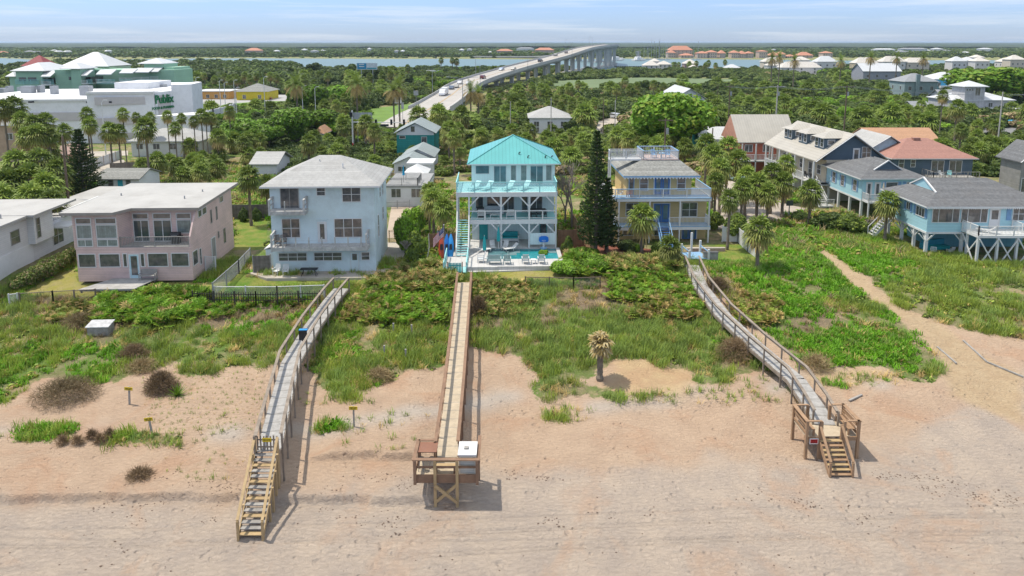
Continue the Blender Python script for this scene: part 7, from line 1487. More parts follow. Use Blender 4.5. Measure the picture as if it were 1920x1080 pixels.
# exclusion rectangles from every wall / road standing
bpy.context.view_layer.update()
EXC=[]
for o in list(COL.objects):
    if o.type=='MESH' and (o.name.split('.')[0] in ('wall','lower_room','patio','patio_base','deck','tower','upper_deck','boards','mulch','garage','body') ) and len(o.data.vertices)<400:
        q=[o.matrix_world@Vector(c) for c in o.bound_box]; x_=[v.x for v in q]; y_=[v.y for v in q]
        if max(x_)-min(x_)<60 : EXC.append((min(x_),min(y_),max(x_),max(y_)))
EXCP=[[(724,455),(782,455),(775,380),(735,380)],[(1345,430),(1400,425),(1470,415),(1480,385),(1440,360),(1380,340),(1350,340),(1330,380)],[(1100,262),(1140,262),(1180,225),(1150,215),(1110,230)],
 [(340,236),(372,212),(450,200),(640,192),(640,178),(350,176),(335,200)],[(375,205),(440,194),(500,190),(560,190),(560,201),(470,203),(420,212)],[(700,240),(690,205),(770,195),(890,190),(905,225),(895,250),(745,250)],[(0,300),(240,292),(240,270),(0,270)],[(165,345),(260,330),(232,300),(215,300),(150,330)],[(1760,262),(1925,262),(1925,240),(1850,238)],
 [(1010,172),(1040,152),(1200,146),(1420,150),(1440,158),(1280,166),(1130,172)],[(1478,135),(1500,132),(1545,141),(1560,152),(1520,145)],[(435,470),(435,400),(500,400),(500,470)],[(0,250),(0,235),(370,240),(370,265)]]
def free(x,y,z,mg=1.2):
    x=np.asarray(x);y=np.asarray(y);z=np.asarray(z); ok=np.ones(x.shape,bool)
    for a,b,c,d in EXC: ok&=~((x>a-mg)&(x<c+mg)&(y>b-mg)&(y<d+mg))
    zc=y*CP-(z-CAMZ)*SP; PX=960+FPX*x/zc; PY=CY-FPX*(y*SP+(z-CAMZ)*CP)/zc
    for p in EXCP: ok&=~inpoly(PX,PY,p)
    bx=np.array([p.x for p in BPath]); by=np.array([p.y for p in BPath])
    rx=np.interp(y,by[:130],bx[:130]); zz=np.interp(y,by[:130],[p.z for p in BPath][:130]); ok&=~((np.abs(x-rx)<11+mg)&(y<760)&(y>185))
    return ok
def GTv(px, py):
    u=(px-960)/FPX; v=(CY-py)/FPX; dx,dy,dz=u,CP+v*SP,-SP+v*CP; z=np.full(px.shape,1.5)
    for _ in range(4): t=(z-CAMZ)/dz; z=H(dx*t,dy*t)
    t=(z-CAMZ)/dz; return dx*t,dy*t,z
def nearwalk(a,b):
    m_=9
    for W_ in WALKS:
        for p,q in zip(W_,W_[1:]):
            dx,dy=q[0]-p[0],q[1]-p[1]; t=max(0,min(1,((a-p[0])*dx+(b-p[1])*dy)/(dx*dx+dy*dy))); m_=min(m_,math.hypot(a-p[0]-dx*t,b-p[1]-dy*t))
    return m_
def pick(poly, n, mind=2.2, mg=1.0, tries=40):
    xs_=[p[0] for p in poly]; ys_=[p[1] for p in poly]; k=n*tries; px=nr.uniform(min(xs_),max(xs_),k); py=nr.uniform(min(ys_),max(ys_),k); q=inpoly(px,py,poly); px,py=px[q],py[q]
    x,y,z=GTv(px,py); q=free(x,y,z,mg); x,y,z=x[q],y[q],z[q]; out=[]
    for a,b,c in zip(x,y,z):
        if len(out)>=n: break
        if b<70 and nearwalk(a,b)<1.5: continue
        if any((a-o.x)**2+(b-o.y)**2<mind**2 for o in out): continue
        out.append(Vector((a,b,c)))
    return out
def thicket(poly,n,label,group,h=(3.5,6.5),sc=(.95,1.25),mind=2.2,kind='sabal',mg=1.2):
    for p in pick(poly,n,mind,mg): palm(p.x,p.y,p.z+rnd.uniform(*h),label,group,rnd.uniform(*sc),kind)
# hand placed palms (photo column, crown height, distance, scale)
for px,py,D_,sc,lab in ((1205,405,72.5,1.05,"leafy palm in front of the yellow house's lower porch"),(1256,462,68.5,.85,"short palm beside the blue landing of the right boardwalk"),(1424,428,67.5,1.05,"palm standing against the outer end of the white vinyl fence"),(1368,372,74,.8,"slim tall palm at the inner end of the white vinyl fence"),
 (1665,378,77,.95,"small palm between the two light blue stilt houses"),(1520,358,84,1.0,"palm by the front stairs of the dormered house"),(812,372,77,1.0,"yellowish tall palm left of the turquoise roofed house"),(832,388,74.5,.9,"lower palm nearest the turquoise roofed house's stairs"),(805,358,80,.8,"palm farthest back in the clump left of the turquoise house"),
 (466,330,84,1.0,"palm rising behind the gap between pink and pale blue houses"),(500,345,88,.9,"palm just left of the pale blue house roof")):
    palm_px(px,py,D_,lab,None,sc)
for px,py,D_,sc in ((1338,290,92,1.15),(1352,315,89,1.1),(1365,275,96,1.15),(1384,300,92,1.1),(1400,330,88,1.1),(1392,352,84,.95),(1422,345,86,1.1),(1448,325,90,1.1),(1440,360,84,1.0),(1470,340,88,1.1),(1475,305,96,1.0),(1325,270,100,1.1),(1342,340,84,.9)): palm_px(px,py,D_,"tall cabbage palm in the grove between the yellow and dormered houses","palms between the yellow and dormered houses",sc)
for px,py,D_,sc in ((18,345,84,1.5),(52,335,86,1.6),(85,350,83,1.5),(30,305,95,1.4),(75,300,96,1.4),(108,318,94,1.2),(5,372,80,1.4),(60,370,79,1.3),(98,376,78,1.1)): palm_px(px,py,D_,"leafy cabbage palm in the clump above the left white house","palms above the left white house",sc)
for px,py,D_,sc in ((40,225,118,1.2),(62,232,116,1.3),(85,228,117,1.3),(70,250,112,1.2),(50,255,112,1.1),(90,252,113,1.1)): palm_px(px,py,D_,"cabbage palm in the dense clump beside the tan building","palms beside the tan building",sc)
for px,py,D_,sc,lab in ((25,198,122,1.3,"tall palm in front of the supermarket's left end"),(6,202,120,1.2,"palm at the photo's left edge before the supermarket"),(162,212,124,.9,"tall palm whose crown tops the pale lamp on the supermarket wall"),(168,232,122,1.0,"palm just below the tallest one before the supermarket"),(120,245,116,1.0,"palm left of the Norfolk pine's top"),(205,243,124,1.15,"left palm of the pair before the supermarket's middle"),(222,246,125,1.0,"right palm of the pair before the supermarket's middle"),(230,212,126,.75,"slender wispy palm before the supermarket wall"),(255,218,128,.6,"thin nearly bare palm before the supermarket wall"),(272,238,110,1.2,"golden palm left of the hip roofed cottage"),
 (281,219,140,.8,"small palm left of the row before the low supermarket wall"),(313,216,138,.75,"first palm of the row before the low supermarket wall"),(340,220,137,.75,"second palm of the row before the low supermarket wall"),(363,226,134,.7,"short palm of the row before the low supermarket wall"),(377,215,138,.85,"middle palm of the row before the boundary wall"),(386,219,137,.75,"palm right of the middle one before the boundary wall"),(396,219,139,.8,"palm at the right of the row before the boundary wall"),(430,208,146,.85,"palm at the far end of the white boundary wall"),(328,238,120,.8,"low palm at the hip roofed cottage's ridge")):
    palm_px(px,py,D_,lab,None,sc,tr=.8)
for px,py,D_,lab in ((555,158,185,"large date palm left of the bright green trees"),(668,156,190,"tall date palm behind the bright trees left of the bridge"),(738,168,185,"left date palm of the pair by the mown verge"),(748,162,190,"right date palm of the pair by the mown verge"),(882,170,196,"left date palm of the pair on the bridge's right side"),(897,174,200,"right date palm of the pair on the bridge's right side"),(1448,108,360,"first date palm before the river houses"),(1462,106,365,"second date palm before the river houses"),(1490,112,340,"tall date palm left of the long white hall"),(1577,113,360,"date palm in the gap right of the white two storey house"),(1633,107,360,"date palm before the sand coloured house"),(1682,108,365,"date palm before the large white river house"),(1732,109,360,"date palm before the cream roofed river house")): palm_px(px,py,D_,lab,None,1.25 if D_<250 else 1.4,'date')
palm_px(1768,178,165,"slim tall palm standing left of the tower house",None,1.0,tr=.7); palm_px(1796,200,150,"dark shaggy palm before the tower house's left corner",None,1.3)
for i,(px,py,D_) in enumerate(((848,112,520),(856,114,520),(827,112,515))): palm_px(px,py,D_,"palm silhouetted against the river left of the bridge","palms on the river bank left of the bridge",1.5)
palm_px(1126,640,GT(1130,712).y,"dead shaggy palm standing alone on the dune sand",None,.74,'dead',tr=1.7)
TH=[((600,300),(690,290),(760,262),(700,255),(600,275),14,"cabbage palm in the thicket behind the pale blue house roof","palms behind the pale blue house roof",(4,7)),]
thicket([(590,325),(700,320),(735,280),(690,268),(560,290)],12,"cabbage palm in the thicket behind the pale blue house roof","palms behind the pale blue house roof",(3.5,6.5))
thicket([(240,345),(430,345),(480,300),(370,292),(262,315)],17,"cabbage palm in the thicket behind the pink house roof","palms behind the pink house roof",(1.2,2.8))
thicket([(430,330),(470,300),(560,290),(470,275),(380,290)],9,"cabbage palm in the thicket left of the shingle roofed house","palms left of the shingle roofed house",(3,5.5))
thicket([(818,340),(875,330),(880,300),(830,280),(815,300)],6,"cabbage palm in the thicket behind the turquoise house's left side","palms behind the turquoise house",(4,7.5))
thicket([(900,290),(1060,300),(1085,275),(960,268),(890,270)],17,"cabbage palm in the thicket behind the turquoise metal roof","palms behind the turquoise metal roof",(2.5,4.5))
thicket([(1140,320),(1290,330),(1300,300),(1180,262),(1130,275)],12,"cabbage palm in the thicket behind the yellow house","palms behind the yellow house",(3,6))
thicket([(1060,250),(1120,255),(1120,215),(1060,205),(1000,208)],11,"cabbage palm in the thicket right of the grey hip roofed house","palms right of the grey hip roofed house",(4,7))
thicket([(905,262),(990,245),(985,205),(920,200),(900,215)],13,"cabbage palm in the thicket right of the bridge foot","palms right of the bridge foot",(2.5,4.5))
thicket([(1640,250),(1800,262),(1800,232),(1660,225)],15,"cabbage palm in the thicket behind the orange shingle roof","palms behind the orange shingle roof",(3,6))
thicket([(1750,330),(1890,335),(1895,305),(1800,300),(1790,318)],8,"cabbage palm in the clump behind the front stilt house","palms behind the front stilt house",(2.5,4.5),(1.1,1.4))
thicket([(1795,300),(1890,292),(1900,262),(1800,262)],6,"cabbage palm in the yard behind the red roof","palms in the yard behind the red roof",(4,7),(.8,1.0))
thicket([(380,190),(560,186),(560,176),(380,168)],15,"cabbage palm in rows around the far car park","palms around the far car park",(6,9),(1.1,1.4),3.5)
thicket([(380,212),(470,196),(640,215),(660,200),(620,192),(460,190),(372,205)],11,"cabbage palm beside the road past the supermarket","palms beside the road past the supermarket",(6,9),(1.0,1.3),3)
thicket([(640,250),(700,235),(745,205),(690,188),(600,200),(600,240)],15,"cabbage palm in the dense grove left of the mown verge","palms left of the mown verge",(5,9),(1.,1.3))
thicket([(1240,136),(1370,136),(1370,131),(1240,131)],10,"small palm along the river front gardens","palms along the river front gardens",(5,8),(1.4,1.8),4)
thicket([(560,178),(760,172),(780,150),(600,150)],15,"cabbage palm in the woodland left of the bridge","palms in the woodland left of the bridge",(6,9),(1.2,1.6),4)
thicket([(960,200),(1250,200),(1300,186),(1180,182),(990,186)],15,"cabbage palm in the woodland beyond the side street","palms beyond the side street",(5,8),(1.1,1.4),3)
thicket([(120,290),(60,290),(30,330),(110,330)],4,"cabbage palm in the clump left of the pink garage","palms left of the pink garage",(3,5))
# leafy trees
def tree(px,pyb,pyt,wpx,label,me,name='leafy_tree',D_=None,group=None,cat='tree',woodk=1.0,wseed=3):
    p=GT(px,pyb) if D_ is None else Vector((GD(px,pyb,D_).x,D_,hz(GD(px,pyb,D_).x,D_))); zt=GD(px,pyt,p.y).z; hh=zt-p.z; sc_=1280/(p.y*CP+(CAMZ-p.z)*SP); rw=wpx/2/sc_/.95
    t=empty(name,p,0,label,cat,group); part_me('trunk',wood(wseed,.62*hh,8,.03*hh,rw*.5),t); part_me('crown',me,t,(0,0,hh*(.58 if cat=='tree' else .38)),(rw,rw,hh*(.47 if cat=='tree' else .64)),rnd.uniform(0,6)); return t
BIG=leafball(21,16000,(1,1,1),.05,22,[L_BRI,L_YEL]); BIG2=leafball(22,9000,(1,1,1),.062,14,[L_BRI,L_SCR]); OAK=leafball(23,9000,(1,1,1),.06,16,[L_OAK,L_SCR]); SCR=leafball(24,6000,(1,1,1),.075,12,[L_SCR,L_YEL])
tree(1252,302,160,158,"big bright green tree towering behind the yellow house",BIG,wseed=5); tree(1290,285,190,75,"right hand lobe tree beside the big bright one",BIG2)
for px,pb,pt,w_,lab in ((590,262,196,85,"bright green tree left of the signal mast"),(548,275,190,80,"bright green tree in front of the boundary wall"),(470,275,212,85,"bright bushy tree above the palm thicket"),(505,285,225,60,"rounded bright tree beside the bushy one"),(630,262,222,60,"bright tree right above the orange brown hut"),(575,225,150,75,"bright leafy tree behind the junction"),(620,215,152,70,"second bright leafy tree behind the junction"),(440,285,235,55,"low bright tree at the cottage's right side")): tree(px,pb,pt,w_,lab,BIG2)
tree(1855,232,118,150,"huge bright green tree at the right edge beyond the blue house",BIG,D_=255); tree(1915,232,122,110,"bright green tree cut off by the right edge",BIG,D_=262)
tree(848,262,198,105,"big round dark tree in front of the bridge road",leafball(31,12000,(1,1,1),.07,9,[L_SAB,L_SCR])); palm_px(784,215,150,"dark shaggy palm left of the big round tree",None,1.6); palm_px(822,212,148,"palm crown on the left of the big round tree",None,1.5); palm_px(866,214,148,"palm crown on the right of the big round tree",None,1.5)
tree(910,262,222,50,"small dark tree right of the big round one",OAK); tree(1300,440+0,400,10,"x",SCR) if False else None
for i,(px,pb,pt,w_) in enumerate(((762,470,385,52),(775,440,372,46),(795,425,400,30),(783,488,430,50))): tree(px,pb,pt,w_,"rounded green shrub in the clump left of the turquoise house's palms",BIG2 if i<2 else SCR,'shrub_tree',group="shrubs left of the turquoise house",cat='shrub')
for px,pb,pt,w_,lab,me_ in ((1380,452,400,60,"olive shrub behind the white vinyl fence",SCR),(1345,430,395,36,"small round shrub at the lane's edge",SCR),(1555,430,392,70,"dark green shrub mound at the head of the sandy path",OAK),(1595,440,400,60,"green shrub mound right of the sandy path's head",SCR),(1500,415,392,30,"small clipped shrub by the side lane",OAK),(457,415,385,22,"left dark clipped bush behind the pale blue house",OAK),(482,413,386,20,"right dark clipped bush behind the pale blue house",OAK),(1178,470,448,44,"dark green bush before the yellow house's left corner",OAK),(1196,472,452,26,"yellow green bush before the yellow house",BIG2),(1232,478,452,26,"pale bush at the foot of the blue stairs",SCR),(1064,478,440,22,"spindly bush at the pool's right end",SCR),(1118,505,475,60,"broad bright seagrape bush right of the pool garden",BIG2),(1060,512,482,56,"large leaved bright bush at the pool garden's corner",BIG2),(1095,480,462,50,"green bush below the tan wooden fence",BIG2),(1020,480,465,20,"low plant at the pool's right corner",BIG2),(188,372,350,60,"yellowish bush at the Norfolk pine's foot",SCR)): tree(px,pb,pt,w_,lab,me_,'shrub',cat='shrub')
def grove(poly,n,label,group,ms,h=(5,8),r=(2.2,3.6)):
    for p in pick(poly,n,4,2.0):
        hh=rnd.uniform(*h); rw=rnd.uniform(*r); t=empty('broadleaf_tree',p,rnd.uniform(0,6),label,'tree',group); part_me('trunk',WD,t,scale=(rw,rw,hh)); part_me('crown',rnd.choice(ms),t,(0,0,hh*.58),(rw,rw*rnd.uniform(.8,1.1),hh*.5))
WD=wood(7,.62,8,.07,.5); OAK2=leafball(27,6000,(1,1,1),.075,11,[L_OAK,L_SCR]); SC2=leafball(28,6000,(1,1,1),.075,13,[L_SCR,L_OAK])
grove([(640,240),(740,205),(640,190),(560,215),(600,250)],7,"broadleaf tree among the palms left of the mown verge","broadleaf trees left of the mown verge",[BIG2,OAK2,SC2])
grove([(380,262),(560,292),(640,250),(500,230),(400,245)],14,"broadleaf tree in the wood behind the pale blue house","broadleaf trees behind the pale blue house",[BIG2,SC2,OAK2],(4,6))
grove([(900,265),(1100,255),(1100,205),(900,218)],12,"broadleaf tree in the wood right of the bridge foot","broadleaf trees right of the bridge foot",[OAK2,SC2,BIG2],(3,5.5))
grove([(1130,300),(1310,300),(1310,245),(1170,250)],8,"broadleaf tree in the wood behind the yellow house","broadleaf trees behind the yellow house",[SC2,OAK2,BIG2],(3.5,6))
grove([(1480,245),(1780,255),(1780,205),(1480,200)],16,"broadleaf tree in the scrub behind the dormered house","broadleaf trees behind the dormered house",[SC2,OAK2,BIG2],(3.5,6))
grove([(1040,185),(1480,190),(1480,165),(1040,178)],14,"broadleaf tree beyond the side street towards the marsh","broadleaf trees towards the marsh",[OAK2,SC2],(4,6.5),(3,5))
grove([(370,165),(760,170),(760,140),(370,145)],16,"dark broadleaf tree in the wood before the river","broadleaf trees before the river on the left",[OAK2,SC2],(7,11),(5,8))
# bramble hedge by the white house
for i in range(16):
    u=i/15; px=20+u*115; py=545-u*62+rnd.uniform(-4,4); tree(px,py+12,py-22-u*4,46-10*u,"grey green bramble in the overgrown hedge beside the white modern house",leafball(40+i%3,2600,(1,1,1),.08,7,[L_SCR,L_GRY]) if i<3 else BR[i%3],'hedge_bush',group="brambles beside the white modern house",cat='shrub') if i>=3 else None
    if i==0: BR=[leafball(40+j,2600,(1,1,1),.07,7,[L_SCR,L_GRY]) for j in range(3)]
# pines
def norfolk(px,pyb,pyt,label,wpx,seed,dense=1.0,gap=1.0,mt=None,name='norfolk_pine'):
    p=GT(px,pyb); hh=GD(px,pyt,p.y).z-p.z; sc_=1280/(p.y*CP+(CAMZ-p.z)*SP); R_=wpx/2/sc_; rs=np.random.RandomState(seed)
    t=empty(name,p,0,label,'pine tree'); MB().cyl((0,0,-.2),(0,0,hh*.98),.24,.04,8).build('trunk',BARK2,t)
    wd=MB(); V=[];F=[]; tiers=int(hh/ (.5*gap))
    for k in range(tiers):
        z=hh*(.1+.9*k/tiers); f=(1-k/tiers); r=R_*(f**.75)*(.85 if k%2 else 1.)*min(1,.65+1.2*(k/tiers)+ (0.2)); nb=7
        for j in range(nb):
            a=2*math.pi*(j+.5*(k%2))/nb+rs.uniform(-.25,.25); rr=r*rs.uniform(.72,1.08); d=np.array([math.cos(a),math.sin(a),0]); sd=np.array([-math.sin(a),math.cos(a),0]); wd.cyl((0,0,z),(d[0]*rr,d[1]*rr,z+.1*rr),.035,.01,4,False)
            n_=int(26*dense*max(.35,rr/R_))
            for q in range(n_):
                s_=(.22+.8*rs.rand()); c=d*rr*s_+np.array([0,0,z+.12*rr*s_*s_])+sd*rs.normal()*.16*rr*(1.15-s_*.6)+np.array([0,0,rs.normal()*.07]); l=.2*rs.uniform(.7,1.3); e=(d*.6+sd*rs.normal()*.6+np.array([0,0,.45])); e/=np.linalg.norm(e); w_=np.cross(e,rs.normal(size=3)); w_/=np.linalg.norm(w_); b=len(V); V+=[c-w_*.06,c+w_*.06,c+e*l+w_*.045,c+e*l-w_*.045]; F.append((b,b+1,b+2,b+3))
    wd.build('branches',BARK2,t); part_me('crown',mesh_np('crown',V,np.array(F),[mt or L_PIN]),t)
norfolk(158,376,240,"open tiered Norfolk pine beside the leaning dark pole",88,3,4.2,.85)
norfolk(1116,478,242,"tall dense dark pine between the turquoise roofed and yellow houses",82,4,2.6,.85,name='tall_pine'); norfolk(1137,474,330,"lower dark pine leaning against the tall dense one",62,5,2.2,.9,name='tall_pine')
norfolk(826,128,108,"small pointed pine on the river bank left of the bridge",12,6,.8,1.5,name='far_pine') if False else None
# bare tree
def bare(px,pyb,pyt,label,seed,sprd=.35,name='bare_tree',m_=None,depth=5):
    p=GT(px,pyb); hh=GD(px,pyt,p.y).z-p.z; rs=random.Random(seed); t=empty(name,p,0,label,'tree'); tm=MB(); bm_=MB()
    def br(q,d,l,r,k,mb):
        e=q+d*l; mb.cyl(q,e,r,r*.68,5,False)
        if k==0: return
        for i in range(3 if k>1 else 4):
            nd=(d+Vector((rs.uniform(-1,1),rs.uniform(-1,1),rs.uniform(-.25,.7)))*sprd*1.7).normalized(); br(e-d*l*rs.uniform(0,.3),nd,l*rs.uniform(.6,.8),r*.62,k-1,bm_)
    br(Vector((0,0,-.1)),Vector((0,0,1)),hh*.3,.16,depth,tm); tm.build('trunk',m_ or mat('bare_bark',(.27,.235,.2),.95,.2,3),t); bm_.build('branches',m_ or MATS['bare_bark'],t)
bare(1072,430,282,"leafless grey brown tree left of the tall dense pine",3); bare(1060,420,300,"second leafless tree behind the turquoise house's right side",5); bare(766,492,425,"twiggy leafless shrub with a pale curved stem by the driveway",8,.4,'bare_shrub',depth=4); bare(1632,432,398,"tangle of bare pale branches under the shuttered house's deck",9,.6,'bare_shrub',depth=4); bare(1146,490,468,"leafless little tree in the red mulch",12,.4,'bare_shrub',depth=3)
m=MB(); g_=GT(800,490); 
o=m.cyl((0,0,0),(.3,0,1.6),.07,.06).cyl((.3,0,1.6),(.25,0,3.0),.06,.04).build('leaning_trunk',mat('pale_stem',(.5,.46,.38))); o.location=g_; tag(o,"pale curved bare stem rising left of the turquoise house's palms",'tree')
# saw palmettos
def palmetto_mesh(seed,n=30,L=.95,dry=.2):
    rs=np.random.RandomState(seed); V=[];F=[];MI=[]
    for i in range(n):
        el=math.radians(rs.uniform(12,80)); az=rs.uniform(0,6.28); rr=rs.uniform(0,.6); a2=rs.uniform(0,6.28); mi=0 if rs.rand()>dry else 2; mi=1 if (mi==0 and rs.rand()<.3) else mi
        fan(rs,(rr*math.cos(a2),rr*math.sin(a2),rs.uniform(-.05,.5)),(math.cos(az)*math.cos(el),math.sin(az)*math.cos(el),math.sin(el)),(0,0,1),L*rs.uniform(.7,1.15),9,.10,.3,V,F,MI,mi)
    return V,F,MI
def palmettos(poly,n,label,group,green=0,sc=(.9,1.5),mind=.75,dry=.2):
    ms=PM[green]
    for p in pick(poly,n,mind,.2):
        t=empty('saw_palmetto',p,rnd.uniform(0,6),label,'palmetto',group); q_=rnd.uniform(*sc)*.9; t.scale=(q_,q_,q_*.85); a=rnd.choice(ms); part_me('fronds',a,t)
PM={}
for k,(cols,dr) in enumerate((([L_SAB,L_MID,L_DRY],.3),([L_BRI,L_YEL,L_DRY],.1),([L_YEL,L_MID,L_DRY],.4))):
    PM[k]=[]
    for s in range(3): V,F,MI=palmetto_mesh(50+k*5+s,46,.85,dr); PM[k].append(mesh_np('fronds',V,np.array(F),cols,np.array(MI)))
palmettos([(718,550),(855,550),(850,522),(800,500),(745,515),(700,535)],52,"saw palmetto in the large clump left of the middle boardwalk gate","palmettos left of the middle boardwalk gate",0,(1.0,1.5),.8)
palmettos([(700,600),(740,612),(852,600),(862,560),(850,540),(720,545),(690,570)],48,"bright saw palmetto at the foot of the clump left of the middle boardwalk","palmettos at the foot of the left clump",1,(.9,1.25),.8)
palmettos([(650,600),(700,605),(715,560),(660,562)],14,"drying saw palmetto right of the left boardwalk","palmettos right of the left boardwalk",2,(.9,1.2),.8)
palmettos([(888,595),(990,590),(1000,560),(985,535),(890,532)],40,"saw palmetto in the clump right of the middle boardwalk","palmettos right of the middle boardwalk",0,(.8,1.15),.8)
palmettos([(190,610),(320,612),(370,600),(380,560),(300,548),(200,562)],56,"saw palmetto in the scrub below the pink house platform","palmettos below the pink house platform",1,(.9,1.5),.8)
palmettos([(90,600),(190,612),(200,575),(110,565)],16,"small saw palmetto at the left of the dune scrub","palmettos at the left of the dune scrub",0,(.6,1.0),.9)
palmettos([(385,600),(440,590),(500,575),(600,580),(600,565),(400,566)],16,"low palmetto before the dark picket fence","palmettos before the dark picket fence",1,(.6,.9),1)
palmettos([(1140,560),(1290,592),(1320,580),(1290,530),(1240,505),(1140,510)],70,"saw palmetto in the thicket left of the right boardwalk","palmettos left of the right boardwalk",1,(.75,1.1),.8)
palmettos([(1180,600),(1300,600),(1300,560),(1200,560)],30,"yellowing saw palmetto low beside the right boardwalk","yellowing palmettos beside the right boardwalk",2,(.8,1.2),.8)
palmettos([(1060,520),(1130,522),(1135,490),(1070,488)],16,"bright broad leaved palmetto at the pool garden's corner","palmettos at the pool garden's corner",1,(1.0,1.5),.8)
palmettos([(1375,605),(1450,612),(1470,575),(1400,555),(1370,575)],22,"yellow tipped saw palmetto right of the right boardwalk","palmettos right of the right boardwalk",2,(.8,1.2),.8)
palmettos([(1130,512),(1280,512),(1270,492),(1150,492)],20,"saw palmetto under the short palms of the yellow house","palmettos under the yellow house palms",0,(1.0,1.5),.9)
# yucca on the sand
t=empty('yucca_plant',GT(333,742),0,"spiky green yucca beside the round brown brush mound",'yucca'); V=[];F=[]
for i in range(46):
    el=math.radians(5+80*(i/46)); az=i*2.4; d=np.array([math.cos(az)*math.cos(el),math.sin(az)*math.cos(el),math.sin(el)]); s=np.cross(d,[0,0,1.]); s/=np.linalg.norm(s); b=len(V); V+=[d*.05-s*.05,d*.05+s*.05,d*.95*nr.uniform(.7,1)+s*.008,d*.95-s*.008]; F.append((b,b+1,b+2,b+3))
part_me('leaves',mesh_np('leaves',V,np.array(F),L_BRI),t)
# brush mounds
def mound(px,py,w,h_,label,seed,m_=None,n=2600):
    rs=np.random.RandomState(seed); V=[];F=[]
    for i in range(n):
        az=rs.uniform(0,6.28); el=rs.uniform(0,1.5); d=np.array([math.cos(az)*math.cos(el)*w/2,math.sin(az)*math.cos(el)*w*.4,math.sin(el)*h_]); c=d*rs.uniform(.45,1.0); e=d/np.linalg.norm(d)*.6+rs.normal(size=3)*.5; e/=np.linalg.norm(e); l=rs.uniform(.15,.4); s=np.cross(e,rs.normal(size=3)); s/=np.linalg.norm(s); b=len(V); V+=[c-s*.012,c+s*.012,c+e*l+s*.005,c+e*l-s*.005]; F.append((b,b+1,b+2,b+3))
    o=bpy.data.objects.new('brush_mound',mesh_np('brush_mound',V,np.array(F),m_ or L_GRY)); COL.objects.link(o); o.location=GT(px,py); tag(o,label,'bush'); return o
BRN=leaf('brown_brush',(.17,.125,.10),(.11,.08,.065),.05)
mound(303,732,2.5,1.35,"round brown brush mound left of the yucca on the sand",1,BRN,4200); mound(125,745,5.0,1.3,"wide grey brown brush mound at the left edge of the dune",2,None,5200); mound(250,668,2.4,.9,"brown brush mound in the grass above the sand tongue",3,BRN,2400); mound(266,692,2.6,.7,"pale twiggy mound at the top of the sand tongue",4,None,2200); mound(898,590,1.7,1.7,"tall brown thorny bush against the middle boardwalk's right side",5,BRN,3000); mound(150,610,3.5,1.0,"grey twiggy brush left of the white box",6,None,2600); mound(712,712,2.4,.8,"grey brush mound at the sand edge between boardwalks",7,None,2200); mound(1378,670,3.6,1.5,"wide grey brown brush leaning on the right boardwalk",8,BRN,4200); mound(1345,545,2.5,1.3,"grey brown brush right of the upper right boardwalk",9,BRN,3000); mound(1530,690,2.6,1.0,"grey brush just right of the lower right boardwalk",10,None,2200)
for i,(px,py) in enumerate(((117,833),(146,833),(173,822),(205,820),(188,830))): mound(px,py,.7,.5,"small brown brush ball in the row at the lower left grass",20+i,BRN,420).__setitem__("group","small brown brush balls in the lower left grass")
mound(262,893,1.6,.35,"flat dark twig pile on the sand slope",30,BRN,900)
# ---------------------------------------------------------------- scatter through geometry nodes (ground cover only)
def scatter(name,label,protos,P,Rz,S,idx,tilt=0.):
    pc=bpy.data.collections.new(name+'_sources')
    for i,me_ in enumerate(protos): o=bpy.data.objects.new('%s_source_%02d'%(name,i),me_); pc.objects.link(o)
    n=len(P); me=bpy.data.meshes.new(name); me.vertices.add(n); me.vertices.foreach_set('co',np.asarray(P,np.float32).ravel())
    def at(nm,ty,v,fld='value'): a=me.attributes.new(nm,ty,'POINT'); a.data.foreach_set(fld,np.asarray(v).ravel())
    at('rot','FLOAT_VECTOR',np.stack([nr.normal(size=n)*tilt,nr.normal(size=n)*tilt,Rz],-1).astype(np.float32),'vector'); at('scl','FLOAT_VECTOR',(S if np.ndim(S)==2 else np.stack([S,S,S],-1)).astype(np.float32),'vector'); at('idx','INT',idx.astype(np.int32)); me.update()
    o=bpy.data.objects.new(name,me); COL.objects.link(o); ng=bpy.data.node_groups.new(name+'_nodes','GeometryNodeTree')
    ng.interface.new_socket('Geometry',in_out='INPUT',socket_type='NodeSocketGeometry'); ng.interface.new_socket('Geometry',in_out='OUTPUT',socket_type='NodeSocketGeometry')
    A=ng.nodes.new; gi=A('NodeGroupInput'); go=A('NodeGroupOutput'); ci=A('GeometryNodeCollectionInfo'); ci.inputs['Collection'].default_value=pc; ci.inputs['Separate Children'].default_value=True; ci.inputs['Reset Children'].default_value=True
    ip=A('GeometryNodeInstanceOnPoints'); ip.inputs['Pick Instance'].default_value=True
    def na(nm,ty): x=A('GeometryNodeInputNamedAttribute'); x.data_type=ty; x.inputs['Name'].default_value=nm; return [s for s in x.outputs if s.enabled][0]
    L=ng.links.new; L(gi.outputs[0],ip.inputs['Points']); L(ci.outputs[0],ip.inputs['Instance']); L(na('idx','INT'),ip.inputs['Instance Index'])
    er=A('FunctionNodeEulerToRotation'); L(na('rot','FLOAT_VECTOR'),er.inputs[0]); L(er.outputs[0],ip.inputs['Rotation']); L(na('scl','FLOAT_VECTOR'),ip.inputs['Scale']); L(ip.outputs[0],go.inputs[0])
    md=o.modifiers.new('scatter','NODES'); md.node_group=ng; tag(o,label,kind='stuff'); return o
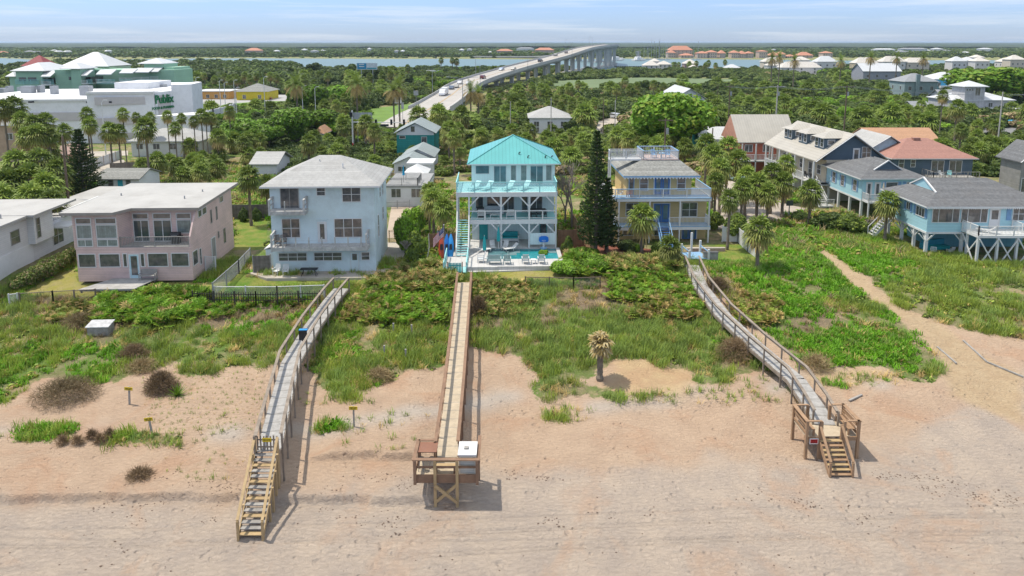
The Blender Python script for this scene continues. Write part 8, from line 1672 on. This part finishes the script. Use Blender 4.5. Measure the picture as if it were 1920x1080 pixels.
def tuft(seed,n,hgt,m_,lean=.45,w=.016,spread=.18):
    rs=np.random.RandomState(seed); V=[];F=[]
    for i in range(n):
        a=rs.uniform(0,6.28); b0=np.array([rs.normal()*spread,rs.normal()*spread,-.03]); d=np.array([math.cos(a)*lean*rs.rand(),math.sin(a)*lean*rs.rand(),1]); l=hgt*rs.uniform(.5,1.1); s=np.array([-math.sin(a),math.cos(a),0])*w; p1=b0+d*l*.55; p2=b0+d*l*.85+np.array([math.cos(a),math.sin(a),0])*l*.3*rs.rand()*2*lean; b=len(V); V+=[b0-s,b0+s,p1+s*.8,p1-s*.8,p2+s*.15,p2-s*.15]; F+=[(b,b+1,b+2,b+3),(b+3,b+2,b+4,b+5)]
    return mesh_np('tuft',V,np.array(F),m_)
def leafy(seed,n,rad,size,ms): return leafball(seed,n,rad,size,4,ms,.2)
TUF=[tuft(1,44,.55,L_GRS),tuft(2,44,.65,L_BLU,.5),tuft(3,36,.38,L_VIV,.7,.03),tuft(4,32,.38,L_STR,.9),tuft(5,30,.5,L_GRY,.8),leafy(6,90,(.5,.5,.28),.07,[L_VIV,L_YEL]),leafy(7,80,(.55,.55,.3),.08,[L_SCR,L_GRS]),leafy(8,70,(.5,.5,.3),.07,[L_YEL,L_STR])]
n=150000; x_=nr.uniform(-64,64,n); y_=nr.uniform(36.5,84,n); z_=H(x_,y_); ve,la,pa,ye,tw,ta,wh,PX,PY=masks(x_,y_,z_)
dens=np.clip(.2+2.2*(fbm(x_,y_,.35,4)-.34),0.14,1); ok=(ve>.5)&(la<.5)&(pa<.5)&(PY>488)&(nr.rand(n)<dens*np.where(PY>700,.5,.62)*np.where(tw>.5,.5,1))&~(((PX-1130)/48)**2+((PY-712)/30)**2<1)
# the head of the right dune reaches further back
ok|=(PX>1440)&(PY>410)&(PY<=500)&(pa<.5)&(nr.rand(n)<.75)&~((PX<1560)&(PY<432)); ok&=(y_<72)|(PX>1440)
ok&=free(x_,y_,z_,.15)
x_,y_,z_,tw,PX,PY=[a[ok] for a in (x_,y_,z_,tw,PX,PY)]; n=len(x_); c=fbm(x_,y_,.12,3); c2=fbm(x_+50,y_-20,.25,3); r_=nr.rand(n)
idx=np.where(r_<.5,0,1); idx=np.where((c>.5)&(r_<.8),2,idx); idx=np.where((c2>.55)&(r_>.25),5,idx); idx=np.where((c2<.36)&(r_>.4),6,idx); idx=np.where((r_>.86),3,idx); idx=np.where((tw>.5)&(r_>.3),np.where(r_>.7,4,3),idx)
mid=(PX>900)&(PX<1420)&(PY>580); idx=np.where(mid&(r_<.75),np.where(r_<.45,1,0),idx); rt=(PX>1440)&(PY<600); idx=np.where(rt&(r_>.85),7,idx); rt2=(PX>1330)&(PX<1700); idx=np.where(rt2&(c>.42)&(r_<.6),2,idx)
lf=(PX<240)&(PY>660); idx=np.where(lf&(r_>.3),np.where(r_>.8,7,2),idx)
scatter('dune_grass',"mixed green and straw coloured dune grass covering the slope",TUF,np.stack([x_,y_,z_],-1),nr.uniform(0,6.28,n),nr.uniform(.75,1.5,n),idx,.12)
# sparse sprouts on the sand, left slope
pts=[]
for a in range(26):
    for b in range(12):
        px,py=265+a*9.0+nr.uniform(-3,3)+b*1.5,700+b*9.5+nr.uniform(-3,3)
        if py>692+(490-px)*.02: pts.append(GT(px,py))
for k in range(170):
    px,py=nr.uniform(300,460),nr.uniform(835,900); 
    if k%4==0: pts.append(GT(px,py))
for (xa,xb,ya,yb,nn) in ((650,800,770,800,14),(640,780,800,850,14),(1180,1240,735,755,22),(1010,1110,765,790,22),(1330,1460,705,760,46),(1240,1330,730,760,20),(1560,1680,700,725,40),(600,700,730,760,18),(20,140,795,830,60),(195,345,812,838,70),(0,60,815,830,12),(350,440,780,830,8),(520,620,690,760,10)):
    for k in range(nn): pts.append(GT(nr.uniform(xa,xb),nr.uniform(ya,yb)))
P=np.array([tuple(p) for p in pts]); n=len(P); big=np.arange(n)>=26*12+40
scatter('beach_sprouts',"sparse sprigs of grass dotted over the bare sand",[tuft(11,12,.3,L_GRS,.8,.012,.05),tuft(12,10,.25,L_STR,.8,.012,.05),tuft(13,16,.4,L_BLU,.6,.014,.12)],P,nr.uniform(0,6,n),np.where(big,nr.uniform(.8,1.6,n),nr.uniform(.35,.75,n)),nr.randint(0,3,n))
# seaweed and shell debris
def blob(seed,flat=.35):
    rs=np.random.RandomState(seed); m=MB(); k=7; top=(0,0,flat*.12)
    ring=[(.12*math.cos(2*math.pi*i/k)*rs.uniform(.4,1.3),.09*math.sin(2*math.pi*i/k)*rs.uniform(.4,1.2),-.01) for i in range(k)]
    for i in range(k): m.poly([ring[i],ring[(i+1)%k],(rs.uniform(-.03,.03),rs.uniform(-.02,.02),flat*rs.uniform(.08,.16))])
    me=bpy.data.meshes.new('blob'); me.from_pydata(m.v,[],m.f); me.materials.append(mat('seaweed',(.15,.10,.07),.9,.3,5)); me.update(); return me
pts=[]
def wrack(xa,ya,xb,yb,spread,nn,clu=5):
    for k in range(nn//clu):
        u=nr.rand(); cx=xa+(xb-xa)*u; cy=ya+(yb-ya)*u+nr.normal()*spread
        for j in range(clu): pts.append(G(cx+nr.normal()*9,cy+nr.normal()*2.2,0))
wrack(600,935,780,1000,14,90); wrack(660,905,760,925,5,50); wrack(930,885,1060,905,5,60); wrack(1400,925,1560,945,8,40); wrack(1640,895,1720,893,4,60); wrack(1720,900,1900,940,9,200); wrack(1440,940,1700,975,8,60); wrack(170,960,480,940,14,90); wrack(300,905,440,935,8,50); wrack(0,990,250,1010,30,40); wrack(1020,975,1240,970,10,40)
for k in range(110): pts.append(G(nr.uniform(0,1920),nr.uniform(890,1070),0))
P=np.array([(p.x,p.y,hz(p.x,p.y)+.005) for p in pts]); n=len(P)
scatter('seaweed_debris',"dark flecks of dried seaweed strewn in broken lines over the beach",[blob(s) for s in range(4)],P,nr.uniform(-.6,.6,n),nr.uniform(.2,.75,n)**1.2,nr.randint(0,4,n))
# inland scrub canopy
CL=[leafball(60+i,900,(1,1,.8),.15,6,ms) for i,ms in enumerate(([L_SCR,L_YEL],[L_MGR,L_SCR],[L_BRI,L_YEL],[L_OAK,L_SCR],[L_GRY,L_MGR],[L_SAB,L_YEL]))]
CL+=[SAB[0],SAB[2]]
def field(nn,ya,yb,f):
    y=np.exp(nr.uniform(math.log(ya),math.log(yb),nn)); x=nr.uniform(-1,1,nn)*y*.86; z=H(x,y); zc=y*CP-(z-CAMZ)*SP; PX=960+FPX*x/zc; PY=CY-FPX*(y*SP+(z-CAMZ)*CP)/zc
    k=f(x,y,z,PX,PY)&(z>.35); return x[k],y[k],z[k],PX[k],PY[k]
x,y,z,PX,PY=field(26000,84,700,lambda x,y,z,PX,PY: free(x,y,z,1.0)&(PX>-120)&(PX<2040)&(PY<330)&~((PX<480)&(PY>262))&~((PX>1340)&(PX<1600)&(PY>300)))
n=len(x); c=fbm(x,y,.03,3); c2=fbm(x+500,y,.02,3); r_=nr.rand(n); idx=np.where(r_<.5,0,1); idx=np.where((c>.55)&(r_<.5),5,idx); idx=np.where((c2>.53)&(r_<.45),2,idx); idx=np.where((c<.43)|(r_>.84),3,idx); dark=(PX<560)&(PY<165); idx=np.where(dark&(r_<.7),3,idx); idx=np.where((c2<.33)&(r_>.6),4,idx); idx=np.where((PX>1000)&(PY<160)&(PX<1500)&(r_<.8),1,idx)
hs=np.where(dark,nr.uniform(3,6,n),nr.uniform(1.4,3.2,n))*np.where(y>350,1.25,1); hs=np.where((y<170),nr.uniform(1.0,2.2,n),hs); hs=np.where((np.abs(x-np.interp(y,[p.y for p in BPath[:130]],[p.x for p in BPath[:130]]))<26)&(y<420),np.minimum(hs,1.3),hs)
hs=np.where((PX>978)&(PX<1085)&(y>128)&(y<182),np.minimum(hs,.7),hs); hs=np.where((PX>1170)&(PX<1880)&(PY<150)&(PY>118)&(y<430),np.minimum(hs,1.6),hs)
pm=(nr.rand(n)<.035)&~dark&(PY>150)&(hs>.9); idx=np.where(pm,6+(r_>.5),idx); hs=np.where(pm,hs*.62,hs)
S=np.stack([hs*1.25,hs*1.25,hs*1.05],-1)
scatter('scrub_canopy',"unbroken scrub and mangrove canopy between the houses and the river",CL,np.stack([x,y,z+np.where(pm,hs*2.6,hs*.45)],-1),nr.uniform(0,6,n),S,idx)
x=nr.uniform(-75,75,30000); y=nr.uniform(70,132,30000); z=H(x,y); ve,la,pa,ye,tw,ta,wh,PX,PY=masks(x,y,z); ok=free(x,y,z,.5)&(la<.5)&(PX>-60)&(PX<1990)&(fbm(x,y,.14,3)>.36)&~((PX>436)&(PX<505)&(PY>395))&~((PX>715)&(PX<790)&(PY>350))&~((PX>1290)&(PX<1560)&(PY>415)&(PY<500)&(PX<1440)); ok&=~((PX>1040)&(PX<1350)&(PY>440)); x,y,z=x[ok],y[ok],z[ok]; n=len(x)
scatter('yard_undergrowth',"low mixed undergrowth and weeds in the yards around the houses",[TUF[5],TUF[6],TUF[7],TUF[2],TUF[3],TUF[4]],np.stack([x,y,z],-1),nr.uniform(0,6,n),nr.uniform(1.1,2.6,n),nr.choice([0,1,2,3,4,5],n,p=[.22,.28,.2,.14,.1,.06]),.1)
# far bank woods near edge
x,y,z,PX,PY=field(16000,1080,2600,lambda x,y,z,PX,PY:(PX>-100)&(PX<2020)); 
k=(y>1150)|(nr.rand(len(x))<.3); k&=~((PX>1250)&(PX<1570)&(y<1150)); x,y,z,PX=x[k],y[k],z[k],PX[k]; n=len(x); hs=nr.uniform(4,8,n); hs=np.where(y<1190,nr.uniform(1,3,n),hs)
scatter('far_woods',"low dark woods covering the far bank",[leafball(80+i,260,(1,1,.8),.26,5,ms) for i,ms in enumerate(([L_OAK,L_SCR],[L_SCR,L_OAK],[L_MGR,L_OAK]))],np.stack([x,y,z+hs*.4],-1),nr.uniform(0,6,n),np.stack([hs*1.5,hs*1.5,hs],-1),nr.randint(0,3,n))
# far forest sheet to the horizon
fx=np.linspace(-1,1,420); fy=np.geomspace(2300,26000,150); FX,FY=np.meshgrid(fx,fy); WX=FX*FY*.95
FZ=6+9*fbm(WX,FY,.011,4)+10*fbm(WX,FY,.0016,3)*np.clip((FY-2500)/4000,0,1); i=np.arange(FX.size).reshape(FX.shape)
q=np.stack([i[:-1,:-1],i[:-1,1:],i[1:,1:],i[1:,:-1]],-1).reshape(-1,4); me=mesh_np('far_forest',np.stack([WX,FY,FZ],-1),q,mat('far_canopy',(.05,.075,.03),.95,.3,.012,coord='World',col2=(.03,.045,.02)))
o=bpy.data.objects.new('far_forest',me); COL.objects.link(o); tag(o,"flat forest stretching to the horizon",kind='stuff')
# haze
hzb=MB().box(-27000,-60,-4.5,27000,27500,36).build('haze',None); hzb.data.materials.clear(); tag(hzb,"faint blue sea air",kind='stuff')
hm=bpy.data.materials.new('haze_air'); hm.use_nodes=True; nt=hm.node_tree; nt.nodes.clear(); ou=nt.nodes.new('ShaderNodeOutputMaterial'); pv=nt.nodes.new('ShaderNodeVolumePrincipled'); pv.inputs['Color'].default_value=(.66,.82,1,1); pv.inputs['Density'].default_value=.000065; pv.inputs['Anisotropy'].default_value=.2; nt.links.new(pv.outputs[0],ou.inputs['Volume']); hzb.data.materials.append(hm)
